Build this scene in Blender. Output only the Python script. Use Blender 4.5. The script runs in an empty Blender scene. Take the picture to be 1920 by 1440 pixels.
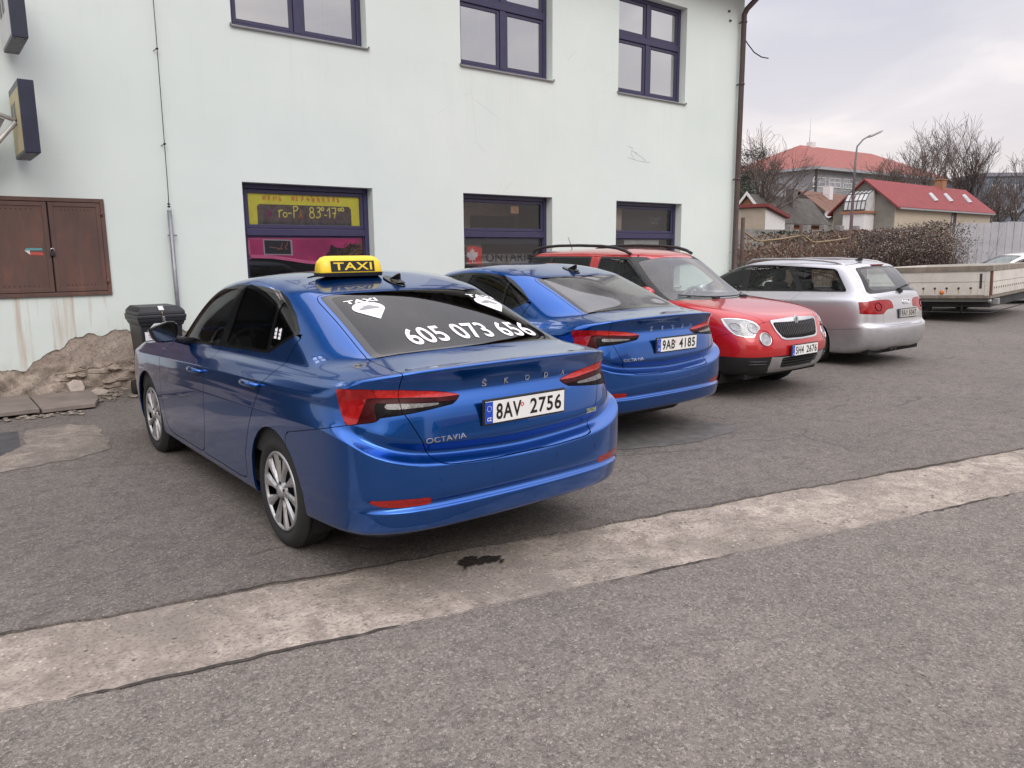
import bpy, bmesh, math, random
import numpy as np
from mathutils import Vector, Matrix
from mathutils.bvhtree import BVHTree

SC = bpy.context.scene
COL = SC.collection
rad = math.radians

# ------------------------------------------------------------------ camera
# world axes: X runs along the pale building's wall, Y goes into the wall, Z up
CAMZ = 1.61874
FPX = 1425.84                      # focal length in pixels of a 1920 px wide picture
CR = np.array([0.78471039, -0.61981437, -0.00773002])
CD = np.array([-0.11147901, -0.12884783, -0.98537844])
CF = np.array([0.60975572, 0.77409843, -0.17020452])
cam = bpy.data.objects.new("camera", bpy.data.cameras.new("camera"))
COL.objects.link(cam)
cam.data.sensor_width = 36.0
cam.data.lens = 36.0 * FPX / 1920.0
cam.data.clip_start = 0.05
cam.data.clip_end = 3000
cam.matrix_world = Matrix([[CR[0], -CD[0], -CF[0], 0], [CR[1], -CD[1], -CF[1], 0], [CR[2], -CD[2], -CF[2], CAMZ], [0, 0, 0, 1]])
SC.camera = cam


def at(u, v, d):
    """the point that lies d metres in front of the camera in the direction of photo pixel (u, v)"""
    p = d * ((u - 960) / FPX * CR + (v - 720) / FPX * CD + CF)
    return Vector((p[0], p[1], p[2] + CAMZ))


# ------------------------------------------------------------------ sky and sun
W = bpy.data.worlds.new("World")
SC.world = W
W.use_nodes = True
SUN_EL, SUN_ROT = 38, 215


def sky_nodes():
    nt = W.node_tree
    nt.nodes.clear()
    n = nt.nodes.new
    L = nt.links.new
    out = n("ShaderNodeOutputWorld")
    bg = n("ShaderNodeBackground")
    sky = n("ShaderNodeTexSky")
    sky.sky_type = 'NISHITA'
    sky.sun_disc = False
    sky.sun_elevation = rad(SUN_EL)
    sky.sun_rotation = rad(SUN_ROT)
    sky.dust_density = 4
    tc = n("ShaderNodeTexCoord")
    sep = n("ShaderNodeSeparateXYZ")
    L(tc.outputs['Generated'], sep.inputs[0])
    # flatten the direction onto a cloud ceiling so that clouds grow smaller towards the horizon
    mz = n("ShaderNodeMath"); mz.operation = 'MAXIMUM'; mz.inputs[1].default_value = 0.02
    L(sep.outputs[2], mz.inputs[0])
    ad = n("ShaderNodeMath"); ad.operation = 'ADD'; ad.inputs[1].default_value = 0.16
    L(mz.outputs[0], ad.inputs[0])
    dv = n("ShaderNodeVectorMath"); dv.operation = 'DIVIDE'
    cmb = n("ShaderNodeCombineXYZ")
    for i in range(3):
        L(ad.outputs[0], cmb.inputs[i])
    L(tc.outputs['Generated'], dv.inputs[0]); L(cmb.outputs[0], dv.inputs[1])
    no = n("ShaderNodeTexNoise"); no.inputs['Scale'].default_value = 1.25; no.inputs['Detail'].default_value = 8
    no.inputs['Roughness'].default_value = 0.52; no.inputs['Distortion'].default_value = 0.5
    L(dv.outputs[0], no.inputs['Vector'])
    ramp = n("ShaderNodeValToRGB")
    e = ramp.color_ramp.elements
    e[0].position = 0.36; e[0].color = (0.52, 0.515, 0.575, 1)
    e[1].position = 0.66; e[1].color = (0.88, 0.815, 0.80, 1)
    m = ramp.color_ramp.elements.new(0.52); m.color = (0.64, 0.62, 0.65, 1)
    L(no.outputs['Fac'], ramp.inputs[0])
    # warm pale band near the horizon
    hr = n("ShaderNodeMapRange"); hr.inputs[1].default_value = 0.0; hr.inputs[2].default_value = 0.30
    hr.inputs[3].default_value = 0.8; hr.inputs[4].default_value = 0.0
    L(sep.outputs[2], hr.inputs[0])
    mixh = n("ShaderNodeMix"); mixh.data_type = 'RGBA'
    L(hr.outputs[0], mixh.inputs[0]); L(ramp.outputs[0], mixh.inputs[6]); mixh.inputs[7].default_value = (0.84, 0.735, 0.70, 1)
    # an overcast sky is brighter overhead than at the horizon
    br = n("ShaderNodeMapRange"); br.inputs[1].default_value = 0.28; br.inputs[2].default_value = 0.95
    br.inputs[3].default_value = 0.90; br.inputs[4].default_value = 2.9
    L(sep.outputs[2], br.inputs[0])
    mul = n("ShaderNodeVectorMath"); mul.operation = 'SCALE'
    L(mixh.outputs[2], mul.inputs[0]); L(br.outputs[0], mul.inputs['Scale'])
    sm = n("ShaderNodeVectorMath"); sm.operation = 'SCALE'; sm.inputs['Scale'].default_value = 0.018
    L(sky.outputs[0], sm.inputs[0])
    add = n("ShaderNodeVectorMath"); add.operation = 'ADD'
    m2 = n("ShaderNodeVectorMath"); m2.operation = 'SCALE'; m2.inputs['Scale'].default_value = 0.92
    L(mul.outputs[0], m2.inputs[0])
    L(m2.outputs[0], add.inputs[0]); L(sm.outputs[0], add.inputs[1])
    L(add.outputs[0], bg.inputs['Color'])
    bg.inputs['Strength'].default_value = 1.0
    L(bg.outputs[0], out.inputs[0])


sky_nodes()
sun = bpy.data.objects.new("sun", bpy.data.lights.new("sun", 'SUN'))
COL.objects.link(sun)
sun.data.energy = 0.9
sun.data.angle = rad(35)
sun.data.color = (1.0, 0.96, 0.91)
_d = Vector((-0.25, -0.75, 0.72)).normalized()      # direction towards the sun: behind and above the camera
sun.rotation_euler = _d.to_track_quat('Z', 'Y').to_euler()
SC.view_settings.view_transform = 'Standard'
SC.view_settings.look = 'None'
SC.view_settings.gamma = 1
SC.view_settings.exposure = 0.43

# ------------------------------------------------------------------ materials
MATS = {}


class NT:
    """small helper for building node trees"""
    def __init__(s, name):
        s.m = bpy.data.materials.new(name); s.m.use_nodes = True
        s.t = s.m.node_tree; s.t.nodes.clear()
        s.out = s.t.nodes.new("ShaderNodeOutputMaterial")
        s._obj = None

    def n(s, kind, **k):
        x = s.t.nodes.new("ShaderNode" + kind)
        for a, b in k.items():
            setattr(x, a, b)
        return x

    def l(s, a, b):
        s.t.links.new(a, b)

    def obj(s, scale=(1, 1, 1)):
        if s._obj is None:
            s._obj = s.n("TexCoord").outputs['Object']
        if scale == (1, 1, 1):
            return s._obj
        mp = s.n("Mapping"); mp.inputs['Scale'].default_value = scale
        s.l(s._obj, mp.inputs[0]); return mp.outputs[0]

    def noise(s, scale, detail=4, rough=0.55, dist=0.0, vec=None, stretch=(1, 1, 1)):
        x = s.n("TexNoise"); x.inputs['Scale'].default_value = scale; x.inputs['Detail'].default_value = detail
        x.inputs['Roughness'].default_value = rough; x.inputs['Distortion'].default_value = dist
        s.l(vec or s.obj(stretch), x.inputs['Vector']); return x.outputs['Fac']

    def vor(s, scale, feature='F1', out='Distance', stretch=(1, 1, 1)):
        x = s.n("TexVoronoi"); x.feature = feature; x.inputs['Scale'].default_value = scale
        s.l(s.obj(stretch), x.inputs['Vector']); return x.outputs[out]

    def ramp(s, fac, stops):
        r = s.n("ValToRGB"); e = r.color_ramp.elements
        while len(e) < len(stops):
            e.new(0.5)
        for i, (p, c) in enumerate(stops):
            e[i].position = p; c = (c, c, c) if not hasattr(c, '__len__') else c; e[i].color = (*c, 1)
        s.l(fac, r.inputs[0]); return r.outputs[0]

    def mix(s, fac, a, b, mode='MIX'):
        x = s.n("Mix", data_type='RGBA', blend_type=mode)
        for i, q in ((0, fac), (6, a), (7, b)):
            if hasattr(q, 'links') or hasattr(q, 'is_linked'):
                s.l(q, x.inputs[i])
            elif i == 0:
                x.inputs[0].default_value = q
            else:
                x.inputs[i].default_value = (*q, 1)
        return x.outputs[2]

    def math(s, op, a, b=0.0, clamp=False):
        x = s.n("Math", operation=op, use_clamp=clamp)
        for i, q in ((0, a), (1, b)):
            if hasattr(q, 'is_linked'):
                s.l(q, x.inputs[i])
            else:
                x.inputs[i].default_value = q
        return x.outputs[0]

    def xyz(s):
        x = s.n("SeparateXYZ"); s.l(s.obj(), x.inputs[0]); return x.outputs

    def bump(s, h, strength=0.3, dist=0.01):
        b = s.n("Bump"); b.inputs['Strength'].default_value = strength; b.inputs['Distance'].default_value = dist
        s.l(h, b.inputs['Height']); return b.outputs[0]

    def bsdf(s, color, rough=0.6, metal=0.0, normal=None, **k):
        p = s.n("BsdfPrincipled")
        for key, q in (('Base Color', color), ('Roughness', rough), ('Metallic', metal)):
            if hasattr(q, 'is_linked'):
                s.l(q, p.inputs[key])
            elif key == 'Base Color':
                p.inputs[key].default_value = (*q, 1)
            else:
                p.inputs[key].default_value = q
        for key, q in k.items():
            p.inputs[key.replace('_', ' ')].default_value = q
        if normal is not None:
            s.l(normal, p.inputs['Normal'])
        s.l(p.outputs[0], s.out.inputs[0]); return p


def plain(name, col, rough=0.6, metal=0.0, var=0.12, scale=8, bump=0.0, bscale=60, **k):
    """a plain material with some uneven tone and roughness"""
    if name in MATS:
        return MATS[name]
    t = NT(name)
    f = t.noise(scale, 5)
    c = t.ramp(f, [(0.3, tuple(x * (1 - var) for x in col)), (0.7, tuple(min(1, x * (1 + var)) for x in col))])
    nm = t.bump(t.noise(bscale, 3), bump, 0.004) if bump else None
    t.bsdf(c, rough, metal, nm, **k)
    MATS[name] = t.m
    return t.m


def paint(name, col, metal=0.5, rough=0.32, coat=1.0, dirt=0.25):
    t = NT(name)
    fl = t.vor(900, 'F1', 'Distance')
    c = t.mix(t.ramp(fl, [(0.2, 0.0), (0.6, 0.35)]), col, tuple(min(1, x * 1.35) for x in col))
    z = t.xyz()[2]
    low = t.math('SUBTRACT', 1.0, t.math('MULTIPLY', z, 1.35), True)        # road film on the lower body
    d = t.math('MULTIPLY', t.math('MULTIPLY', low, t.ramp(t.noise(7, 6), [(0.35, 0.0), (0.75, 1.0)])), dirt)
    c2 = t.mix(d, c, (0.16, 0.14, 0.12))
    p = t.bsdf(c2, rough, metal)
    p.inputs['Coat Weight'].default_value = coat
    r = t.math('ADD', t.math('MULTIPLY', d, 0.8), 0.025)
    t.l(r, p.inputs['Coat Roughness']); p.inputs['Coat IOR'].default_value = 1.5
    MATS[name] = t.m
    return t.m


def glass(name, tint, ior=1.5, dust=0.0, rough=0.0, mult=1.5):
    t = NT(name)
    tr = t.n("BsdfTransparent"); tr.inputs[0].default_value = (*tint, 1)
    gl = t.n("BsdfGlossy"); gl.inputs['Roughness'].default_value = rough
    fr = t.n("Fresnel"); fr.inputs[0].default_value = ior
    fac = t.math('MULTIPLY', fr.outputs[0], mult, True)
    mx = t.n("MixShader"); t.l(fac, mx.inputs[0]); t.l(tr.outputs[0], mx.inputs[1]); t.l(gl.outputs[0], mx.inputs[2])
    res = mx.outputs[0]
    if dust:
        df = t.n("BsdfDiffuse"); df.inputs[0].default_value = (0.55, 0.55, 0.55, 1)
        m2 = t.n("MixShader"); t.l(t.math('MULTIPLY', t.noise(3, 5), dust * 2), m2.inputs[0])
        t.l(res, m2.inputs[1]); t.l(df.outputs[0], m2.inputs[2]); res = m2.outputs[0]
    t.l(res, t.out.inputs[0])
    MATS[name] = t.m
    return t.m


def lens(name, col, rough=.12, facets=60, strength=.5, coat=.6, spec=.3):
    t = NT(name)
    v = t.vor(facets, 'F1', 'Color')
    c = t.mix(t.ramp(v, [(0.2, .0), (.9, .6)]), col, tuple(min(1, q * 1.9 + .01) for q in col))
    h = t.vor(facets, 'F1', 'Distance')
    p = t.bsdf(c, rough, 0, t.bump(h, strength, .004))
    p.inputs['Coat Weight'].default_value = coat; p.inputs['Coat Roughness'].default_value = .02; p.inputs['Specular IOR Level'].default_value = spec
    MATS[name] = t.m
    return t.m


# ------------------------------------------------------------------ objects, things, parts
def tag(o, label=None, cat=None, group=None, kind=None):
    for k, v in (('label', label), ('category', cat), ('group', group), ('kind', kind)):
        if v:
            o[k] = v
    return o


def thing(name, label, cat, loc=(0, 0, 0), rz=0.0, group=None):
    o = bpy.data.objects.new(name, None)
    o.empty_display_size = 0.2
    COL.objects.link(o)
    o.location = loc; o.rotation_euler = (0, 0, rz)
    return tag(o, label, cat, group)


def copy_tree(o, parent=None):
    c = o.copy(); COL.objects.link(c)
    if parent is not None:
        c.parent = parent
    for ch in list(o.children):
        copy_tree(ch, c)
    return c


class MB:
    """collects boxes, tubes, lathes and polygons into one mesh"""
    def __init__(s):
        s.v = []; s.f = []; s.sm = []

    def add(s, V, F, smooth=False):
        b = len(s.v); s.v += [tuple(map(float, p)) for p in V]
        s.f += [tuple(b + i for i in f) for f in F]; s.sm += [smooth] * len(F)
        return s

    def box(s, c, d, rot=None):
        x, y, z = d[0] / 2, d[1] / 2, d[2] / 2
        V = [Vector((a * x, b * y, e * z)) for a in (-1, 1) for b in (-1, 1) for e in (-1, 1)]
        if rot is not None:
            V = [rot @ p for p in V]
        V = [p + Vector(c) for p in V]
        return s.add(V, [(0, 1, 3, 2), (4, 6, 7, 5), (0, 4, 5, 1), (2, 3, 7, 6), (0, 2, 6, 4), (1, 5, 7, 3)])

    def bx(s, x0, x1, y0, y1, z0, z1):
        return s.box(((x0 + x1) / 2, (y0 + y1) / 2, (z0 + z1) / 2), (x1 - x0, y1 - y0, z1 - z0))

    def quad(s, *p):
        return s.add(p, [tuple(range(len(p)))])

    def prism(s, pts, ext):
        """polygon of 3-D points pushed along ext"""
        n = len(pts); e = Vector(ext); P = [Vector(p) for p in pts]
        V = P + [p + e for p in P]
        return s.add(V, [tuple(range(n - 1, -1, -1)), tuple(range(n, 2 * n))] + [(i, (i + 1) % n, n + (i + 1) % n, n + i) for i in range(n)])

    def tube(s, pts, r, n=8, caps=True, smooth=True):
        P = [Vector(p) for p in pts]; m = len(P)
        R = r if hasattr(r, '__len__') else [r] * m
        V = []
        t0 = (P[1] - P[0]).normalized()
        up = Vector((0, 0, 1)) if abs(t0.z) < 0.9 else Vector((1, 0, 0))
        a = t0.cross(up).normalized()
        for i in range(m):
            t = ((P[min(i + 1, m - 1)] - P[i]).normalized() + (P[i] - P[max(i - 1, 0)]).normalized())
            t = t.normalized() if t.length > 1e-6 else t0
            a = (a - t * a.dot(t)).normalized(); b = t.cross(a)
            V += [P[i] + (a * math.cos(k * 2 * math.pi / n) + b * math.sin(k * 2 * math.pi / n)) * R[i] for k in range(n)]
        F = [(i * n + k, i * n + (k + 1) % n, (i + 1) * n + (k + 1) % n, (i + 1) * n + k) for i in range(m - 1) for k in range(n)]
        s.add(V, F, smooth)
        if caps:
            b0 = len(s.v) - len(V)
            s.f += [tuple(b0 + k for k in range(n - 1, -1, -1)), tuple(b0 + (m - 1) * n + k for k in range(n))]; s.sm += [False, False]
        return s

    def lathe(s, prof, n=32, axis='z', c=(0, 0, 0), smooth=True, closed=False):
        """profile of (radius, height) pairs turned about an axis through c"""
        V = []; m = len(prof)
        for r, h in prof:
            for k in range(n):
                a = 2 * math.pi * k / n; x, y = r * math.cos(a), r * math.sin(a)
                V.append({'z': (x, y, h), 'y': (x, h, y), 'x': (h, x, y)}[axis])
        V = [Vector(p) + Vector(c) for p in V]
        rng = range(m if closed else m - 1)
        F = [(i * n + k, i * n + (k + 1) % n, ((i + 1) % m) * n + (k + 1) % n, ((i + 1) % m) * n + k) for i in rng for k in range(n)]
        return s.add(V, F, smooth)

    def sheet(s, poly, z=0.0):
        return s.add([(p[0], p[1], z) for p in poly], [tuple(range(len(poly)))])

    def build(s, name, mat, parent=None, bevel=0.0, seg=2, smooth=None, kind=None, fix=True):
        me = bpy.data.meshes.new(name)
        me.from_pydata(s.v, [], s.f)
        if fix:
            bm = bmesh.new(); bm.from_mesh(me); bmesh.ops.recalc_face_normals(bm, faces=bm.faces); bm.to_mesh(me); bm.free()
        me.polygons.foreach_set('use_smooth', s.sm if smooth is None else [smooth] * len(s.f))
        o = bpy.data.objects.new(name, me); COL.objects.link(o)
        for q in (mat if isinstance(mat, (list, tuple)) else [mat]):
            me.materials.append(q)
        if parent is not None:
            o.parent = parent
        if bevel:
            b = o.modifiers.new('bevel', 'BEVEL'); b.width = bevel; b.segments = seg; b.limit_method = 'ANGLE'; b.angle_limit = rad(40)
        if kind:
            o['kind'] = kind
        return o


def rounded(name, mat, parent, c, d, lv=2, crease=0.0, taper=None):
    """a soft cushion-like block"""
    m = MB().box((0, 0, 0), d)
    o = m.build(name, mat, parent, smooth=True)
    if taper:
        for v in o.data.vertices:
            if v.co.z > 0:
                v.co.x *= taper[0]; v.co.y *= taper[1]
    o.location = c
    b = o.modifiers.new('bevel', 'BEVEL'); b.width = min(d) * 0.32; b.segments = 4
    return o


FONT_CACHE = {}


def text_geo(txt, size=1.0, bold=0.0, sx=1.0, extrude=0.0, spacing=1.0):
    """flat letters centred on the origin: vertices (n,3) and faces"""
    key = (txt, size, bold, sx, extrude, spacing)
    if key not in FONT_CACHE:
        cu = bpy.data.curves.new('letters', 'FONT'); cu.body = txt; cu.size = size; cu.offset = bold * size
        cu.extrude = extrude; cu.align_x = 'CENTER'; cu.align_y = 'CENTER'; cu.space_character = spacing
        cu.resolution_u = 5
        ob = bpy.data.objects.new('letters', cu)
        me = ob.to_mesh()
        V = np.array([v.co[:] for v in me.vertices]) if len(me.vertices) else np.zeros((0, 3))
        F = [tuple(p.vertices) for p in me.polygons]
        ob.to_mesh_clear(); bpy.data.objects.remove(ob); bpy.data.curves.remove(cu)
        if len(V):
            V[:, :2] -= (V[:, :2].max(0) + V[:, :2].min(0)) / 2
            V[:, 0] *= sx
        FONT_CACHE[key] = (V, F)
    return FONT_CACHE[key]


def letters(mb, txt, o, ux, uy, size, bold=0.0, sx=1.0, extrude=0.0, spacing=1.0, height=None, width=None):
    """letters on the plane o + a*ux + b*uy; height/width rescale the block to real measures"""
    V, F = text_geo(txt, size, bold, sx, extrude, spacing)
    V = V.copy()
    if height:
        V[:, 1] *= height / (V[:, 1].max() - V[:, 1].min())
    if width:
        V[:, 0] *= width / (V[:, 0].max() - V[:, 0].min())
    ux, uy = Vector(ux), Vector(uy); n = ux.cross(uy)
    mb.add([Vector(o) + ux * p[0] + uy * p[1] + n * p[2] for p in V], F)
    return mb
# ------------------------------------------------------------------ ground
def asphalt(name, base, stone, dark, blotch=.5, fleck=.5, bumpk=.5, crack=.6):
    t = NT(name)
    big = t.noise(.45, 6, .65)
    mid = t.noise(6.5, 7, .72, .25, stretch=(1, 1.35, 1))
    mot = t.noise(42, 8, .85)
    cell = t.n('SeparateColor'); t.l(t.vor(95, 'F1', 'Color'), cell.inputs[0])
    fine = t.noise(150, 3, .75)
    gr = t.vor(190, 'F1', 'Color')
    gd = t.vor(190, 'F1', 'Distance')
    big2 = t.noise(1.7, 6, .7, .6, stretch=(1, .6, 1))
    c = t.ramp(big, [(.3, tuple(x * .76 for x in base)), (.7, tuple(x * 1.18 for x in base))])
    c = t.mix(t.ramp(big2, [(.55, 0.0), (.75, .42)]), c, tuple(x * .55 for x in base))
    c = t.mix(t.ramp(big2, [(.25, .35), (.42, 0.0)]), c, (base[0] * 1.3, base[1] * 1.25, base[2] * 1.12))
    c = t.mix(t.ramp(mid, [(.47, 0.0), (.62, blotch)]), c, dark)
    c = t.mix(t.ramp(mot, [(.34, .85), (.48, .25), (.56, 0.0)]), c, tuple(x * .40 for x in base))
    c = t.mix(t.ramp(mot, [(.54, 0.0), (.70, .55)]), c, tuple(min(.8, x * 1.5) for x in base))
    c = t.mix(.75, c, t.ramp(cell.outputs[0], [(.0, .42), (.30, .80), (.70, 1.0), (1.0, 1.0)]), 'MULTIPLY')
    c = t.mix(t.ramp(cell.outputs[1], [(.80, 0.0), (1.0, .55)]), c, tuple(min(.8, x * 1.8) for x in base))
    c = t.mix(t.ramp(fine, [(.36, .7), (.52, 0.0)]), c, tuple(x * .40 for x in base))
    c = t.mix(t.math('MULTIPLY', t.ramp(gr, [(.60, 0.0), (.95, fleck)]), t.ramp(gd, [(.25, 1.0), (.5, 0.0)])), c, stone)
    sp = t.vor(21, 'F1', 'Distance'); sc = t.vor(21, 'F1', 'Color')
    c = t.mix(t.math('MULTIPLY', t.ramp(sp, [(.05, .85), (.075, 0.0)]), t.ramp(sc, [(.5, 0.0), (.6, 1.0)])), c, (.58, .54, .49))
    wv = t.n("Mapping"); wn = t.n("TexNoise"); wn.inputs['Scale'].default_value = 2.2; wn.inputs['Detail'].default_value = 5; t.l(t.obj(), wn.inputs['Vector'])
    va = t.n("VectorMath", operation='MULTIPLY_ADD'); t.l(wn.outputs['Color'], va.inputs[0]); va.inputs[1].default_value = (.35, .35, 0); t.l(t.obj(), va.inputs[2])
    cv = t.n("TexVoronoi"); cv.feature = 'DISTANCE_TO_EDGE'; cv.inputs['Scale'].default_value = .42; t.l(va.outputs[0], cv.inputs['Vector'])
    cm = t.math('MULTIPLY', t.ramp(cv.outputs['Distance'], [(.0018, crack), (.006, 0.0)]), t.ramp(t.noise(.8, 3), [(.48, 0.0), (.56, 1.0)]))
    c = t.mix(cm, c, tuple(x * .25 for x in base))
    h = t.math('ADD', t.math('MULTIPLY', gd, .5), t.math('ADD', t.math('MULTIPLY', fine, .4), t.math('SUBTRACT', t.math('MULTIPLY', mot, .8), cm)))
    t.bsdf(c, .9, 0, t.bump(h, bumpk, .010))
    MATS[name] = t.m
    return t.m


A_PARK = asphalt('old_asphalt', (.182, .159, .140), (.40, .36, .33), (.078, .067, .059), .62)
A_ROAD = asphalt('road_asphalt', (.218, .191, .168), (.50, .45, .405), (.106, .090, .079), .50, fleck=.75, crack=.22)
def concrete(name='rough_concrete', k=.92):
    t = NT(name)
    big = t.noise(1.1, 6, .65); mid = t.noise(7, 7, .68, .8); fine = t.noise(60, 4, .65)
    v = t.vor(55, 'F1', 'Distance'); vc = t.vor(55, 'F1', 'Color')
    c = t.ramp(mid, [(.34, (.23, .195, .168)), (.50, (.38, .33, .285)), (.64, (.52, .455, .395))])
    c = t.mix(t.ramp(big, [(.38, .85), (.60, 0.0)]), c, (.22, .19, .168))
    c = t.mix(t.ramp(fine, [(.34, .7), (.50, 0.0)]), c, (.12, .10, .088))
    c = t.mix(t.math('MULTIPLY', t.ramp(vc, [(.72, 0.0), (.9, .8)]), t.ramp(v, [(.2, 1.0), (.45, 0.0)])), c, (.66, .60, .53))
    pit = t.vor(15, 'F1', 'Distance', stretch=(1, 1.8, 1)); pn = t.noise(3, 3)
    pm = t.math('MULTIPLY', t.ramp(pit, [(.10, 1.0), (.20, 0.0)]), t.ramp(pn, [(.45, 0.0), (.6, 1.0)]))
    c = t.mix(t.math('MULTIPLY', pm, .6), c, (.13, .105, .09))
    h = t.math('ADD', t.math('MULTIPLY', fine, .7), t.math('SUBTRACT', mid, t.math('MULTIPLY', pm, .8)))
    c = t.mix(1.0, c, (k, k * .985, k * .96), 'MULTIPLY')
    t.bsdf(c, .92, 0, t.bump(h, .8, .016)); MATS[name] = t.m
    return t.m


CONC = concrete()
rng = random.Random(5)


def ragged(p, q, n, amp, seed):
    """a line from p to q whose edge wanders like broken paving"""
    r = random.Random(seed); P = []
    dx, dy = q[0] - p[0], q[1] - p[1]; L = math.hypot(dx, dy); nx, ny = -dy / L, dx / L
    ph = [r.uniform(0, 6.28) for _ in range(6)]
    for i in range(n + 1):
        s = i / n; d = 0
        for k, (fr, a) in enumerate(((.35, .7), (.9, .5), (2.1, .35), (5.7, .35), (13, .28), (29, .22))):
            d += a * math.sin(s * L * fr + ph[k])
        d = d * amp + r.uniform(-.3, .3) * amp
        P.append((p[0] + dx * s + nx * d, p[1] + dy * s + ny * d))
    return P


def slab(name, mat, top, z, kind='structure', skirt=True):
    m = MB(); n = len(top)
    m.add([(x, y, z) for x, y in top], [tuple(range(n))])
    if skirt:
        m.add([(x, y, z) for x, y in top] + [(x, y, -.02) for x, y in top], [(i, (i + 1) % n, n + (i + 1) % n, n + i) for i in range(n)])
    o = m.build(name, mat, fix=False)
    # large polygons are cut into triangles here so that concave outlines fill correctly
    bm = bmesh.new(); bm.from_mesh(o.data); bmesh.ops.triangulate(bm, faces=[f for f in bm.faces if len(f.verts) > 4]); bmesh.ops.recalc_face_normals(bm, faces=bm.faces); bm.to_mesh(o.data); bm.free()
    for p in o.data.polygons:
        if p.normal.z < -.5:
            p.flip()
    o['kind'] = kind
    return o


g = MB().quad((-300, -300, 0), (900, -300, 0), (900, 900, 0), (-300, 900, 0)).build('ground', plain('bare_dirt', (.10, .09, .08), .95, var=.3, scale=.6, bump=.4, bscale=20)); tag(g, kind='structure')
# line between the car park and the concrete strip, and between the strip and the road
far_l = ragged((-7, 5.50), (26, -2.40), 900, .018, 3)
near_l = ragged((-7, 4.80), (26, -3.15), 900, .014, 8)
slab('parking_asphalt', A_PARK, far_l + [(60, -2.4), (60, 60), (-7, 60)], .014)
slab('concrete_strip', CONC, [(-7.2, 5.9), (26.2, -2.0), (26.2, -3.6), (-7.2, 4.4)], .004, skirt=False)
slab('road', A_ROAD, [(-7, -40), (60, -40), (60, -3.15)] + near_l[::-1], .012)


def crack_line(line, seed, w0, w1, z):
    r = random.Random(seed); m = MB(); V = []
    for i, (x, y) in enumerate(line):
        k = max(0, math.sin(i * .11 + seed) + .6 * math.sin(i * .037) + r.uniform(-.5, .5)); w = w0 + (w1 - w0) * min(1, k)
        V += [(x - .22 * w * .5, y - w * .5, z), (x + .22 * w * .5, y + w * .5, z)]
    m.add(V, [(2 * i, 2 * i + 2, 2 * i + 3, 2 * i + 1) for i in range(len(line) - 1)])
    o = m.build('joint_crack', plain('crack_dirt', (.045, .038, .033), .95, var=.5, scale=30), fix=False); o['kind'] = 'structure'
    for p in o.data.polygons:
        if p.normal.z < 0: p.flip()


crack_line([p for p in near_l if p[0] < 12], 3, .003, .022, .0165)
crack_line([p for p in far_l if p[0] < 12], 7, .002, .012, .0185)


def blob(cx, cy, rx, ry, n, amp, seed, rot=0):
    r = random.Random(seed); ph = [r.uniform(0, 6.28) for _ in range(5)]
    P = []
    for i in range(n):
        a = 2 * math.pi * i / n
        k = 1 + amp * sum(math.sin(a * f + ph[j]) / (j + 1.3) for j, f in enumerate((2, 3, 5, 8, 13)))
        x, y = rx * k * math.cos(a), ry * k * math.sin(a)
        P.append((cx + x * math.cos(rot) - y * math.sin(rot), cy + x * math.sin(rot) + y * math.cos(rot)))
    return P


WETD_SHADE = plain('wet_dirt_and_shade', (.020, .016, .014), .6, var=.6, scale=40, bump=1.0, bscale=60)  # wet debris, with the shade of the hole's depth put into the colour
for k, (bx_, by_, r1, r2) in enumerate(((2.209, 3.105, .095, .045), (2.27, 3.07, .045, .03), (2.14, 3.11, .05, .022), (2.20, 3.16, .035, .02), (2.30, 3.02, .018, .012), (2.10, 3.07, .015, .01))):
    slab('pothole', WETD_SHADE, blob(bx_, by_, r1 * .85, r2 * 1.15, 60, .45, 4 + k, -.25 + k), .0165 + .0004 * k, skirt=False)
slab('asphalt_patch', plain('grey_patch', (.105, .10, .096), .9, var=.25, scale=9, bump=.5, bscale=130), blob(5.05, 4.42, .85, .42, 60, .10, 12, -.1), .018, skirt=False)
def rough_ring(pts, amp, seed):
    P = []
    for k in range(len(pts)):
        P += ragged(pts[k], pts[(k + 1) % len(pts)], 14, amp, seed + k)[:-1]
    return P


slab('asphalt_patch', concrete('worn_concrete', .66), rough_ring(((-.2, 6.2), (.38, 6.70), (.85, 6.78), (1.16, 7.0), (1.24, 7.5), (1.26, 8.1), (1.10, 8.28), (.70, 8.22), (.64, 7.6), (.45, 7.3), (-.3, 7.0)), .035, 50), .018, skirt=False)
slab('asphalt_patch', plain('dark_patch', (.058, .058, .060), .85, var=.3, scale=7, bump=.5, bscale=110), [(-.9, 7.05), (.40, 7.26), (.61, 7.6), (.66, 8.28), (.1, 8.35), (-1, 8.3)], .0165, skirt=False)

# pavement slabs along the wall at the left
pav = MB()
for k in range(-6, 4):
    x0 = -.93 + k * .62; sk = .0
    if k == 3:
        pts = [(x0 + .01, 8.98), (x0 + .50, 8.99), (x0 + .60, 9.35), (x0 + .62, 9.98), (x0 + .01, 9.98)]
    else:
        pts = [(x0 + .01, 8.97), (x0 + .61, 8.97), (x0 + .61, 9.98), (x0 + .01, 9.98)]
    pav.prism([(x, y, .05 + .02 * math.sin(k * 1.7)) for x, y in pts], (0, 0, .045))
for k in range(-5, 2):
    x0 = -.85 + k * .55 + (.0)
    if k < 2:
        pav.prism([(x0, 8.60, .0), (x0 + .53, 8.60, 0), (x0 + .53, 8.93, 0), (x0, 8.93, 0)], (0, 0, .05))
tag(pav.build('pavement', plain('paving_slab', (.20, .165, .145), .9, var=.18, scale=5, bump=.35, bscale=90), bevel=.006), kind='structure')

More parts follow.
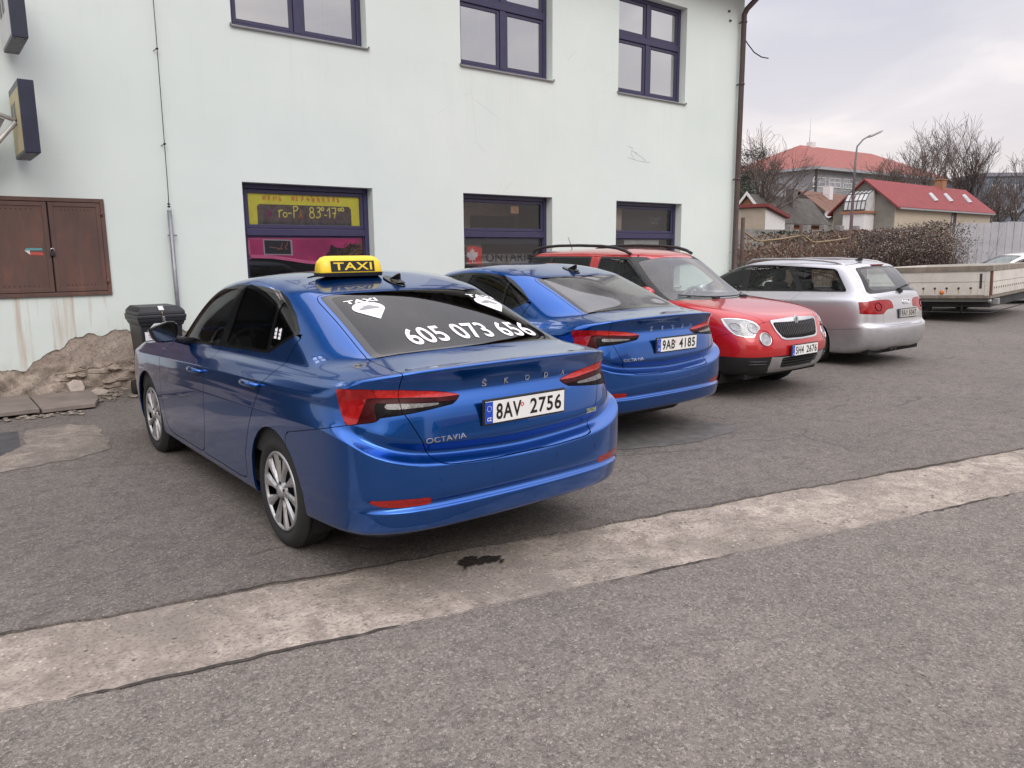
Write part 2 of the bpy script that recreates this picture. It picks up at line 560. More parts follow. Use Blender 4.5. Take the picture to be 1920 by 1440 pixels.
# loose stones: rubble along the wall foot, grit on the road
def stones(name, spots, mat, label=None, seed=1):
    m = MB(); r = random.Random(seed)
    for x, y, z, s in spots:
        n = 6; V = []
        fl = r.uniform(.45, .8)
        for zz, k in ((-.5, .75), (0, 1), (.5, .65)):
            a0 = r.uniform(0, 1)
            V += [(x + s * k * r.uniform(.75, 1.2) * math.cos(a0 + i * 1.047), y + s * k * r.uniform(.75, 1.2) * math.sin(a0 + i * 1.047), z + s * fl * (zz + .35) * r.uniform(.8, 1.2)) for i in range(n)]
        m.add(V, [(q * n + i, q * n + (i + 1) % n, (q + 1) * n + (i + 1) % n, (q + 1) * n + i) for q in range(2) for i in range(n)] + [tuple(range(n - 1, -1, -1)), tuple(range(2 * n, 3 * n))])
    return m.build(name, mat, fix=False, kind='stuff')


R1 = random.Random(21)
grit = []
for i in range(1500):
    d = R1.uniform(1.7, 9) ** 1.0; a = R1.uniform(-.62, .62)
    x, y = d * (CF[0] + a * CR[0]), d * (CF[1] + a * CR[1])
    onstrip = abs(y + .2394 * x - 3.45) < .35
    if R1.random() < (.9 if onstrip else .38):
        grit.append((x, y, .008 if onstrip else .015, R1.choice((.003, .004, .004, .005, .006, .009 if onstrip else .005))))
stones('grit', grit, plain('grit_stone', (.26, .235, .20), .9, var=.45, scale=40), seed=2)
rub = [(R1.uniform(-1.2, 1.3), 8.95 + R1.gauss(-.06, .06), .02, R1.uniform(.008, .035)) for i in range(130)] + [(R1.uniform(.9, 2.3), R1.uniform(9.3, 9.97), .02, R1.uniform(.01, .05)) for i in range(90)]
stones('rubble', rub, plain('rubble_stone', (.21, .18, .15), .95, var=.4, scale=18, bump=.4), seed=4)

# ------------------------------------------------------------------ the pale building
WY = 10.1
def plaster():
    t = NT('pale_plaster')
    a = t.noise(.5, 5, .6); b = t.noise(3, 6, .6); f = t.noise(220, 2)
    c = t.ramp(a, [(.35, (.625, .695, .662)), (.65, (.675, .735, .70))])
    c = t.mix(t.ramp(b, [(.55, 0.0), (.8, .25)]), c, (.60, .63, .59))
    X = t.xyz()
    st = t.noise(1, 5, .6, .2, stretch=(9, 1, .5))                       # rain streaks under the cabinet
    zone = t.math('MULTIPLY', t.ramp(X[2], [(.10, 0.0), (.55, 1.0)]), t.math('LESS_THAN', X[2], 1.17))
    zone = t.math('MULTIPLY', zone, t.math('LESS_THAN', X[0], 2.0))
    rust = t.math('MULTIPLY', zone, t.ramp(st, [(.53, 0.0), (.72, .75)]))
    c = t.mix(rust, c, (.42, .27, .17))
    dirt = t.math('MULTIPLY', t.ramp(t.noise(2.2, 7, .7), [(.45, 0.0), (.7, .7)]), t.math('SUBTRACT', 1.0, t.math('MULTIPLY', X[2], .95), True))
    c = t.mix(dirt, c, (.40, .36, .31))
    sill = t.math('MULTIPLY', t.ramp(t.noise(1, 6, .65, .2, stretch=(6, 1, .35)), [(.5, 0.0), (.75, .17)]), t.math('MULTIPLY', t.math('LESS_THAN', X[2], 4.45), t.ramp(t.math('MULTIPLY', X[2], .2), [(.60, 0.0), (.88, 1.0)])))
    c = t.mix(sill, c, (.47, .45, .39))
    cr = t.vor(1.1, 'DISTANCE_TO_EDGE', 'Distance')                       # hairline cracks
    cm = t.math('MULTIPLY', t.ramp(cr, [(.0015, 1.0), (.004, 0.0)]), t.ramp(t.noise(.45, 3), [(.56, 0.0), (.62, .45)]))
    c = t.mix(cm, c, (.36, .37, .35))
    t.bsdf(c, .9, 0, t.bump(t.math('ADD', f, t.math('MULTIPLY', b, .8)), .12, .006)); MATS['pale_plaster'] = t.m
    return t.m


def old_wall():
    t = NT('old_masonry')
    n1 = t.noise(2.4, 7, .65, .7); n2 = t.noise(14, 6, .65); v = t.vor(3.2, 'F1', 'Color', stretch=(1, 1, 2.2)); e = t.vor(3.2, 'DISTANCE_TO_EDGE', 'Distance', stretch=(1, 1, 2.2))
    c = t.ramp(n1, [(.3, (.25, .20, .165)), (.5, (.33, .27, .225)), (.7, (.42, .355, .30))])
    X = t.xyz()
    low = t.math('MULTIPLY', t.math('LESS_THAN', t.math('ADD', X[2], t.math('MULTIPLY', n1, .25)), .47), t.math('GREATER_THAN', t.math('ADD', X[0], t.math('MULTIPLY', n1, .5)), 1.5))
    ren = t.math('MULTIPLY', t.math('LESS_THAN', t.math('ADD', X[2], t.math('MULTIPLY', n1, .10)), .43), t.math('LESS_THAN', t.math('ADD', X[0], t.math('MULTIPLY', n1, .5)), 1.5))
    c = t.mix(t.math('MULTIPLY', low, .4), c, (.40, .335, .275))
    c = t.mix(t.math('MULTIPLY', ren, .75), c, t.ramp(n2, [(.35, (.25, .20, .165)), (.5, (.37, .31, .255)), (.62, (.46, .40, .335))]))
    c = t.mix(t.math('MULTIPLY', low, t.ramp(e, [(.006, .5), (.02, 0.0)])), c, (.07, .055, .045))
    e2 = t.vor(4.5, 'DISTANCE_TO_EDGE', 'Distance', stretch=(1, 1, 1.8)); n3 = t.noise(34, 6, .75)
    c = t.mix(t.math('MULTIPLY', t.ramp(e2, [(.004, .5), (.016, 0.0)]), t.ramp(n1, [(.50, 0.0), (.62, 1.0)])), c, (.10, .075, .06))
    c = t.mix(t.ramp(n3, [(.36, .7), (.5, 0.0)]), c, (.15, .115, .09))
    c = t.mix(t.ramp(n2, [(.58, 0.0), (.74, .6)]), c, (.47, .42, .36))
    h = t.math('ADD', t.math('MULTIPLY', n1, 1.0), t.math('ADD', t.math('MULTIPLY', n2, .5), t.math('MULTIPLY', t.math('MINIMUM', e, .08), t.math('MULTIPLY', low, 6.0))))
    t.bsdf(c, .95, 0, t.bump(h, .8, .03)); MATS['old_masonry'] = t.m
    return t.m


PL = plaster(); OLD = old_wall()
FRAME = plain('window_frame_violet', (.038, .034, .082), .38, var=.12, scale=12)
PANE = glass('window_glass', (.95, .96, .96), 1.9, mult=6.5); PANEL = glass('shop_glass', (.95, .96, .96), 1.5, mult=1.6)
CURT = plain('net_curtain', (.80, .80, .84), .9, var=.05)
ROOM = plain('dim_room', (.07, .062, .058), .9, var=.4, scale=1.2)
SILL = plain('sill_grey', (.20, .19, .19), .5)
B = thing('building', 'pale green white two storey plastered building with violet window frames', 'building', (0, WY, 0))
# the building's parts are modelled in its own coordinates: y = 0 is the wall face
BX0, BX1, BZ = -9.0, 14.10, 6.86
XS = [(3.54, 5.42), (7.01, 8.87), (10.44, 12.30)]
OPEN = [(a, b, .92, 2.55) for a, b in XS] + [(a, b, 4.46, 6.20) for a, b in XS] + [(-1.6, .1, 4.46, 6.20)]
REV = .15


def wall_face():
    m = MB()
    xs = sorted({BX0, BX1} | {o[0] for o in OPEN} | {o[1] for o in OPEN}); zs = sorted({.80, BZ} | {o[2] for o in OPEN} | {o[3] for o in OPEN})
    for i in range(len(xs) - 1):
        for j in range(len(zs) - 1):
            cx, cz = (xs[i] + xs[i + 1]) / 2, (zs[j] + zs[j + 1]) / 2
            if any(o[0] < cx < o[1] and o[2] < cz < o[3] for o in OPEN):
                continue
            m.quad((xs[i], 0, zs[j]), (xs[i + 1], 0, zs[j]), (xs[i + 1], 0, zs[j + 1]), (xs[i], 0, zs[j + 1]))
    for a, b, c, d in OPEN:
        r = REV + .10
        m.quad((a, 0, c), (a, r, c), (a, r, d), (a, 0, d)); m.quad((b, 0, c), (b, 0, d), (b, r, d), (b, r, c))
        m.quad((a, 0, d), (a, r, d), (b, r, d), (b, 0, d)); m.quad((a, 0, c), (b, 0, c), (b, r, c), (a, r, c))
    m.quad((BX1, 0, .0), (BX1, 9, 0), (BX1, 9, BZ), (BX1, 0, BZ))
    m.quad((BX0, 0, .0), (BX0, 0, BZ), (BX0, 9, BZ), (BX0, 9, 0)); m.quad((BX0, 9, 0), (BX0, 9, BZ), (BX1, 9, BZ), (BX1, 9, 0))
    return m.build('wall', PL, B, fix=False)


wall_face()
# lower plaster: a coat 22 mm thick whose broken edge shows the old wall behind it
prof = [(-9, .42), (.2, .40), (.75, .37), (.95, .36), (1.05, .42), (1.18, .52), (1.30, .58), (1.42, .66), (1.60, .70), (1.78, .71), (1.90, .76), (2.0, .72), (2.12, .66), (2.6, .70), (3.4, .6), (4.5, .45), (6, .40), (9, .36), (14.1, .32)]
m = MB(); xs = np.arange(BX0, BX1 + .001, .025); r = random.Random(7)
zb = np.interp(xs, [p[0] for p in prof], [p[1] for p in prof]) + np.array([.018 * math.sin(x * 13) + .012 * math.sin(x * 31 + 1) + r.uniform(-.010, .010) for x in xs])
n = len(xs)
V = [(x, 0, .80) for x in xs] + [(x, 0, z) for x, z in zip(xs, zb)] + [(x, .024, z) for x, z in zip(xs, zb)]
m.add(V, [(i, n + i, n + i + 1, i + 1) for i in range(n - 1)] + [(n + i, 2 * n + i, 2 * n + i + 1, n + i + 1) for i in range(n - 1)])
m.build('plaster_coat', PL, B, fix=False)
m = MB(); N_ = 260; base = []
for j, z in enumerate(np.linspace(-.02, .82, 22)):
    for i in range(N_ + 1):
        x = -2.5 + i * (6.5 / N_)
        d = .012 * math.sin(x * 7 + z * 9) + .010 * math.sin(x * 19 - z * 23) + .008 * math.sin(x * 43 + z * 37)
        base.append((x, .022 - .004 + abs(d) * -.6 if z > .3 else .020 - .05 * (.3 - z) - d * 1.6, z))
m.add(base, [(j * (N_ + 1) + i, j * (N_ + 1) + i + 1, (j + 1) * (N_ + 1) + i + 1, (j + 1) * (N_ + 1) + i) for j in range(21) for i in range(N_)], True)
m.quad((4.0, .02, -.02), (BX1, .02, -.02), (BX1, .02, .82), (4.0, .02, .82)); m.quad((BX0, .02, -.02), (-2.5, .02, -.02), (-2.5, .02, .82), (BX0, .02, .82))
m.build('exposed_masonry', OLD, B, fix=False)
# stones standing out of the wall foot near the bin
sm = MB(); r = random.Random(31)
for k in range(30):
    x = r.uniform(1.35, 2.75); z = r.uniform(.02, .30); w, h = r.uniform(.05, .20), r.uniform(.02, .05)
    P = [(x + w * .5 * math.cos(a) * r.uniform(.8, 1.15), -.035 - r.uniform(0, .02), z + h * .5 * math.sin(a) * r.uniform(.75, 1.15)) for a in [2 * math.pi * i / 8 for i in range(8)]]
    sm.prism(P, (0, .09, 0))
sm.build('exposed_stonework', plain('wall_stone', (.36, .30, .245), .95, var=.4, scale=9, bump=.6, bscale=30), B, bevel=.012, kind='stuff')


def ring(m, x0, x1, z0, z1, t, y0, y1):
    m.bx(x0, x0 + t, y0, y1, z0, z1); m.bx(x1 - t, x1, y0, y1, z0, z1)
    m.bx(x0 + t, x1 - t, y0, y1, z1 - t, z1); m.bx(x0 + t, x1 - t, y0, y1, z0, z0 + t)


def curtain(w, x0, x1, z0, z1, y, folds, amp, mat=CURT):
    m = MB(); n = max(8, folds * 8)
    P = [(x0 + (x1 - x0) * i / n, y + amp * math.sin(2 * math.pi * folds * i / n) + amp * .5 * math.sin(5.1 * i / n * folds)) for i in range(n + 1)]
    m.add([(x, yy, z0) for x, yy in P] + [(x, yy, z1) for x, yy in P], [(i, i + 1, n + 2 + i, n + 1 + i) for i in range(n)], True)
    return m.build('curtain', mat, w, fix=False)


def window(o, kind):
    x0, x1, z0, z1 = o; y = REV
    f = MB(); T = .07
    ring(f, x0, x1, z0, z1, T, y, y + .075)
    zt = (5.42, 5.535) if z0 > 4 else (1.87, 1.965)
    xm = (x0 + x1) / 2
    f.bx(x0 + T, x1 - T, y - .012, y + .07, zt[0], zt[1])
    w = f.build('window', FRAME, B, bevel=.006)
    lights = []
    upper_two = z0 > 4
    if upper_two:
        s = MB(); s.bx(xm - .055, xm + .055, y - .004, y + .07, z0 + T, zt[0]); s.bx(xm - .045, xm + .045, y - .004, y + .07, zt[1], z1 - T); s.build('mullion', FRAME, w, bevel=.006)
        lights = [(x0 + T, xm - .055, z0 + T, zt[0]), (xm + .055, x1 - T, z0 + T, zt[0]), (x0 + T, xm - .045, zt[1], z1 - T), (xm + .045, x1 - T, zt[1], z1 - T)]
    else:
        lights = [(x0 + T, x1 - T, z0 + T, zt[0]), (x0 + T, x1 - T, zt[1], z1 - T)]
    for a, b, c, d in lights:
        s = MB(); k = .05 if (z0 > 4 or c > 1.9) else .016
        ring(s, a + .004, b - .004, c + .004, d - .004, k, y + .012, y + .060); sa = s.build('sash', FRAME, w, bevel=.005)
        p = MB().quad((a + k, y + .034, c + k), (b - k, y + .034, c + k), (b - k, y + .034, d - k), (a + k, y + .034, d - k)); p.build('pane', PANE if z0 > 4 else PANEL, sa, fix=False)
    si = MB(); si.add([(x0 - .02, -.035, z0 - .012), (x1 + .02, -.035, z0 - .012), (x1 + .02, y + .01, z0 + .004), (x0 - .02, y + .01, z0 + .004), (x0 - .02, -.035, z0 - .03), (x1 + .02, -.035, z0 - .03)], [(0, 1, 2, 3), (4, 5, 1, 0)])
    si.bx(x0 - .022, x0 - .016, -.035, y, z0 - .02, z0 + .012); si.bx(x1 + .016, x1 + .022, -.035, y, z0 - .02, z0 + .012)
    si.build('window_sill', SILL, w)
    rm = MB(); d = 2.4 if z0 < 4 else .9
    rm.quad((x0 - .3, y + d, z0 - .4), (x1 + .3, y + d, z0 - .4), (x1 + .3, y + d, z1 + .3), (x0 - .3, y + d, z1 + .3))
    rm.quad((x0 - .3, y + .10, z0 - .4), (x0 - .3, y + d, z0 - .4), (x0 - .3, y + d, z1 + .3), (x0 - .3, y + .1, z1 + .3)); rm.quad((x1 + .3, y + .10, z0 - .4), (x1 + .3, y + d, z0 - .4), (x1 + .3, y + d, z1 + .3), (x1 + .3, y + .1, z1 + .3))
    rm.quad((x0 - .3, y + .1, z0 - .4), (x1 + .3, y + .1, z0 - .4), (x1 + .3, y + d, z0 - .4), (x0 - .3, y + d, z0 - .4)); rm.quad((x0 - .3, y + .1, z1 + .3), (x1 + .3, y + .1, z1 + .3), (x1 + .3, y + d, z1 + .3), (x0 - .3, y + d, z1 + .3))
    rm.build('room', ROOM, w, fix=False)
    return w, y


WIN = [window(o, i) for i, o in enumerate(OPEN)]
for i, (a, b, c, d) in enumerate(OPEN):
    w, y = WIN[i]
    if c > 4:
        xm = (a + b) / 2
        if i == 4:
            curtain(w, a + .05, xm, c + .05, d, y + .080, 9, .016); curtain(w, xm, b - .05, c + .05, d, y + .080, 7, .014)
        elif i == 3:
            curtain(w, a + .05, xm + .40, c + .05, d, y + .092, 6, .010, plain('blind_grey', (.66, .66, .72), .9, var=.04)); curtain(w, xm + .42, b - .03, c + .05, d, y + .094, 5, .010, MATS['blind_grey'])
        else:
            curtain(w, a + .05, b - .22, c + .05, d, y + .095, 7, .010, plain('blind_white', (.78, .79, .81), .9, var=.03))
# planters on the sill inside the middle upper window
K = MB(); r = random.Random(3)
for i in range(260):
    x = r.uniform(8.05, 8.72); z = 4.57 + abs(r.gauss(0, .045)); s_ = r.uniform(.012, .03); a = r.uniform(0, 6.28)
    K.add([(x + s_ * math.cos(a), REV + .12 + r.uniform(-.03, .03), z), (x - s_ * math.cos(a), REV + .12 + r.uniform(-.03, .03), z + s_), (x, REV + .13, z + s_ * 1.6)], [(0, 1, 2)])
tag(K.build('house_plant', plain('dark_leaf', (.03, .05, .02), .6, var=.5), fix=False), 'low dark green plants on the sill behind the middle upper window', 'plant').location = (0, WY, 0)

# posters and stickers behind the ground floor panes
def flat(name, mat, parent, poly, y):
    return MB().add([(x, y, z) for x, z in poly], [tuple(range(len(poly)))]).build(name, mat, parent, fix=False)


YEL = plain('poster_yellow', (.88, .84, .12), .6, var=.08); FADE = plain('faded_red', (.80, .40, .10), .7, var=.25, scale=30); GREYP = plain('poster_grey', (.16, .15, .15), .7, var=.35, scale=14)
w0, y0 = WIN[0]; yg = y0 + .045
ps = flat('poster', GREYP, w0, [(3.66, 2.015), (5.31, 2.015), (5.31, 2.44), (3.66, 2.44)], yg + .004)
ye = MB()
ye.add([(x, yg, z) for x, z in ((3.66, 2.44), (5.31, 2.44), (5.31, 2.015), (5.165, 2.015), (5.165, 2.25), (5.13, 2.288), (3.82, 2.288), (3.79, 2.26), (3.79, 2.015), (3.66, 2.015))], [(0, 7, 8, 9), (0, 6, 7), (0, 1, 5, 6), (1, 4, 5), (1, 2, 3, 4)])
ye.build('poster_border', YEL, ps, fix=False)
K = MB(); r = random.Random(12)
for x in list(np.arange(3.88, 4.14, .07)) + list(np.arange(4.27, 4.98, .075)):                      # a line of lettering faded past reading
    for q in range(3):
        yy_ = yg - .002 - .0004 * q
        xx = x + r.uniform(-.01, .03); zz = 2.33 + r.uniform(0, .03)
        K.add([(xx, yy_, zz), (xx + .022, yy_, zz), (xx + .022, yy_, zz + r.uniform(.03, .075)), (xx, yy_, zz + r.uniform(.03, .075))], [(0, 1, 2, 3)])
K.build('faded_lettering', FADE, ps, fix=False)
HAND = plain('hand_yellow', (.9, .85, .22), .6, var=.05); HANDR = plain('hand_orange', (.55, .25, .10), .6, var=.05)
def strokes(name, mat, parent, lines, o, sx, sz, y, wd):
    K = MB(); cnt = [0]
    for ln in lines:
        for (a, b), (c, d) in zip(ln[:-1], ln[1:]):
            p = Vector((o[0] + a * sx, y, o[1] + b * sz)); q = Vector((o[0] + c * sx, y, o[1] + d * sz)); t = (q - p); 
            if t.length < 1e-6: continue
            cnt[0] += 1; p.y -= cnt[0] * 2.5e-5; q.y = p.y
            nn = Vector((-t.z, 0, t.x)).normalized() * wd / 2; e = t.normalized() * wd * .3
            K.add([p - nn - e, q - nn + e, q + nn + e, p + nn - e], [(0, 1, 2, 3)])
    return K.build(name, mat, parent, fix=False)


circ = lambda cx, cy, rx, ry, n=14, a0=0, a1=6.2832: [(cx + rx * math.cos(a0 + (a1 - a0) * i / n), cy + ry * math.sin(a0 + (a1 - a0) * i / n)) for i in range(n + 1)]
L = [[(.02, 0), (.02, .6), (.0, .52)], [(.02, .45), (.12, .62), (.2, .6)], circ(.33, .22, .1, .2), [(.50, .36), (.66, .36)],
     [(.80, 0), (.80, .98)], [(.80, .95), (.96, .98), (1.03, .82), (.96, .62), (.80, .55)],
     circ(1.78, .72, .10, .20), circ(1.78, .24, .13, .25), [(2.0, .03), (2.03, .03)], [(2.08, .88), (2.18, .95), (2.26, .85), (2.20, .60), (2.10, .55)], [(2.12, .56), (2.25, .42), (2.24, .15), (2.12, .02), (2.02, .08)],
     circ(2.38, .80, .07, .14), [(2.48, .25), (2.60, .25)], [(2.64, .65), (2.78, .95), (2.78, .05)], [(2.90, .92), (3.14, .92), (3.04, .05)], [(2.95, .45), (3.14, .47)],
     circ(3.34, .80, .07, .12), circ(3.52, .82, .08, .14)]
strokes('handwriting', HAND, ps, L, (4.085, 2.12), .268, .155, yg - .003, .017)
strokes('handwriting', HANDR, ps, [[(1.06, 0), (1.16, .42), (1.26, 0)], [(1.10, .15), (1.22, .15)], [(1.15, .52), (1.22, .60)]], (4.085, 2.12), .268, .155, yg - .003, .017)
flat('pink_dot', plain('dot_pink', (.24, .08, .16), .7), ps, [(3.955 + .036 * math.cos(a), 2.165 + .048 * math.sin(a)) for a in [2 * math.pi * k / 16 for k in range(16)]], yg - .003)
# pink banner with a framed picture and a furry animal
MAG = plain('banner_magenta', (.60, .045, .21), .55, var=.35, scale=2.2); PINK = plain('banner_pink', (.92, .20, .42), .5, var=.12)
edge = [(3.62, 1.575), (3.95, 1.565), (4.2, 1.53), (4.45, 1.49), (4.75, 1.46), (5.0, 1.45), (5.37, 1.45)]
bn = flat('banner', MAG, w0, [(3.62, 1.86)] + edge + [(5.37, 1.86)], yg + .004)
K = MB(); n = len(edge)
K.add([(x, yg, z) for x, z in edge] + [(x, yg, z + .045) for x, z in edge], [(i, i + 1, n + i + 1, n + i) for i in range(n - 1)])
K.add([(x, yg, z) for x, z in ((3.62, 1.82), (5.37, 1.835), (5.37, 1.86), (3.62, 1.86))], [(0, 1, 2, 3)]); K.add([(x, yg, z) for x, z in ((3.62, 1.56), (3.66, 1.56), (3.66, 1.83), (3.62, 1.83))], [(0, 1, 2, 3)])
K.build('banner_edge', PINK, bn, fix=False)
flat('picture_border', plain('photo_white', (.62, .50, .56), .6), bn, [(3.845, 1.615), (4.255, 1.605), (4.25, 1.818), (3.84, 1.825)], yg - .002)
flat('picture', plain('photo_dark', (.018, .02, .028), .5), bn, [(3.862, 1.63), (4.228, 1.622), (4.225, 1.803), (3.857, 1.81)], yg - .004)
strokes('picture_figure', plain('photo_skin', (.36, .15, .08), .6), bn, [[(0, .45), (.28, .38), (.42, .32), (.50, .72)], [(.66, .28), (.60, .44), (.68, .62), (.70, .75)], [(.3, .3), (.5, .33)]], (3.93, 1.63), .36, .20, yg - .005, .014)
flat('picture_fur_body', plain('fur_base', (.05, .028, .022), .8, var=.5, scale=14), bn, [(4.62, 1.44), (4.70, 1.54), (4.80, 1.66), (4.83, 1.76), (4.90, 1.71), (5.02, 1.70), (5.14, 1.76), (5.28, 1.75), (5.35, 1.66), (5.36, 1.44)], yg - .001)  # solid dark fur body of the animal beneath the hair strokes
r = random.Random(8)
FUR = [plain('fur_dark', (.035, .022, .018), .8, var=.4, scale=40), plain('fur_brown', (.14, .08, .05), .8, var=.4, scale=40), plain('fur_tan', (.27, .17, .10), .8, var=.3, scale=40)]
for k, (mat, pts) in enumerate(((0, (4.60, 5.33, 1.45, 1.74)), (1, (4.80, 5.25, 1.48, 1.76)), (2, (5.10, 5.35, 1.52, 1.78)))):
    K = MB()
    for i in range(90):
        x = r.uniform(pts[0], pts[1]); z = r.uniform(pts[2], pts[3]); u = (x - pts[0]) / (pts[1] - pts[0])
        if z > pts[2] + (pts[3] - pts[2]) * min(1, .35 + 1.1 * u): continue
        a = r.uniform(-.6, 1.2); l = r.uniform(.02, .06)
        yy = yg - .002 - .0009 * k - .000005 * i
        K.add([(x, yy, z), (x + l * math.cos(a), yy, z + l * math.sin(a)), (x + l * math.cos(a) - .008, yy, z + l * math.sin(a) + .012), (x - .006, yy, z + .012)], [(0, 1, 2, 3)])
    K.build('picture_animal', FUR[mat], bn, fix=False)
# second window: red sign with a white leaf, dark lettering on the pane
w1, y1 = WIN[1]
rs = flat('poster', plain('sign_red', (.72, .05, .035), .5), w1, [(7.20, 1.44), (7.50, 1.43), (7.51, 1.70), (7.33, 1.735), (7.21, 1.72)], yg + .006)
leaf = [(0, 1), (.13, .72), (.30, .80), (.24, .38), (.42, .58), (.50, .48), (.76, .52), (.68, .26), (.80, .16), (.40, -.16), (.44, -.34), (.06, -.28), (.05, -.62), (-.05, -.62), (-.06, -.28), (-.44, -.34), (-.40, -.16), (-.80, .16), (-.68, .26), (-.76, .52), (-.50, .48), (-.42, .58), (-.24, .38), (-.30, .80), (-.13, .72)]
K = MB(); n = len(leaf)
K.add([(7.305, yg + .001, 1.55)] + [(7.305 + .15 * a, yg + .001, 1.55 + .155 * b) for a, b in leaf], [(0, i + 1, (i + 1) % n + 1) for i in range(n)])
K.build('leaf_emblem', plain('leaf_white', (.78, .76, .80), .5), rs, fix=False)
K = MB(); letters(K, 'ONTARIO', (8.10, yg + .002, 1.545), (1, 0, 0), (0, 0, 1), 1, .02, 1, 0, 1.05, height=.15, width=1.05); K.build('lettering', plain('letter_navy', (.012, .014, .024), .5), w1, fix=False)
flat('shop_board', plain('board_grey', (.34, .33, .32), .8, var=.3), w1, [(7.1, 1.40), (8.78, 1.40), (8.78, 1.60), (7.1, 1.60)], yg + .35)
flat('shelf_panel', plain('panel_beige', (.42, .35, .29), .8, var=.2), w1, [(7.08, 1.62), (7.78, 1.62), (7.78, 1.76), (7.08, 1.76)], yg + .4)
flat('valance', plain('valance_navy', (.012, .02, .055), .7, var=.4), w1, [(7.08, 1.765), (8.8, 1.765), (8.8, 1.86), (7.08, 1.86)], yg + .03)
flat('beige_panel', plain('reflected_beige', (.5, .42, .34), .9, var=.1), w1, [(6.9, 1.95), (9, 1.95), (9, 2.6), (6.9, 2.6)], yg + .9)  # beige sheet stands in for the opposite house reflected in the upper pane
flat('dark_opening', plain('dark_inside', (.03, .028, .028), .9), w1, [(7.9, 1.85), (8.9, 1.85), (8.9, 2.27), (7.9, 2.27)], yg + .88)
flat('notice', plain('notice_tan', (.42, .26, .13), .8), w1, [(8.12, 2.27), (8.29, 2.27), (8.29, 2.39), (8.12, 2.39)], yg + .01)
w2, y2 = WIN[2]
flat('beige_panel', MATS['reflected_beige'], w2, [(10.4, 1.95), (11.05, 1.95), (11.05, 2.5), (10.4, 2.5)], yg + .25)
flat('pillar_panel', plain('panel_dark', (.04, .033, .033), .8), w2, [(11.06, 1.0), (12.4, 1.0), (12.4, 2.5), (11.06, 2.5)], yg + .28)
flat('white_board', plain('board_white', (.5, .5, .5), .7), w2, [(10.9, 1.72), (11.9, 1.72), (11.9, 1.845), (10.9, 1.845)], yg + .03)
K = MB(); r = random.Random(5)
for i in range(26):
    a = r.uniform(0, 3.1); l = r.uniform(.03, .11); x, z = 11.75 + r.uniform(-.10, .12), 2.20 + r.uniform(-.06, .06); yy = yg + .006 - i * .0001
    K.add([(x, yy, z), (x + l * math.cos(a), yy, z + l * math.sin(a) * .7), (x + l * math.cos(a) + .012, yy, z + l * math.sin(a) * .7 - .012)], [(0, 1, 2)])
K.build('sticker', plain('sticker_pale_blue', (.15, .19, .20), .6, var=.4), w2, fix=False)

# entrance left of the cabinet, out of the picture but mirrored in the car windows
dk = plain('door_dark', (.03, .022, .02), .4, var=.3)
K = MB(); K.bx(-2.6, .25, -.06, .02, .0, 2.62); en = K.build('entrance', dk, B)
K = MB(); K.bx(-2.45, -1.3, -.075, -.061, .25, 2.45); K.bx(-1.1, .1, -.075, -.061, .25, 2.45); K.build('door', plain('door_glass', (.015, .018, .02), .06), en)
K = MB(); K.prism([(-2.9, -.02, 3.05), (-2.9, -1.1, 2.75), (-2.9, -1.1, 2.83), (-2.9, -.02, 3.13)], (3.1, 0, 0)); K.build('awning', dk, B)
# roof, eaves, gutter, downpipe
rf = MB(); rf.add([(BX0 - .4, -.55, BZ + .02), (BX1 + .35, -.55, BZ + .02), (BX1 + .35, 4.5, BZ + 3.2), (BX0 - .4, 4.5, BZ + 3.2), (BX1 + .35, 9.5, BZ + .02), (BX0 - .4, 9.5, BZ + .02)], [(0, 1, 2, 3), (3, 2, 4, 5)])
rf.add([(BX1, 0, BZ), (BX1, 9, BZ), (BX1, 4.5, BZ + 2.9)], [(0, 1, 2)])
rf.build('roof', plain('roof_tiles', (.16, .06, .04), .8, var=.3, scale=14, bump=.5, bscale=20), B, fix=False)
ev = MB(); ev.bx(BX0 - .4, BX1 + .35, -.50, .0, BZ - .02, BZ + .012); ev.bx(BX0 - .4, BX1 + .35, -.55, -.52, BZ - .10, BZ + .10)
for x in np.arange(BX0, BX1, .9):
    ev.bx(x, x + .10, -.48, .0, BZ - .12, BZ - .022)
ev.build('eaves', plain('dark_timber', (.05, .035, .028), .8, var=.3), B)
PIPE = plain('pipe_brown', (.070, .047, .042), .5, var=.2, scale=9)
pp = MB(); px_ = 13.94
pp.tube([(px_ + .12, -.50, BZ - .03), (px_ + .10, -.46, BZ - .16), (px_ + .02, -.16, BZ - .42), (px_, -.115, BZ - .52), (px_, -.115, 3), (px_, -.115, .12), (px_, -.18, .05)], .055, 12)
for z in (1.2, 3.1, 5.0, 6.2):
    pp.lathe([(.056, z - .02), (.064, z - .02), (.064, z + .02), (.056, z + .02)], 14, 'z', (px_, -.115, 0)); pp.bx(px_ - .012, px_ + .012, -.07, .02, z - .012, z + .012)
pp.build('drainpipe', PIPE, B)
gu = MB(); gu.tube([(BX0 - .4, -.60, BZ - .02), (BX1 + .38, -.60, BZ - .02)], .07, 10); gu.build('gutter', PIPE, B)
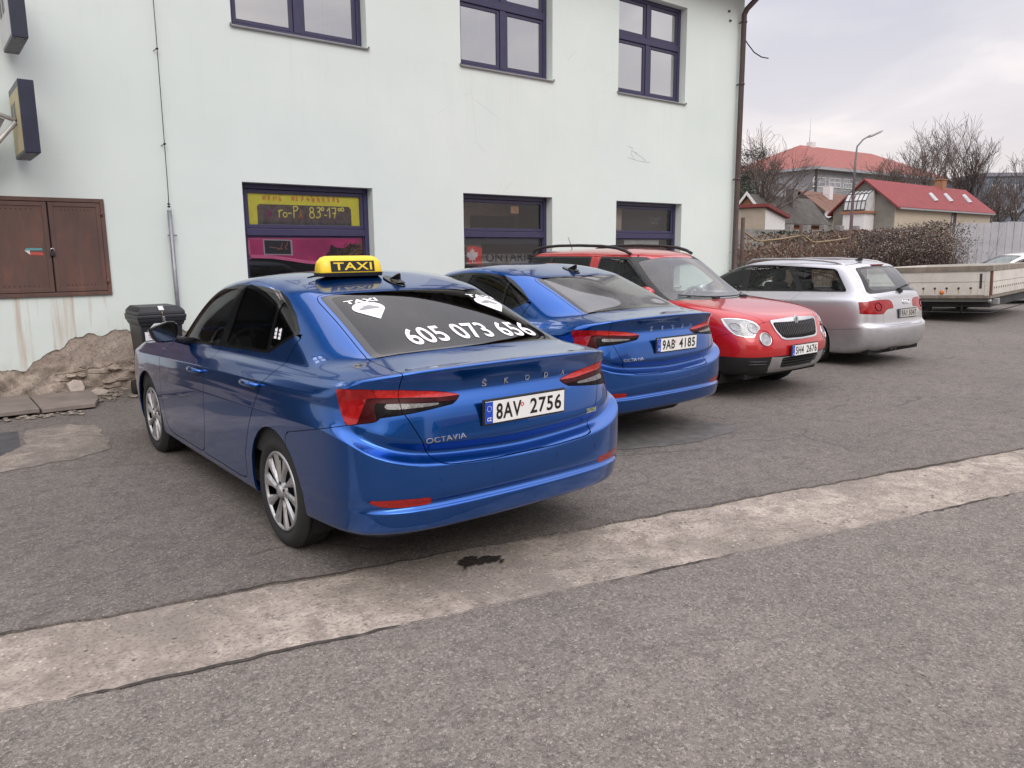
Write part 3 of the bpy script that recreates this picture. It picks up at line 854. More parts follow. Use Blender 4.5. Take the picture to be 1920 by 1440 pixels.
# lightning conductor: thin wire on stand-offs, steel pipe below
lc = MB(); lx = 2.615
lc.tube([(lx + .01, -.06, BZ - .1), (lx + .01, -.06, 4.2), (lx, -.06, 2.42), (lx - .005, -.06, 2.20)], .005, 6)
ld = lc.build('lightning_conductor', plain('wire_dark', (.05, .05, .05), .6), B)
K = MB()
for z in (4.02, 2.94, 5.2):
    K.lathe([(.0, -.012), (.016, -.008), (.016, .008), (0, .012)], 10, 'z', (lx + .006, -.06, z)); K.tube([(lx + .006, -.05, z), (lx - .02, .0, z - .015)], .005, 5)
for z in (2.235, 2.205):
    K.lathe([(.0, -.014), (.018, -.006), (.018, .006), (0, .014)], 8, 'z', (lx - .005, -.06, z))
K.build('wire_holder', CM_DARK if 'CM_DARK' in globals() else plain('holder_dark', (.02, .02, .02), .6), ld)
K = MB(); K.tube([(lx - .005, -.06, 2.16), (lx + .01, -.06, .05)], .026, 12); K.bx(lx - .045, lx + .06, -.068, -.05, 1.85, 1.868); K.bx(lx - .005, lx + .02, -.05, .01, 1.852, 1.866)
K.build('conduit', plain('galvanised', (.26, .27, .29), .45, .6, var=.25, scale=7), ld)
cb = MB(); p0 = Vector((BX1, -.01, 5.95))
cb.tube([p0, p0 + Vector((.12, -.01, -.10)), p0 + Vector((.35, -.02, -.24)), p0 + Vector((.60, -.03, -.30)), p0 + Vector((.85, -.03, -.29))], .012, 6); cb.build('cable', plain('cable_black', (.015, .015, .015), .6), B)
for x, z in ((13.55, 6.35), (13.60, 6.18)):
    MB().bx(x, x + .05, -.03, .0, z, z + .03).build('wall_bracket', PIPE, B)
# scratches in the plaster by the middle of the wall
strokes('plaster_scratch', plain('scratch_grey', (.42, .45, .45), .9), B, [[(0, 1), (.2, .9), (.15, .5), (.3, .1)], [(.3, .6), (.6, .35), (.8, .1)], [(0, .2), (.5, .05), (1, .0)], [(.15, .7), (.4, .6)]], (10.72, 3.28), .62, .26, -.0015, .010)
B['_'] = 0; del B['_']

# ------------------------------------------------------------------ brown metal cabinet in the wall
RUSTP = None
def brown_metal():
    t = NT('cabinet_brown')
    n = t.noise(2, 6, .6, .4, stretch=(3, 3, 1)); f = t.noise(30, 4)
    c = t.ramp(n, [(.3, (.080, .047, .040)), (.55, (.112, .060, .047)), (.75, (.16, .075, .052))])
    c = t.mix(t.ramp(t.noise(1.3, 5, .6, .3, stretch=(7, 7, .7)), [(.58, 0.0), (.75, .6)]), c, (.16, .055, .03))
    t.bsdf(c, .55, 0, t.bump(f, .12, .004)); MATS['cabinet_brown'] = t.m; return t.m


BR = brown_metal()
cab = thing('utility_cabinet', 'brown rusty double door metal cabinet set into the pale wall', 'cabinet', (1.34, WY, 1.165))
K = MB(); w_, h_ = .565, 1.105
ring(K, -.70, w_, .0, h_, .045, -.028, .02); K.build('frame', BR, cab, bevel=.004); MB().bx(-.69, w_ - .01, -.008, -.003, .01, h_ - .01).build('gap_shade_panel', plain('cabinet_shadow', (.012, .008, .007), .9), cab)  # near-black sheet paints the shade in the gap between the doors
for a, b, nm in ((-.652, -.022, 'left'), (-.006, w_ - .048, 'right')):
    D_ = MB(); D_.bx(a, b, -.018, .012, .05, h_ - .05)
    dr = D_.build('door', BR, cab, bevel=.003)
    D_ = MB(); ring(D_, a + .0, b, .052, h_ - .052, .045, -.026, -.0185); D_.build('door_rim', BR, dr, bevel=.003)
    D_ = MB()
    for z in (.125, h_ - .135):
        for k in range(8):
            x = a + (b - a) * (.24 + .075 * k); D_.add([(x + .006 * math.cos(q), -.0187, z + .006 * math.sin(q)) for q in [2 * math.pi * i / 8 for i in range(8)]], [tuple(range(8))])
    D_.build('vent_holes', plain('hole_black', (.004, .004, .004), .9), dr, fix=False)
    D_ = MB()
    for z in (.16, h_ - .17):
        hx = a - .012 if nm == 'left' else b + .012
        D_.tube([(hx, -.034, z - .03), (hx, -.034, z + .03)], .009, 8); D_.bx(hx - .035, hx + .035, -.030, -.026, z - .012, z + .012)
    D_.build('hinge', BR, dr)
K = MB(); K.bx(-.032, .016, -.050, -.026, .455, .505); pl_ = K.build('padlock', plain('lock_black', (.02, .02, .022), .4), cab, bevel=.006)
K = MB(); K.tube([(-.025, -.038, .50), (-.025, -.038, .525), (-.016, -.038, .54), (.0, -.038, .54), (.009, -.038, .525), (.009, -.038, .50)], .0055, 8); K.build('shackle', plain('steel_bright', (.6, .6, .6), .25, 1.0), pl_)
st = flat('sticker', plain('sticker_teal', (.10, .28, .30), .5, var=.3, scale=60), cab, [(-.275, .52), (-.10, .52), (-.105, .545), (-.255, .545)], -.0195)
flat('sticker_band', plain('sticker_red', (.42, .07, .05), .5, var=.3, scale=60), st, [(-.225, .47), (-.095, .465), (-.10, .500), (-.225, .503)], -.0197)
flat('sticker_tip', plain('sticker_white', (.6, .6, .6), .5), st, [(-.275, .518), (-.225, .472), (-.225, .518)], -.0197)

# ------------------------------------------------------------------ projecting light box signs at the left edge
NAVY = plain('sign_navy', (.018, .022, .045), .35, var=.2, scale=5); CREAM = plain('sign_cream', (.50, .43, .24), .5, var=.15, scale=3); SGREY = plain('sign_underside', (.16, .15, .15), .6, var=.2)
def light_box(z0, z1, face, label):
    x, y_ = 1.148, WY
    t = thing('projecting_sign', label, 'sign', (x, WY - .04, z0), group='light box signs on the wall')
    m = MB(); L_ = .79; T_ = .14; H = z1 - z0
    m.bx(-T_ / 2, T_ / 2, -L_ - .04, -.04, 0, H); m.build('sign_case', NAVY, t, bevel=.006)
    for sx in (-1, 1):
        f_ = MB(); X = sx * (T_ / 2 + .0015)
        f_.quad((X, -L_ - .015, .03), (X, -.065, .03), (X, -.065, H - .07), (X, -L_ - .015, H - .07)); fo = f_.build('sign_face', face, t, fix=False)
        f_ = MB(); X = sx * (T_ / 2 + .003)
        for q, (a, b) in enumerate(((.12, .20), (.20, .30))):
            f_.quad((X, -.50 + q * .22, H - .40), (X, -.34 + q * .22, H - .40), (X, -.34 + q * .2, H - .18), (X, -.48 + q * .2, H - .16))
        f_.build('sign_picture', plain('sign_picture_grey', (.15, .15, .15), .6, var=.6, scale=14), fo, fix=False)
    m = MB(); m.quad((-T_ / 2 + .008, -L_ - .03, -.0012), (T_ / 2 - .008, -L_ - .03, -.0012), (T_ / 2 - .008, -.05, -.0012), (-T_ / 2 + .008, -.05, -.0012)); un = m.build('sign_underside', SGREY, t, fix=False)
    m = MB()
    for a in (-.04, .04):
        for b in (-L_ + .02, -.12):
            m.bx(a - .006, a + .006, b - .006, b + .006, -.006, -.0015)
    m.build('screws', plain('screw_dark', (.03, .03, .03), .5), un)
    m = MB(); m.bx(-.02, .02, -.045, .045, H * .25, H * .25 + .04); m.bx(-.02, .02, -.045, .045, H * .75, H * .75 + .04); m.build('wall_mount', NAVY, t)
    return t


light_box(2.65, 3.355, CREAM, 'lower navy box sign with cream face and a bracket arm touching it')
light_box(3.745, 4.45, plain('sign_white', (.60, .60, .62), .5, var=.08), 'upper navy box sign with white face, cut off by the top of the photo')
fl = thing('wall_bracket', 'pale metal bracket arm reaching in from the left to the lower box sign', 'bracket', (.0, WY, 3.05))
K = MB(); K.tube([(.30, .0, -.95), (.75, -.35, -.45), (1.07, -.50, -.06)], .024, 8); K.tube([(.20, .0, .22), (.72, -.38, .10), (1.07, -.50, -.05)], .022, 8); K.build('arm', plain('bracket_pale', (.42, .41, .40), .45, .4, var=.15), fl)
K = MB(); K.prism([(.72, -.36, .07), (.98, -.46, -.04), (.86, -.41, -.26), (.60, -.26, -.55)], (0, .02, .0)); K.build('web_plate', plain('plate_grey', (.13, .12, .12), .6), fl)

# ------------------------------------------------------------------ wheeled bin
BINM = plain('bin_plastic', (.020, .021, .026), .45, var=.2, scale=6, bump=.06, bscale=40)
bn_ = thing('wheeled_bin', 'dark grey plastic wheeled rubbish bin with paper notices on its front', 'bin', (2.185, 9.36, 0)); bn_.scale = (.90, .84, .985)
def frust(m, z0, z1, a, b):
    V = [(x * a[0], y0_, z0) for x, y0_ in ((-1, a[1]), (1, a[1]), (1, a[2]), (-1, a[2]))] + [(x * b[0], y0_, z1) for x, y0_ in ((-1, b[1]), (1, b[1]), (1, b[2]), (-1, b[2]))]
    m.add(V, [(3, 2, 1, 0), (4, 5, 6, 7), (0, 1, 5, 4), (1, 2, 6, 5), (2, 3, 7, 6), (3, 0, 4, 7)])
m = MB(); frust(m, .06, .90, (.205, -.24, .28), (.245, -.335, .36)); m.build('bin_body', BINM, bn_, bevel=.025, seg=3)
m = MB(); frust(m, .86, .905, (.25, -.345, .365), (.268, -.36, .37)); frust(m, .905, .945, (.278, -.372, .375), (.282, -.378, .375)); m.build('bin_rim', BINM, bn_, bevel=.008)
m = MB(); frust(m, .945, .985, (.288, -.39, .36), (.286, -.388, .36)); frust(m, .985, 1.03, (.278, -.378, .35), (.272, -.37, .345)); frust(m, 1.03, 1.075, (.270, -.365, .34), (.225, -.30, .30)); m.build('lid', BINM, bn_, bevel=.010)
m = MB(); m.tube([(-.20, .40, .98), (.20, .40, .98)], .016, 8); m.build('handle', BINM, bn_)
for sx in (-1, 1):
    K = MB(); K.lathe([(0, -.025), (.06, -.025), (.10, -.022), (.10, .022), (.06, .025), (0, .025)], 24, 'x', (sx * .265, .27, .10)); K.build('wheel', plain('tyre_rubber', (.018, .017, .017), .85), bn_)
PAPER = plain('paper', (.62, .62, .66), .8, var=.05, scale=20); PRINT = plain('print_grey', (.30, .30, .34), .8, var=.3, scale=90)
def paper(pts, y_, lines):
    p = MB().add([(x, y_, z) for x, z in pts], [tuple(range(len(pts)))]).build('notice', PAPER, bn_, fix=False)
    K = MB()
    for a, b, z, t_ in lines:
        K.quad((a, y_ - .0015, z), (b, y_ - .0015, z), (b, y_ - .0015, z + t_), (a, y_ - .0015, z + t_))
    K.build('notice_print', PRINT, p, fix=False)
paper([(-.145, .74), (.065, .74), (.06, .895), (-.10, .89), (-.15, .84)], -.372, [(-.09, .04, .83 + .012 * k, .006) for k in range(4)])
paper([(-.205, .57), (-.03, .57), (-.035, .80), (-.215, .80)], -.377, [(-.175, -.06, .755, .012), (-.175, -.055, .73, .008)] + [(-.18, -.06, .60 + .013 * k, .005) for k in range(8)])
K = MB(); K.tube([(.0, -.385, 1.03), (.0, -.396, .99), (.003, -.393, .94), (-.004, -.372, .88), (-.004, -.358, .80)], .004, 6); K.build('chain', plain('chain_brass', (.35, .28, .18), .4, .8), bn_)
K = MB(); K.bx(.0, .028, -.405, -.388, .915, .942); K.tube([(.003, -.396, .94), (.003, -.396, .955), (.014, -.396, .965), (.025, -.396, .955), (.025, -.396, .94)], .004, 6); K.build('padlock', MATS['steel_bright'], bn_)
K = MB(); K.quad((-.03, -.375, 1.0325), (.03, -.375, 1.0325), (.03, -.30, 1.0765), (-.03, -.30, 1.0765)); K.build('lid_label', MATS['sticker_white'], bn_, fix=False).location = (0, -.002, .004)
# two pale lumps of fallen plaster
for (x, y_, w_, h_, lab, q) in ((1.42, 9.93, .20, .22, 'larger pale slab of fallen plaster leaning on the wall foot', 1), (1.62, 9.80, .22, .10, 'smaller pale lump of plaster lying before the leaning slab', 2)):
    K = MB(); r = random.Random(q); P = [(w_ / 2 * math.cos(a) * r.uniform(.8, 1.2), 0, h_ / 2 + h_ / 2 * math.sin(a) * r.uniform(.8, 1.1)) for a in [2 * math.pi * i / 7 for i in range(7)]]
    K.prism(P, (0, .06, 0)); o = K.build('plaster_lump', plain('plaster_lump', (.42, .36, .31), .95, var=.2, scale=12, bump=.5), bevel=.012); o.location = (x, y_, .01); o.rotation_euler = (-.3, 0, .1 * q); tag(o, lab, 'plaster lump', 'lumps of fallen plaster')
# ------------------------------------------------------------------ things beyond the building's corner
def hdir(u):
    d = at(u, 466, 10) - at(960, 466, 0.0001); d.z = 0
    return d.normalized()


def ray(u, v):
    return Vector(((u - 960) / FPX * CR + (v - 720) / FPX * CD + CF).tolist())


def in_plane(u, v, p0, e):
    """where the sight line of photo pixel (u, v) meets the upright plane through p0 along e: (metres along e, height)"""
    d = ray(u, v); n = Vector((-e[1], e[0], 0)); o = Vector((0, 0, CAMZ))
    t = (Vector((p0[0], p0[1], 0)) - o).dot(n) / d.dot(n); P = o + d * t
    return (P - Vector((p0[0], p0[1], 0))).dot(Vector((e[0], e[1], 0))), P.z


def tiles(name, col, rows=9, var=.25):
    t = NT(name)
    X = t.obj()
    w = t.n("TexWave"); w.wave_type = 'BANDS'; w.bands_direction = 'Z'; w.inputs['Scale'].default_value = rows; w.inputs['Distortion'].default_value = .4; t.l(X, w.inputs['Vector'])
    c = t.ramp(t.noise(1.6, 6, .65), [(.3, tuple(x * (1 - var) for x in col)), (.7, tuple(x * (1 + var) for x in col))])
    c = t.mix(t.ramp(w.outputs['Fac'], [(.0, .35), (.25, 0.0)]), c, tuple(x * .5 for x in col))
    t.bsdf(c, .75, 0, t.bump(w.outputs['Fac'], .5, .05)); MATS[name] = t.m; return t.m


RED_T = tiles('red_sheet_roof', (.235, .040, .042), 6, .14); RED_O = tiles('red_tile_roof', (.27, .082, .066), 4, .18); BRN_T = tiles('brown_tile_roof', (.17, .085, .058), 7); DRK_T = tiles('mossy_slate_roof', (.085, .078, .068), 8, .4)
CRM = plain('cream_render', (.42, .36, .28), .9, var=.08, scale=.6); GRY = plain('grey_render', (.33, .335, .35), .9, var=.07, scale=.4); GRN = plain('gable_render', (.20, .19, .165), .9, var=.2, scale=1)
WHT_ = plain('white_render', (.62, .61, .60), .9, var=.06); BEI = plain('beige_render', (.33, .28, .22), .9, var=.15, scale=1); WOOD = plain('dark_wood', (.05, .035, .03), .8, var=.3); GLS = glass('far_glass', (.35, .37, .4))
PANEW = plain('far_pane', (.30, .32, .36), .25, var=.3, scale=1.5); BRK = plain('gable_brick', (.30, .15, .08), .9, var=.25, scale=6); LEAD = plain('lead_grey', (.30, .31, .33), .5, .3)


def house(name, label, p0, ex, L, prof, wall, roof, over=.3, cat='house', group=None, thick=.14):
    """a gabled house: p0 is the near bottom corner, ex runs along the ridge, prof lists (across, height): near eave, ridge, far eave"""
    ang = math.atan2(ex[1], ex[0])
    t = thing(name, label, cat, (p0[0], p0[1], 0), ang, group)
    (a, za), (r, zr), (b, zb) = prof
    m = MB(); P = [(0, a, 0), (0, b, 0), (0, b, zb), (0, r, zr), (0, a, za)]
    m.prism(P, (L, 0, 0)); m.build('wall', wall, t)
    k = (zr - za) / (r - a) if r != a else 0; k2 = (zr - zb) / (b - r)
    s = 1 if r > a else -1
    rf = MB()
    for (e0, z0), kk, d in (((a, za), abs(k), -s), ((b, zb), abs(k2), s)):
        eo, zo = e0 + d * over, z0 - kk * over
        rf.prism([(-over, eo, zo + .02), (-over, r, zr + .02), (-over, r, zr + .02 + thick), (-over, eo, zo + .02 + thick)], (L + 2 * over, 0, 0))
    rf.build('roof', roof, t)
    return t


# concrete panel fence at the right
FEN = plain('fence_panel_grey', (.40, .40, .42), .85, var=.12, scale=2.5, bump=.3, bscale=30)
fe = thing('panel_fence', 'pale grey fence of tall upright boards at the right edge', 'fence', at(1792, 466, 28.5) - Vector((0, 0, 1.6)))
p0 = at(1788, 466, 28.6); p1 = at(2080, 466, 26.8); e = Vector((p1.x - p0.x, p1.y - p0.y, 0)); Lf = e.length; e.normalize(); fa = math.atan2(e.y, e.x)
fe.location = (p0.x, p0.y, 0); fe.rotation_euler = (0, 0, fa)
r = random.Random(4); x = 0; k = 0
while x < Lf:
    w_ = .235 + r.uniform(-.012, .012); K = MB(); K.bx(x, x + w_ - .012, -.02 + r.uniform(-.008, .008), .02, .02, 2.56 + .012 * x + r.uniform(-.02, .025)); K.build('board', FEN, fe); x += w_
K = MB(); K.bx(0, Lf, .03, .10, .5, .6); K.bx(0, Lf, .03, .10, 1.9, 2.0); K.build('rail', FEN, fe)

# rusty fence posts with bent pipe rails
POST = plain('rusty_post', (.075, .045, .035), .7, var=.3, scale=6); RAILP = plain('pipe_ochre', (.26, .19, .10), .6, var=.25, scale=5); POSTB = plain('post_teal', (.05, .07, .075), .7, var=.3)
fpos = [(1391, 17.6, 2.32), (1500, 21.0, 2.30), (1592, 25.5, 2.28)]
fn = thing('pipe_fence', 'rusty pipe fence with sagging rails beside the dry bushes', 'fence', at(1500, 466, 21) - Vector((0, 0, 1.62)))
fb = fn.location.copy()
bases = []
for u, d, h in fpos:
    q = at(u, 466, d); q = Vector((q.x, q.y, 0)) - fb; q.z = 0; bases.append(q)
    K = MB(); K.tube([q, q + Vector((0, 0, h))], .045, 10); po = K.build('post', POST, fn)
    K = MB(); K.tube([q, q + Vector((0, 0, 1.25))], .048, 10); K.build('post_foot', POSTB, po)
for (a, b) in ((0, 1), (1, 2)):
    A, C_ = bases[a], bases[b]; z = lambda f, dz: A + (C_ - A) * f + Vector((0, 0, dz))
    K = MB(); K.tube([z(0, 2.02), z(.20, 1.82), z(.27, 1.80)], .022, 6); K.tube([z(.27, 1.80), z(.6, 1.86), z(1.0, 1.97)], .022, 6); K.build('rail', RAILP, fn)

# dry bushes: stems, twigs and seed heads scattered through a volume
def bush(name, label, spots, stems, tufts, smat, tmats, seed, cat='bush', leanmax=.35, tsize=(.03, .07), stemr=.006, droop=.0, stemz=.9):
    r = random.Random(seed)
    c = sum((Vector((p[0], p[1], 0)) for p in spots), Vector()) / len(spots)
    t = thing(name, label, cat, c)
    K = MB()
    for i in range(stems):
        x, y, h = spots[r.randrange(len(spots))][:3]; x += r.gauss(0, .35) - c.x; y += r.gauss(0, .35) - c.y
        h *= r.uniform(.45, 1.05) * stemz; a = r.uniform(0, 6.28); l = r.uniform(0, leanmax)
        P = [Vector((x, y, 0)), Vector((x + l * .4 * math.cos(a), y + l * .4 * math.sin(a), h * .5)), Vector((x + l * math.cos(a), y + l * math.sin(a), h))]
        K.tube(P, [stemr * r.uniform(.7, 1.4), stemr * .8, stemr * .35], 3, False, False)
        for q in range(2):
            f = r.uniform(.3, .9); s = P[1] * (1 - f) + P[2] * f; d = Vector((r.uniform(-1, 1), r.uniform(-1, 1), r.uniform(.2, 1))) * r.uniform(.15, .5)
            K.tube([s, s + d], [stemr * .5, stemr * .25], 3, False, False)
    K.build('stems', smat, t, fix=False)
    for m_, frac in tmats:
        K = MB()
        for i in range(int(tufts * frac)):
            x, y, h = spots[r.randrange(len(spots))][:3]
            z = h * (1 - abs(r.gauss(0, .33))); 
            if z < .05: continue
            x += r.gauss(0, .42) - c.x; y += r.gauss(0, .42) - c.y; s = r.uniform(*tsize); n = Vector((r.gauss(0, 1), r.gauss(0, 1), r.gauss(0, .7))).normalized(); u = n.orthogonal().normalized(); v = n.cross(u)
            o = Vector((x, y, z))
            K.add([o + u * s, o + v * s * .7, o - u * s * .8, o - v * s * .6], [(0, 1, 2, 3)])
        K.build('foliage', m_, t, fix=False)
    return t


def line_spots(pts, step, r):
    S = []
    for (u0, d0, v0), (u1, d1, v1) in zip(pts[:-1], pts[1:]):
        n = max(2, int(abs(u1 - u0) / step))
        for i in range(n):
            f = i / n; u, d, v = u0 + (u1 - u0) * f, d0 + (d1 - d0) * f, v0 + (v1 - v0) * f
            p = at(u, v, d); S.append((p.x, p.y, max(.3, p.z)))
    return S


STEM = plain('dry_stem', (.13, .09, .065), .9, var=.35, scale=3); STEMD = plain('bramble_stem', (.075, .045, .038), .9, var=.3, scale=3); TAN = plain('dry_leaf', (.20, .155, .12), .9, var=.35, scale=5); RUS = plain('rust_leaf', (.145, .075, .05), .9, var=.35, scale=5)
SEED = plain('seed_head', (.26, .23, .205), .95, var=.2, scale=8); DGR = plain('evergreen_leaf', (.035, .045, .028), .8, var=.4, scale=4); DBR = plain('dead_leaf', (.082, .062, .053), .9, var=.35, scale=5)
bush('dry_bush', 'tawny dry reeds and brush behind the pipe fence', line_spots([(1384, 19.5, 448), (1430, 21, 440), (1520, 24, 436), (1590, 27, 436)], 9, rng) + line_spots([(1388, 18.6, 470), (1500, 22.2, 455), (1592, 26.2, 448)], 9, rng), 2300, 5200, STEM, ((TAN, .55), (RUS, .45)), 3, tsize=(.015, .06), stemr=.007)
bush('brambles', 'rust brown tangled brambles between the reeds and the seed heads', line_spots([(1535, 27.0, 434), (1600, 28, 431), (1660, 29, 430)], 7, rng), 700, 3600, STEMD, ((RUS, .6), (DBR, .4)), 9, tsize=(.03, .07), leanmax=.6)
bush('climbing_shrub', 'dense brown climber covered in fluffy pale seed heads left of the board fence', line_spots([(1612, 26.2, 440), (1660, 26.2, 432), (1720, 26.4, 424), (1760, 26.6, 413), (1782, 26.8, 424)], 5, rng) + line_spots([(1600, 25.4, 465), (1700, 25.6, 450), (1782, 26.0, 445)], 6, rng), 1900, 36000, STEMD, ((DBR, .60), (RUS, .16), (SEED, .24)), 5, tsize=(.012, .04), leanmax=.7)
bush('evergreen_shrub', 'small dark green shrub among the dry reeds', line_spots([(1465, 25.0, 434), (1500, 25.0, 432)], 6, rng), 40, 1500, STEMD, ((DGR, 1.0),), 6, tsize=(.03, .07))
bush('ivy', 'dark climber hanging on the brown drainpipe at the wall corner', [(13.80, 9.96, .9 + .12 * k) for k in range(7)] + [(14.05, 9.95, 1.3)], 10, 260, STEMD, ((DBR, .6), (DGR, .4)), 8, tsize=(.012, .03), cat='climbing plant', leanmax=.05)
for o in [o for o in bpy.data.objects if o.get('category') == 'climbing plant']:
    for c in o.children:
        for v in c.data.vertices:
            v.co.x *= .33; v.co.y *= .12

# garden wall with piers in front of the houses
gw = thing('garden_wall', 'low grey masonry garden wall with piers in front of the old houses', 'wall', at(1384, 466, 44) - Vector((0, 0, 1.6)))
q0, q1 = at(1384, 466, 44), at(1640, 466, 50); e = Vector((q1.x - q0.x, q1.y - q0.y, 0)); Lw = e.length; gw.location = (q0.x, q0.y, 0); gw.rotation_euler = (0, 0, math.atan2(e.y, e.x))
K = MB(); K.bx(0, Lw, 0, .25, 0, 2.85); K.build('wall', plain('garden_wall_grey', (.20, .19, .18), .95, var=.3, scale=1.2, bump=.4), gw)
for k in range(5):
    x = Lw * (.35 + .62 * k / 5); K = MB(); K.bx(x - .18, x + .18, -.06, .31, 0, 3.15); K.build('pier', plain('pier_grey', (.20, .19, .18), .95, var=.2), gw, bevel=.02)

# cream house with the bright red roof
p0 = at(1673.5, 466, 58); pe = at(1851, 466, 70.0); ex = Vector((pe.x - p0.x, pe.y - p0.y, 0)); Lc = ex.length; ex.normalize(); ey = Vector((-ex.y, ex.x, 0))
_, ze = in_plane(1673.5, 384, p0, ex); wa, zr = in_plane(1624, 339, p0, ey); wb, zb = in_plane(1563, 398, p0, ey)
H1 = house('house', 'cream house with bright red metal roof and three skylights', p0, ex, Lc, ((0, ze), (wa, zr), (wb, zb)), CRM, RED_T, .35)
gm = MB(); gm.prism([(-.02, .05, 0), (-.02, wb - .05, 0), (-.02, wb - .05, zb), (-.02, wa, zr - .1), (-.02, .05, ze)], (.015, 0, 0)); gm.build('gable_wall', GRN, H1)
sl = lambda u, v: None
def roof_pt(u, v):
    """meet the sight line with the near roof slope of the cream house"""
    n = Vector((0, -(zr - ze), wa)); R_ = Matrix((ex, ey, Vector((0, 0, 1)))); o = R_ @ (Vector((0, 0, CAMZ)) - Vector((p0.x, p0.y, 0))); d = R_ @ ray(u, v)
    t = (Vector((0, 0, ze + .16)) - o).dot(n) / d.dot(n); return o + d * t
for u, v in ((1749, 371), (1777, 372), (1812, 374)):
    a, b, c, d = roof_pt(u - 9, v - 7), roof_pt(u - 4, v - 8), roof_pt(u + 9, v + 6), roof_pt(u + 3, v + 7); n = Vector((0, -(zr - ze), wa)).normalized()
    K = MB(); K.prism([q + n * .02 for q in (a, b, c, d)], n * .09); sk = K.build('skylight', plain('skylight_frame', (.45, .44, .45), .4), H1)
    m_ = (a + b + c + d) / 4; K = MB(); K.add([m_ + (q - m_) * .75 + n * .115 for q in (a, b, c, d)], [(0, 1, 2, 3)]); K.build('pane', PANEW, sk, fix=False)
q = roof_pt(1771, 357); K = MB(); K.bx(q.x - .38, q.x + .38, wa - .35, wa + .35, zr - .5, zr + .75); K.bx(q.x - .45, q.x + .45, wa - .42, wa + .42, zr + .75, zr + .83); K.build('chimney', BRK, H1)
# glazed bay on the gable
bw = MB(); g0, z0 = in_plane(1600, 398, p0, ey); g1, z1 = in_plane(1642, 362, p0, ey)
ys = sorted((g0, g1)); zt = z1 + .2
xs_ = [(-1.6, zt - 1.5), (-1.45, zt - .8), (-1.0, zt - .25), (-.3, zt), (0, zt)]
bay = MB(); P = [(x, ys[0], z) for x, z in [(-1.6, z0)] + xs_ + [(0, z0)]]; bay.prism(P, (0, ys[1] - ys[0], 0)); bo = bay.build('bay_window', plain('bay_glazing', (.50, .50, .50), .3, var=.15, scale=2), H1)
K = MB()
for k in range(6):
    y = ys[0] + (ys[1] - ys[0]) * k / 5; K.tube([(x - .02, y, z + .02) for x, z in [(-1.6, z0)] + xs_], .035, 5)
for x, z in [(-1.6, z0 + .1), (-1.6, z0 + (xs_[0][1] - z0) * .5)] + xs_[:3]:
    K.tube([(x - .03, ys[0], z), (x - .03, ys[1], z)], .03, 5)
K.build('glazing_bars', plain('bar_dark', (.05, .05, .05), .6), bo)
K = MB(); K.bx(-1.75, 0, ys[0] - .15, ys[1] + .15, z0 - .18, z0 - .002); K.build('bay_floor', plain('bay_orange', (.30, .13, .07), .8), bo)
K = MB(); K.bx(-1.6, -.03, ys[0], ys[1], 0, z0 - .19); K.build('annex', WHT_, H1)
K = MB(); a, b = in_plane(1790, 412, p0, ex); K.bx(a - .5, a + .25, -.04, .05, b - 1.0, b + .6); wn = K.build('window', WOOD, H1)
K = MB(); K.bx(0, Lc, -.40, -.28, ze - .30, ze - .18); K.build('gutter', LEAD, H1)
a, _ = in_plane(1785, 400, p0, ex); K = MB(); K.tube([(a, -.07, 0), (a, -.07, ze - .3)], .06, 6); K.build('drainpipe', LEAD, H1)

# grey school-like building with a hipped red roof
p0 = at(1519, 466, 100); pe = at(1757, 466, 119); ex = Vector((pe.x - p0.x, pe.y - p0.y, 0)); Ls = ex.length; ex.normalize(); ey = Vector((-ex.y, ex.x, 0))
_, ze = in_plane(1519, 312, p0, ex); Wd = 15.0
S = thing('building', 'large grey building with hipped red roof far behind the houses', 'building', (p0.x, p0.y, 0), math.atan2(ex.y, ex.x))
K = MB(); K.bx(0, Ls, 0, Wd, 0, ze); K.build('wall', GRY, S)
o_ = .9; hz = ze + 4.1
K = MB(); K.add([(-o_, -o_, ze), (Ls + o_, -o_, ze), (Ls + o_, Wd + o_, ze), (-o_, Wd + o_, ze), (7.5, Wd / 2, hz), (Ls - 7.5, Wd / 2, hz)], [(0, 1, 5, 4), (1, 2, 5), (2, 3, 4, 5), (3, 0, 4)]); K.build('roof', RED_O, S, fix=False)
K = MB(); K.bx(-o_, Ls + o_, -o_, Wd + o_, ze - .35, ze - .01); K.build('eaves', plain('eaves_grey', (.34, .34, .36), .7), S)
for u0, u1, v0, v1 in ((1525, 1547, 331, 352), (1554, 1575, 333, 353), (1581, 1601, 335, 355)):
    a, zt = in_plane(u0, v0, p0, ex); b, zb_ = in_plane(u1, v1, p0, ex)
    K = MB(); ring(K, a, b, zb_, zt, .12, -.08, .05); K.bx((a + b) / 2 - .06, (a + b) / 2 + .06, -.08, .05, zb_ + .12, zt - .12); K.bx(a + .12, b - .12, -.07, .04, (zb_ + zt) / 2, (zb_ + zt) / 2 + .1); w_ = K.build('window', WHT_, S)
    K = MB(); K.quad((a + .12, -.02, zb_ + .12), (b - .12, -.02, zb_ + .12), (b - .12, -.02, zt - .12), (a + .12, -.02, zt - .12)); K.build('pane', PANEW, w_, fix=False)
for u, v0, v1 in ((1432, 355, 366), (1455, 330, 350), (1480, 330, 350)):
    a, zt = in_plane(u, v0, p0, ey); b, zb_ = in_plane(u + 9, v1, p0, ey)
    if abs(a) < 60:
        K = MB(); lo_, hi_ = sorted((a, b)); K.bx(-.05, .05, lo_, hi_, zb_, zt); K.build('window', PANEW, S)
K = MB(); K.bx(.1, .5, -.14, -.02, 0, ze); K.build('drainpipe', plain('pipe_dark', (.05, .05, .05), .6), S)
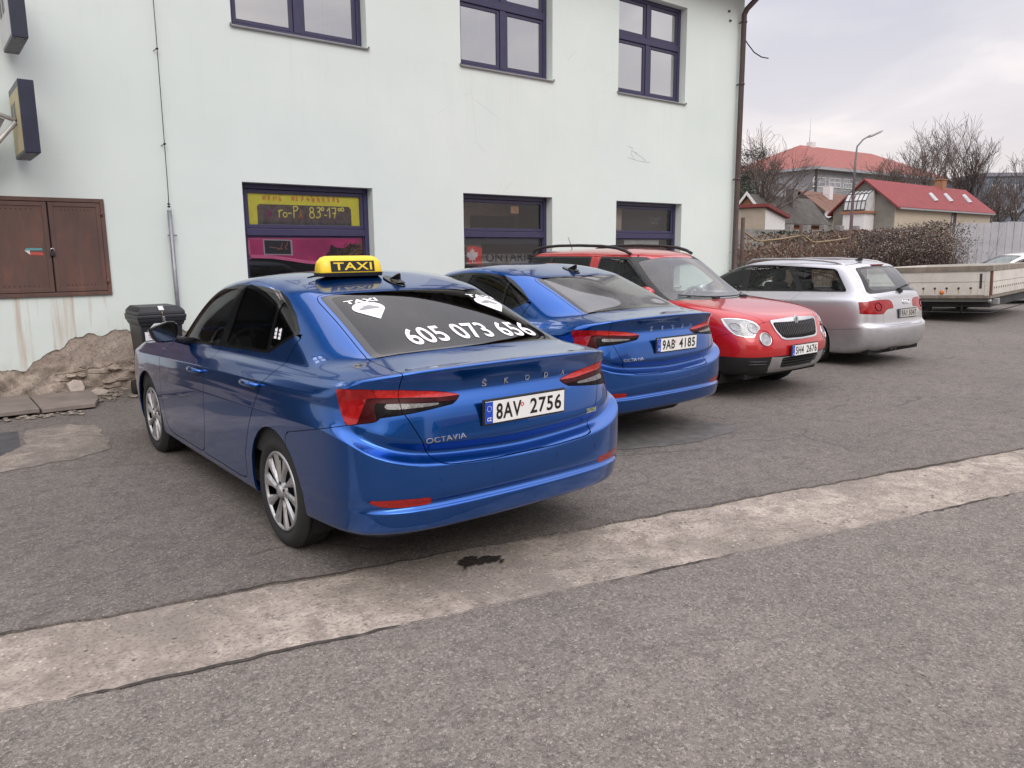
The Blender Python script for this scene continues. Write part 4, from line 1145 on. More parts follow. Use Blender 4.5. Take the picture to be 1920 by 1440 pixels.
a, zc = in_plane(1611, 296, p0, ex); K = MB(); K.bx(a - .5, a + .5, Wd / 2 - .4, Wd / 2 + .4, hz - .5, hz + .55); K.build('chimney', WHT_, S)
a, zc = in_plane(1596, 296, p0, ex); K = MB(); K.tube([(a + 1.5, Wd / 2, hz - .3), (a + 1.5, Wd / 2, hz + 2.2)], .05, 5); K.tube([(a + 1.5, Wd / 2, hz + 2.2), (a + 1.5, Wd / 2, hz + 3.9)], .02, 4); K.build('antenna_mast', LEAD, S)

# brown roofed house
p0 = at(1548, 466, 74); pe = at(1640, 466, 82); ex = Vector((pe.x - p0.x, pe.y - p0.y, 0)); Lb = ex.length; ex.normalize(); ey = Vector((-ex.y, ex.x, 0))
_, ze = in_plane(1548, 399, p0, ex); wa, zr = in_plane(1503, 360, p0, ey)
H2 = house('house', 'old house with brown tiled roof and a satellite dish', p0, ex, Lb, ((0, ze), (wa, zr), (wa * 2, ze)), GRN, BRN_T, .5)
K = MB(); K.bx(4.0, 4.8, wa - 1.0, wa - .3, zr - 1.0, zr + .7); K.build('chimney', WHT_, H2)
K = MB(); c = Vector((-1.2, -.6, ze - .2)); ax = Vector((-.75, -.6, .25)).normalized(); u_ = ax.orthogonal().normalized(); v_ = ax.cross(u_)
rows = [[c + ax * (.11 * (q / 4) ** 2) + (u_ * math.cos(a) + v_ * math.sin(a)) * (.36 * q / 4) for a in [2 * math.pi * k / 18 for k in range(18)]] for q in range(5)]
K.add([p for rw_ in rows for p in rw_], [(i * 18 + k, i * 18 + (k + 1) % 18, (i + 1) * 18 + (k + 1) % 18, (i + 1) * 18 + k) for i in range(4) for k in range(18)], True); K.tube([c, c + ax * -.4, Vector((0, -.2, ze - .8))], .05, 5); K.build('satellite_dish', plain('dish_grey', (.38, .38, .38), .5), H2, fix=False)
# dark mossy roofed house
p0 = at(1437, 466, 62); pe = at(1547, 466, 69); ex = Vector((pe.x - p0.x, pe.y - p0.y, 0)); Ld = ex.length; ex.normalize(); ey = Vector((-ex.y, ex.x, 0))
_, ze = in_plane(1437, 413, p0, ex); wa, zr = in_plane(1404, 367, p0, ey)
H3 = house('house', 'low old house with dark mossy roof and orange brick gable', p0, ex, Ld, ((0, ze), (wa, zr), (wa * 2, ze)), BRK, DRK_T, .3)
K = MB()
for s in (0, 2 * wa):
    K.prism([(-.36, s, ze + .02), (-.36, s, ze + .30), (-.36, wa, zr + .34), (-.36, wa, zr + .04)], (.06, 0, 0))
K.build('verge_board', WHT_, H3)
K = MB(); K.bx(Ld * .55, Ld * .55 + .8, wa - .9, wa - .2, zr - .9, zr + .8); K.build('chimney', plain('chimney_grey', (.16, .15, .14), .9), H3)
# beige shed
p0 = at(1431, 466, 50); pe = at(1469, 466, 53); ex = Vector((pe.x - p0.x, pe.y - p0.y, 0)); Lh = ex.length; ex.normalize(); ey = Vector((-ex.y, ex.x, 0))
SH = thing('shed', 'beige flat walled shed with white end and red verge', 'shed', (p0.x, p0.y, 0), math.atan2(ex.y, ex.x))
_, zt = in_plane(1431, 389, p0, ex); _, zl_ = in_plane(1467, 407, p0, ex); wl, z2 = in_plane(1383, 391, p0, ey)
K = MB(); K.prism([(0, 0, 0), (Lh, 0, 0), (Lh, 0, zl_), (0, 0, zt)], (0, wl, 0)); K.build('wall', BEI, SH)
K = MB(); K.prism([(.05, -.03, 0), (Lh - .05, -.03, 0), (Lh - .05, -.03, zl_ - .1), (.05, -.03, zt - .1)], (0, .02, 0)); K.build('end_wall', WHT_, SH)
K = MB(); K.prism([(-.2, -.3, zt + .05), (Lh + .2, -.3, zl_ - .08), (Lh + .2, -.3, zl_ + .14), (-.2, -.3, zt + .26)], (0, wl + .6, 0)); K.build('roof', plain('verge_red', (.17, .03, .03), .7), SH)
# bluish building far right
p0 = at(1835, 466, 125); pe = at(1960, 466, 125); ex = Vector((pe.x - p0.x, pe.y - p0.y, 0)); L6 = ex.length; ex.normalize()
FB = thing('building', 'distant blue grey flat roofed building behind the bare trees at right', 'building', (p0.x, p0.y, 0), math.atan2(ex.y, ex.x))
_, zt = in_plane(1880, 331, p0, ex)
K = MB(); K.bx(0, L6, 0, 12, 0, zt); K.build('wall', plain('far_blue', (.15, .18, .23), .9, var=.1), FB)
K = MB(); K.bx(-.3, L6 + .3, -.3, 12.3, zt + .01, zt + .6); K.build('roof', plain('far_roof', (.20, .20, .24), .8), FB)
for rw_ in range(3):
    for k in range(6):
        K = MB(); x = 1.2 + k * L6 / 6.2; z = zt - 2.6 - rw_ * 3.1; K.bx(x, x + 1.1, -.06, .02, z, z + 1.4); K.build('window', PANEW if (k + rw_) % 3 else WHT_, FB)

# street lamp
b_ = at(1593, 466, 42); sp = thing('street_lamp', 'tall slender street lamp with curved arm, dark red below', 'street lamp', (b_.x, b_.y, 0))
top = at(1607, 275, 42); arm = at(1643, 250.5, 42); k1 = at(1604, 300, 42); k2 = at(1618, 262, 42); o = Vector((b_.x, b_.y, 0))
PG = plain('lamp_pole_grey', (.13, .125, .13), .6, var=.15)
K = MB(); mid_ = Vector((b_.x + (k1.x - b_.x) * .6, b_.y + (k1.y - b_.y) * .6, 4.6)); K.tube([Vector((0, 0, 0)), mid_ - o], [.10, .085], 10); K.build('pole', plain('lamp_pole_red', (.065, .028, .03), .6, var=.2), sp)
K = MB(); K.tube([mid_ - o, k1 - o, top - o, k2 - o, at(1630, 254.5, 42) - o, arm - o], [.075, .055, .045, .04, .035, .03], 10); K.build('arm', PG, sp)
K = MB(); d = (arm - k2).normalized(); K.tube([arm - o - d * .5, arm - o - d * .3, arm - o + d * .25, arm - o + d * .4], [.03, .065, .06, .03], 8); K.build('lamp_head', plain('lamp_head_grey', (.30, .30, .31), .5), sp)


# ------------------------------------------------------------------ bare winter trees
BARK = plain('bark', (.055, .043, .038), .95, var=.35, scale=4, bump=.6, bscale=12); TWIG = plain('twig', (.105, .082, .072), .95, var=.25, scale=2)


def tree(label, u, v_top, d, seed, spread=.5, fork=.25, up=.25, levels=5, r0=.22, lean=0.0, kids=(3, 3, 3, 4, 4), ang=(.4, .75), shape='round', group='bare trees behind the houses'):
    b = at(u, 466, d); H = at(u, v_top, d).z
    t = thing('bare_tree', label, 'tree', (b.x, b.y, 0), 0, group)
    r = random.Random(seed); T = MB(); Cn = MB()
    right = Vector((CR[0], CR[1], 0)).normalized()

    def branch(p, dirn, L, R, lv):
        n = 4 if lv < 2 else 3; P = [p]; D = dirn.copy(); rr = [R]
        for i in range(n):
            D = (D + Vector((r.gauss(0, 1), r.gauss(0, 1), r.gauss(0, .6))) * (.10 + .05 * lv) + Vector((0, 0, up * .25))).normalized()
            P.append(P[-1] + D * L / n); rr.append(max(R * (1 - .5 * (i + 1) / n), d * .00017))
        (T if lv < 2 else Cn).tube(P, rr, 7 if lv == 0 else 5 if lv == 1 else 3, False, lv < 2)
        if lv >= levels:
            return
        for k in range(kids[lv]):
            f = r.uniform(.45 if lv else fork + .15, 1.0); i = min(n - 1, int(f * n)); q = P[i] + (P[i + 1] - P[i]) * (f * n - i)
            a = r.uniform(*ang); side = Vector((r.gauss(0, 1), r.gauss(0, 1), r.gauss(0, .35))); side = (side - D * side.dot(D)).normalized()
            nd = (D * math.cos(a) + side * math.sin(a) * (spread * 2)).normalized()
            branch(q, nd, L * r.uniform(.55, .85), rr[i] * r.uniform(.48, .68), lv + 1)
        branch(P[-1], D, L * r.uniform(.5, .75), rr[-1] * .9, lv + 1)

    branch(Vector((0, 0, 0)), (Vector((0, 0, 1)) + right * lean).normalized(), H * .36, r0, 0)
    zmax = max(q[2] for q in Cn.v); s = H / zmax
    for m_ in (T, Cn):
        m_.v = [(q[0] * s, q[1] * s, q[2] * s) for q in m_.v]
    T.build('trunk', BARK, t, fix=False); Cn.build('crown', TWIG, t, fix=False)
    return t


tree('broad bare tree leaning over the mossy roof at left', 1432, 233, 64, 18, .44, .45, .22, 4, .40, .0, kids=(6, 4, 4, 3, 2), ang=(.35, .75))
tree('small rounded bare tree before the grey building', 1657, 270, 88, 23, .5, .4, .3, 4, .22, kids=(5, 5, 5, 4, 3))
tree('slim bare tree with upright crown left of the fan shaped one', 1757, 224, 92, 36, .30, .3, .45, 4, .32, kids=(6, 4, 3, 3, 2), ang=(.2, .42))
tree('tallest bare tree with fan shaped upswept branches', 1812, 213, 95, 47, .30, .0, .40, 4, .42, kids=(11, 4, 3, 3, 2), ang=(.16, .36))
tree('dense bare tree cut by the right edge of the photo', 1905, 278, 84, 52, .5, .25, .25, 4, .26, kids=(5, 4, 4, 3, 3))
tree('bare sapling before the bluish building', 1868, 330, 90, 61, .5, .1, .2, 4, .14, kids=(4, 4, 4, 4, 3))
tree('low bare tree between the cream house and the bluish building', 1842, 345, 96, 66, .55, .05, .2, 4, .16, kids=(4, 4, 4, 4, 3))
tree('thin bare tree left of the slim upright one', 1733, 285, 98, 71, .4, .4, .3, 4, .16, kids=(4, 4, 4, 3, 3))
# dark evergreen at the far left
b = at(1398, 466, 82); H = at(1398, 285, 82).z
ev_ = thing('evergreen_tree', 'dark evergreen tree by the building corner', 'tree', (b.x, b.y, 0))
K = MB(); K.tube([(0, 0, 0), (0, 0, H * .5), (.3, 0, H * .9)], [.3, .2, .05], 8); K.build('trunk', BARK, ev_)
K = MB(); r = random.Random(17)
cl = [Vector((r.gauss(0, 1.5), r.gauss(0, 1.5), H * r.uniform(.25, .96))) for i in range(60)]
for c in cl:
    k = 1.15 - .55 * (c.z / H); c.x *= k * 1.3; c.y *= k
    for i in range(230):
        o = c + Vector((r.gauss(0, .5), r.gauss(0, .5), r.gauss(0, .38))); s = r.uniform(.05, .12); n = Vector((r.gauss(0, 1), r.gauss(0, 1), r.gauss(0, 1))).normalized(); u_ = n.orthogonal().normalized(); v_ = n.cross(u_)
        K.add([o + u_ * s, o + v_ * s * .5, o - u_ * s, o - v_ * s * .5], [(0, 1, 2, 3)])
K.build('crown', DGR, ev_, fix=False)

# ------------------------------------------------------------------ flatbed trailer
TP = None
def trailer_paint():
    t = NT('trailer_white'); X = t.xyz()
    n = t.noise(2.2, 6, .65); s = t.noise(1, 5, .6, .2, stretch=(14, 14, .8)); v = t.noise(11, 4, .6)
    c = t.ramp(n, [(.3, (.50, .47, .42)), (.7, (.66, .63, .58))])
    c = t.mix(t.ramp(s, [(.6, 0.0), (.8, .5)]), c, (.33, .24, .16)); c = t.mix(t.ramp(v, [(.72, 0.0), (.76, .6)]), c, (.16, .12, .10))
    t.bsdf(c, .6, 0, None); MATS['trailer_white'] = t.m; return t.m


TP = trailer_paint(); TWOOD = plain('bare_wood', (.22, .185, .15), .85, var=.3, scale=4); RUSTY = plain('rust_brown', (.12, .05, .032), .85, var=.35, scale=8); CHAS = plain('chassis_dark', (.03, .03, .034), .7, var=.4, scale=3); BOLT = plain('bolt_dark', (.05, .035, .03), .7)
cn = at(1866, 466, 16.2); ang = math.atan2(CF[1], CF[0])            # direction straight away from the camera
tr = thing('flatbed_trailer', 'old dropside flatbed trailer with white boards and rusty corner post', 'trailer', (cn.x, cn.y, 0), ang + rad(47))
tr.rotation_euler = (0, rad(2.0), ang + rad(47))
# local axes: x runs along the visible left face (away to the left), -y along the right hand face (away to the right)
LX, LY, ZB, ZT = 2.5, 4.9, .62, 1.27
def tb(name, x0, x1, y0, y1, z0, z1, mat, par, bev=.006):
    return MB().bx(x0, x1, y0, y1, z0, z1).build(name, mat, par, bevel=bev)
sd = tb('side_board', .10, LX, -.035, 0, ZB + .02, ZT - .12, TP, tr); tb('side_rail', .02, LX, -.045, .02, ZT - .118, ZT, TWOOD, sd); tb('board_seam', .10, LX, -.001, .0015, ZB + .30, ZB + .308, BOLT, sd, 0)
ed = tb('end_board', -.035, 0, -LY, -.10, ZB + .02, ZT - .12, TP, tr); tb('end_rail', -.045, .02, -LY, .02, ZT - .117, ZT + .002, TWOOD, ed); tb('board_seam', -.0365, -.034, -LY, -.10, ZB + .30, ZB + .308, BOLT, ed, 0)
tb('far_board', .10, LX, -LY - .035, -LY, ZB + .02, ZT, TP, tr); tb('far_board', LX, LX + .035, -LY, 0, ZB + .02, ZT, TP, tr)
tb('corner_post', -.038, .005, -.10, .004, ZB + .0, ZT - .12, RUSTY, tr); tb('corner_post', .006, .098, -.037, .003, ZB, ZT - .12, TP, tr)
tb('slot', .15, .20, .0005, .003, ZB + .16, ZB + .48, BOLT, sd, 0)
tb('bed', -.03, LX, -LY, .01, ZB - .055, ZB + .012, plain('bed_wood', (.20, .17, .14), .85, var=.3), tr)
STREAK = plain('rust_streak', (.42, .32, .22), .85, var=.3)
for k in range(9):
    x = .36 + .235 * k
    if x > LX - .1: break
    K = MB(); K.lathe([(.0, .012), (.020, .010), (.026, .001)], 10, 'y', (x, 0, ZB + .17)); bo = K.build('bolt', BOLT, sd)
    K = MB(); K.quad((x - .010, .0012, ZB + .04), (x + .008, .0012, ZB + .05), (x + .014, .0012, ZB + .16), (x - .016, .0012, ZB + .16)); K.build('rust_mark', STREAK, bo, fix=False)
for k in range(18):
    y = -.22 - .235 * k
    if y < -LY + .1: break
    K = MB(); K.lathe([(.0, -.047), (.020, -.045), (.026, -.036)], 10, 'x', (0, y, ZB + .17)); bo = K.build('bolt', BOLT, ed)
    K = MB(); K.quad((-.0362, y - .010, ZB + .03), (-.0362, y + .008, ZB + .04), (-.0362, y + .014, ZB + .16), (-.0362, y - .016, ZB + .16)); K.build('rust_mark', STREAK, bo, fix=False)
K = MB(); K.lathe([(0, .022), (.035, .020), (.046, .012), (.048, .001)], 18, 'y', (.92, 0, ZB + .08)); K.build('side_reflector', lens('amber', (.50, .13, .01), .2, 120, .2), tr)
tb('chassis_beam', .02, LX, -.32, -.24, ZB - .26, ZB - .056, CHAS, tr); tb('chassis_beam', .05, .13, -LY + .1, -.33, ZB - .26, ZB - .056, CHAS, tr); tb('chassis_beam', .02, LX, -LY + .3, -LY + .38, ZB - .26, ZB - .056, CHAS, tr); tb('chassis_rail', .02, LX, -.10, -.02, ZB - .13, ZB - .057, plain('rail_grey', (.10, .095, .09), .7), tr)
for k in range(6):
    tb('cross_member', .35 + .38 * k, .40 + .38 * k, -LY + .4, -.10, ZB - .14, ZB - .06, CHAS, tr, 0)
K = MB(); K.tube([(.0, -.15, .25), (LX + 2.0, -.15, .29)], .012, 6); K.tube([(.55, -.15, .24), (.55, -.15, ZB - .06)], .022, 6); K.tube([(.0, -.15, .25), (-.02, -LY + .2, .25)], .012, 6); K.build('guard_rail', CHAS, tr)
K = MB(); K.bx(-.10, .04, -.55, -.38, ZB - .20, ZB - .07); K.build('tool_box', plain('box_grey', (.24, .24, .24), .6, var=.2), tr, bevel=.01)
K = MB(); K.lathe([(0, -.03), (.03, -.03), (.045, 0), (.03, .03), (0, .03)], 12, 'y', (-.005, -.03, ZB - .11)); K.build('latch', plain('latch_grey', (.30, .30, .30), .5, .5), tr)
for y in (-.26, -LY + .30):
    K = MB(); R_ = .345; K.lathe([(.20, -.03), (.24, .0), (.30, .0), (.335, -.02), (R_, -.05), (R_, -.17), (.32, -.20), (.2, -.20)], 32, 'y'); w_ = K.build('wheel', CM_RUB if 'CM_RUB' in globals() else plain('tyre_rubber', (.018, .017, .017), .85), tr); w_.location = (1.55, y, R_ + .055)
    K = MB(); K.lathe([(0, -.05), (.06, -.05), (.09, -.07), (.20, -.06), (.205, -.02)], 20, 'y'); K.build('rim', plain('rim_black', (.02, .02, .025), .5, var=.5, scale=20), w_)
# ------------------------------------------------------------------ across the street, behind the camera (seen only in reflections)
HB = thing('building', 'beige two storey house across the street, seen only in the reflections', 'building', (-14, -19.0, 0))
K = MB(); K.bx(0, 20, -8, 0, 0, 6.2); K.build('wall', BEI, HB)
K = MB(); K.add([(-.5, .5, 6.1), (20.5, .5, 6.1), (20.5, -4, 9.3), (-.5, -4, 9.3), (20.5, -8.5, 6.1), (-.5, -8.5, 6.1)], [(0, 1, 2, 3), (3, 2, 4, 5)]); K.build('roof', BRN_T, HB, fix=False)
for z in (1.0, 3.8):
    for k in range(6):
        K = MB(); K.bx(1.2 + 3.2 * k, 2.6 + 3.2 * k, -.05, .03, z, z + 1.5); K.build('window', PANEW, HB)
HC = thing('house', 'low grey house with red roof across the street, seen only in the reflections', 'house', (12, -24, 0))
K = MB(); K.bx(0, 13, -8, 0, 0, 3.6); K.build('wall', GRY, HC)
K = MB(); K.add([(-.5, .5, 3.5), (13.5, .5, 3.5), (13.5, -4, 6.8), (-.5, -4, 6.8), (13.5, -8.5, 3.5), (-.5, -8.5, 3.5)], [(0, 1, 2, 3), (3, 2, 4, 5)]); K.build('roof', RED_O, HC, fix=False)
for k in range(4):
    K = MB(); K.bx(1.2 + 3.2 * k, 2.6 + 3.2 * k, -.05, .03, 1.0, 2.4); K.build('window', PANEW, HC)
HD = thing('building', 'dark gabled house side on to the left, seen only in the reflections', 'building', (-26, -4, 0))
K = MB(); K.bx(0, 9, 0, 14, 0, 5.2); K.build('wall', plain('brown_render', (.22, .18, .14), .9), HD)
K = MB(); K.add([(9.5, -.5, 5.1), (9.5, 14.5, 5.1), (4.5, 14.5, 8.6), (4.5, -.5, 8.6), (-.5, 14.5, 5.1), (-.5, -.5, 5.1)], [(0, 1, 2, 3), (3, 2, 4, 5)]); K.build('roof', BRN_T, HD, fix=False)
# ------------------------------------------------------------------ car bodies
# A body is one B-spline surface through rings of control points; panels, panes and lamps
# are cut out of it along outlines, each with its own edge turned in towards the car.
YF=np.array([0,.36,.68,.88,.97,1.0]); CX=np.array([0,0,0,.18,.5,1.0])
SF=np.array([.1,.22,.36,.5,.64,.78,.9])
CORNER2=(np.array([0,.36,.66,.80,.865,1.0]),np.array([0,0,.0,.06,.16,1.0]))
def crow(xr,xf,w,z,rb=.06,rc=.33,fb=.12,fc=.5,corner=None):
    """one ring of a car body: rear centre -> side -> front centre (19 points)"""
    w=w if isinstance(w,dict) else {0:w}; z=z if isinstance(z,dict) else {0:z}
    c=np.arange(19); W=np.interp(c,sorted(w),[w[k] for k in sorted(w)]); Z=np.interp(c,sorted(z),[z[k] for k in sorted(z)])
    P=np.zeros((19,3)); P[:,2]=Z
    yf,cx=corner or (YF,CX)
    P[:6,1]=yf*W[:6]; P[:6,0]=xr+rb*yf**2+rc*cx
    P[13:,1]=(YF*W[13:][::-1])[::-1]; P[13:,0]=(xf-fb*YF**2-fc*CX)[::-1]
    P[6:13,1]=W[6:13]; P[6:13,0]=P[5,0]+(P[13,0]-P[5,0])*SF
    return P
def bsp(C,s):
    """uniform cubic B-spline along axis 0 (C has one ghost each end)"""
    i=np.clip(np.floor(s).astype(int),0,len(C)-4); t=(s-i)[:,None,None]
    return ((1-t)**3*C[i]+(3*t**3-6*t**2+4)*C[i+1]+(-3*t**3+3*t**2+3*t+1)*C[i+2]+t**3*C[i+3])/6
def bspd(C,s):
    i=np.clip(np.floor(s).astype(int),0,len(C)-4); t=(s-i)[:,None,None]
    return (-(1-t)**2*C[i]+(3*t**2-4*t)*C[i+1]+(-3*t**2+2*t+1)*C[i+2]+t**2*C[i+3])/2
MIR=np.array([1,-1,1.])
def surface(rows,nu=7,nv=6):
    R=np.array(rows)
    R=np.concatenate([2*R[:1]-R[1:2],R,R[-2:-1]*MIR],0)
    R=R.transpose(1,0,2); R=np.concatenate([R[1:2]*MIR,R,R[-2:-1]*MIR],0)
    su=np.linspace(0,R.shape[0]-3,(R.shape[0]-3)*nu+1); sv=np.linspace(0,R.shape[1]-3,(R.shape[1]-3)*nv+1)
    A=bsp(R,su); Ad=bspd(R,su)
    P=bsp(A.transpose(1,0,2),sv); Pv=bspd(A.transpose(1,0,2),sv); Pu=bsp(Ad.transpose(1,0,2),sv)
    N=np.cross(Pv,Pu); l=np.linalg.norm(N,axis=-1,keepdims=True); 
    bad=l[...,0]<1e-9; N=N/np.maximum(l,1e-12); N[bad]=(0,0,1)
    P[:,0,1]=0; P[:,-1,1]=0; P[-1,:,1]=0
    return P,N     # [v,u,3]
def rows_sedan():
    r=[]
    a=lambda *p,**k:r.append(crow(*p,**k))
    X=lambda xr,x5=-.69: dict(rc=x5-.06-xr)
    a(-.95,3.40,.80,{0:.29,5:.24,13:.20,18:.18})
    a(-1.035,3.52,.865,{0:.312,3:.312,5:.292,7:.235,13:.215,15:.2,18:.19},**X(-1.035,-.66))
    a(-1.066,3.53,.884,{0:.325,3:.325,5:.302,7:.243,13:.225,15:.21,18:.20},**X(-1.066,-.66))
    a(-1.078,3.57,.894,{0:.36,3:.36,5:.34,7:.29,13:.27,18:.26},**X(-1.078,-.66))
    a(-1.092,3.58,.898,{0:.424,3:.424,5:.40,9:.34,13:.31,18:.30},**X(-1.092,-.67))
    a(-1.090,3.582,.899,{0:.434,3:.434,5:.41,9:.36,13:.32,18:.31},**X(-1.090,-.67))
    a(-1.070,3.585,.900,{0:.442,3:.442,5:.425,9:.39,13:.34,18:.33},**X(-1.070,-.675))
    a(-1.064,3.59,.904,{0:.462,3:.462,5:.45,9:.43,13:.38,18:.37},**X(-1.064,-.68))
    a(-1.078,3.59,.906,{0:.478,3:.478,5:.47,9:.45,13:.39,18:.38},**X(-1.078,-.685))
    a(-1.082,3.60,.910,{0:.54,5:.55,9:.55,13:.5,18:.45},**X(-1.082))
    a(-1.076,3.60,.914,{0:.592,2:.630,3:.688,4:.755,5:.79,9:.72,13:.62,18:.58},**X(-1.076))
    a(-1.074,3.60,.914,{0:.604,2:.640,3:.697,4:.763,5:.798,9:.725,13:.625,18:.585},**X(-1.074))
    a(-1.064,3.60,.913,{0:.613,2:.648,3:.704,4:.769,5:.803,9:.73,13:.63,18:.59},**X(-1.064))
    a(-1.030,3.60,{0:.906,5:.909,7:.912},{0:.628,2:.662,3:.717,4:.780,5:.815,9:.75,13:.65,18:.62},**X(-1.030))
    a(-1.000,3.595,{0:.885,4:.885,5:.902,7:.911},{0:.642,2:.676,3:.738,4:.800,5:.833,9:.77,13:.67,18:.64},**X(-1.000,-.675))
    a(-1.006,3.595,{0:.875,4:.875,5:.898,7:.911},{0:.670,2:.70,3:.752,4:.812,5:.843,9:.785,13:.68,18:.66},**X(-1.006,-.665))
    a(-1.034,3.592,{0:.860,4:.860,5:.892,7:.909},{0:.715,2:.735,3:.785,4:.835,5:.862,9:.81,13:.70,18:.68},**X(-1.034,-.652))
    a(-1.034,3.59,{0:.856,4:.856,5:.889,7:.909},{0:.735,2:.752,3:.798,4:.845,5:.870,9:.83,13:.72,18:.70},**X(-1.034,-.652))
    a(-1.022,3.58,{0:.849,4:.849,5:.884,7:.907},{0:.82,2:.825,3:.842,4:.870,5:.888,9:.85,13:.76,18:.74},**X(-1.022,-.64))
    a(-1.004,3.575,{0:.848,4:.848,5:.881,7:.905},{0:.895,3:.898,5:.908,9:.87,13:.79,18:.77},**X(-1.004,-.635))
    a(-.968,3.565,{0:.850,4:.852,5:.880,7:.903},{0:.945,3:.952,5:.945,9:.895,13:.82,18:.79},**X(-.968,-.63))
    a(-.964,3.56,{0:.858,4:.86,5:.874,7:.888},{0:.972,3:.974,5:.958,9:.907,13:.832,18:.80},**X(-.964,-.63))
    a(-.985,3.52,.862,{0:1.03,3:1.025,5:.988,9:.935,13:.875,15:.84,18:.83},rc=.30)
    a(-1.020,3.48,.840,{0:1.078,2:1.068,3:1.046,4:1.022,5:1.008,9:.955,13:.90,15:.87,18:.86},rc=.32)
    a(-1.022,3.46,.836,{0:1.088,2:1.078,3:1.055,4:1.030,5:1.012,9:.958,13:.903,15:.875,18:.865},rc=.32)
    a(-1.008,3.45,.832,{0:1.096,2:1.086,3:1.061,4:1.036,5:1.016,9:.962,13:.905,15:.88,18:.87},rc=.32)
    a(-.93,3.2,.812,{0:1.100,3:1.073,4:1.05,5:1.03,9:.978,13:.93,15:.91,18:.91},rc=.3)
    a(-.80,2.75,.795,{0:1.108,2:1.102,3:1.09,5:1.045,9:.992,13:.975,15:.97,18:.985},rb=.07,rc=.27)
    a(-.69,2.38,.778,{0:1.124,3:1.107,5:1.065,9:1.003,13:.99,15:1.0,18:1.02},rb=.08,rc=.34,fb=.16,fc=.2,corner=CORNER2)
    a(-.46,2.15,.745,{0:1.218,3:1.205,5:1.19,9:1.14,13:1.14,15:1.15,18:1.165},rb=.08,rc=.36,fb=.15,fc=.17,corner=CORNER2)
    a(-.22,1.86,{5:.708,9:.722,13:.705},{0:1.312,3:1.30,5:1.30,9:1.325,13:1.31,18:1.32},rb=.08,rc=.34,fb=.14,fc=.15,corner=CORNER2)
    a(-.00,1.56,{5:.672,9:.69,13:.675},{0:1.395,3:1.387,5:1.387,7:1.43,9:1.452,11:1.44,13:1.41,18:1.43},rb=.07,rc=.28,fb=.12,fc=.14,corner=CORNER2)
    a(.12,1.38,{5:.625,9:.64,13:.625},{0:1.432,3:1.425,5:1.428,7:1.465,9:1.488,13:1.45,18:1.465},rb=.06,rc=.16,fb=.1,fc=.12)
    a(.32,1.22,.38,{0:1.475,9:1.510,18:1.48},rb=.04,rc=.08,fc=.1,fb=.05)
    a(.50,.95,0,1.515,rb=0,rc=0,fc=0,fb=0)
    return r

def rows_suv():
    r=[]
    a=lambda *p,**k:r.append(crow(*p,**k))
    F=dict(fb=.14,fc=.36,rc=.25)
    a(-.65,3.30,.76,{0:.27,9:.26,18:.29},**F)
    a(-.72,3.385,.85,{0:.33,5:.30,9:.27,13:.28,18:.315},**F)
    a(-.76,3.44,.885,{0:.42,5:.40,9:.35,13:.39,18:.41},**F)
    a(-.77,3.458,.895,{0:.52,9:.50,18:.50},**F)
    a(-.772,3.46,.898,{0:.62,9:.62,18:.60},**F)
    a(-.77,3.42,.898,{0:.72,9:.72,18:.69},**F)
    a(-.765,3.385,.895,{0:.80,9:.80,18:.76},**F)
    a(-.76,3.36,.888,{0:.87,9:.87,13:.84,15:.83,18:.83},**F)
    a(-.755,3.335,.872,{0:.93,9:.92,13:.90,15:.885,18:.875},**F)
    a(-.75,3.29,.85,{0:.98,9:.965,13:.945,15:.93,18:.905},**F)
    a(-.748,3.16,.835,{0:1.01,9:.985,13:.975,15:.97,18:.955},fb=.14,fc=.34,rc=.25)
    a(-.745,2.92,.822,{0:1.035,5:1.03,9:1.0,13:1.0,15:1.015,18:1.01},fb=.14,fc=.30,rc=.25)
    a(-.74,2.58,.81,{0:1.055,5:1.05,9:1.015,13:1.025,15:1.045,18:1.06},fb=.14,fc=.25,rc=.22)
    a(-.735,2.32,.80,{0:1.075,5:1.07,9:1.03,13:1.045,18:1.09},fb=.12,fc=.22,rc=.2)
    a(-.70,2.08,.77,{0:1.22,5:1.22,9:1.20,13:1.20,18:1.23},fb=.12,fc=.20,rc=.2)
    a(-.63,1.80,.725,{0:1.42,9:1.40,13:1.40,18:1.43},fb=.11,fc=.17,rc=.18)
    a(-.55,1.62,.685,{0:1.53,9:1.53,13:1.52,18:1.54},fb=.10,fc=.14,rc=.16)
    a(-.48,1.52,.64,{0:1.585,9:1.60,13:1.575,18:1.585},fb=.09,fc=.12,rc=.14)
    a(-.40,1.44,.56,{0:1.61,9:1.63,13:1.605,18:1.61},fb=.08,fc=.1,rc=.12)
    a(-.2,1.2,.33,{0:1.645,9:1.66,18:1.645},fb=.05,fc=.05,rc=.05,rb=.03)
    a(0,1.0,0,1.668,rb=0,rc=0,fc=0,fb=0)
    return r
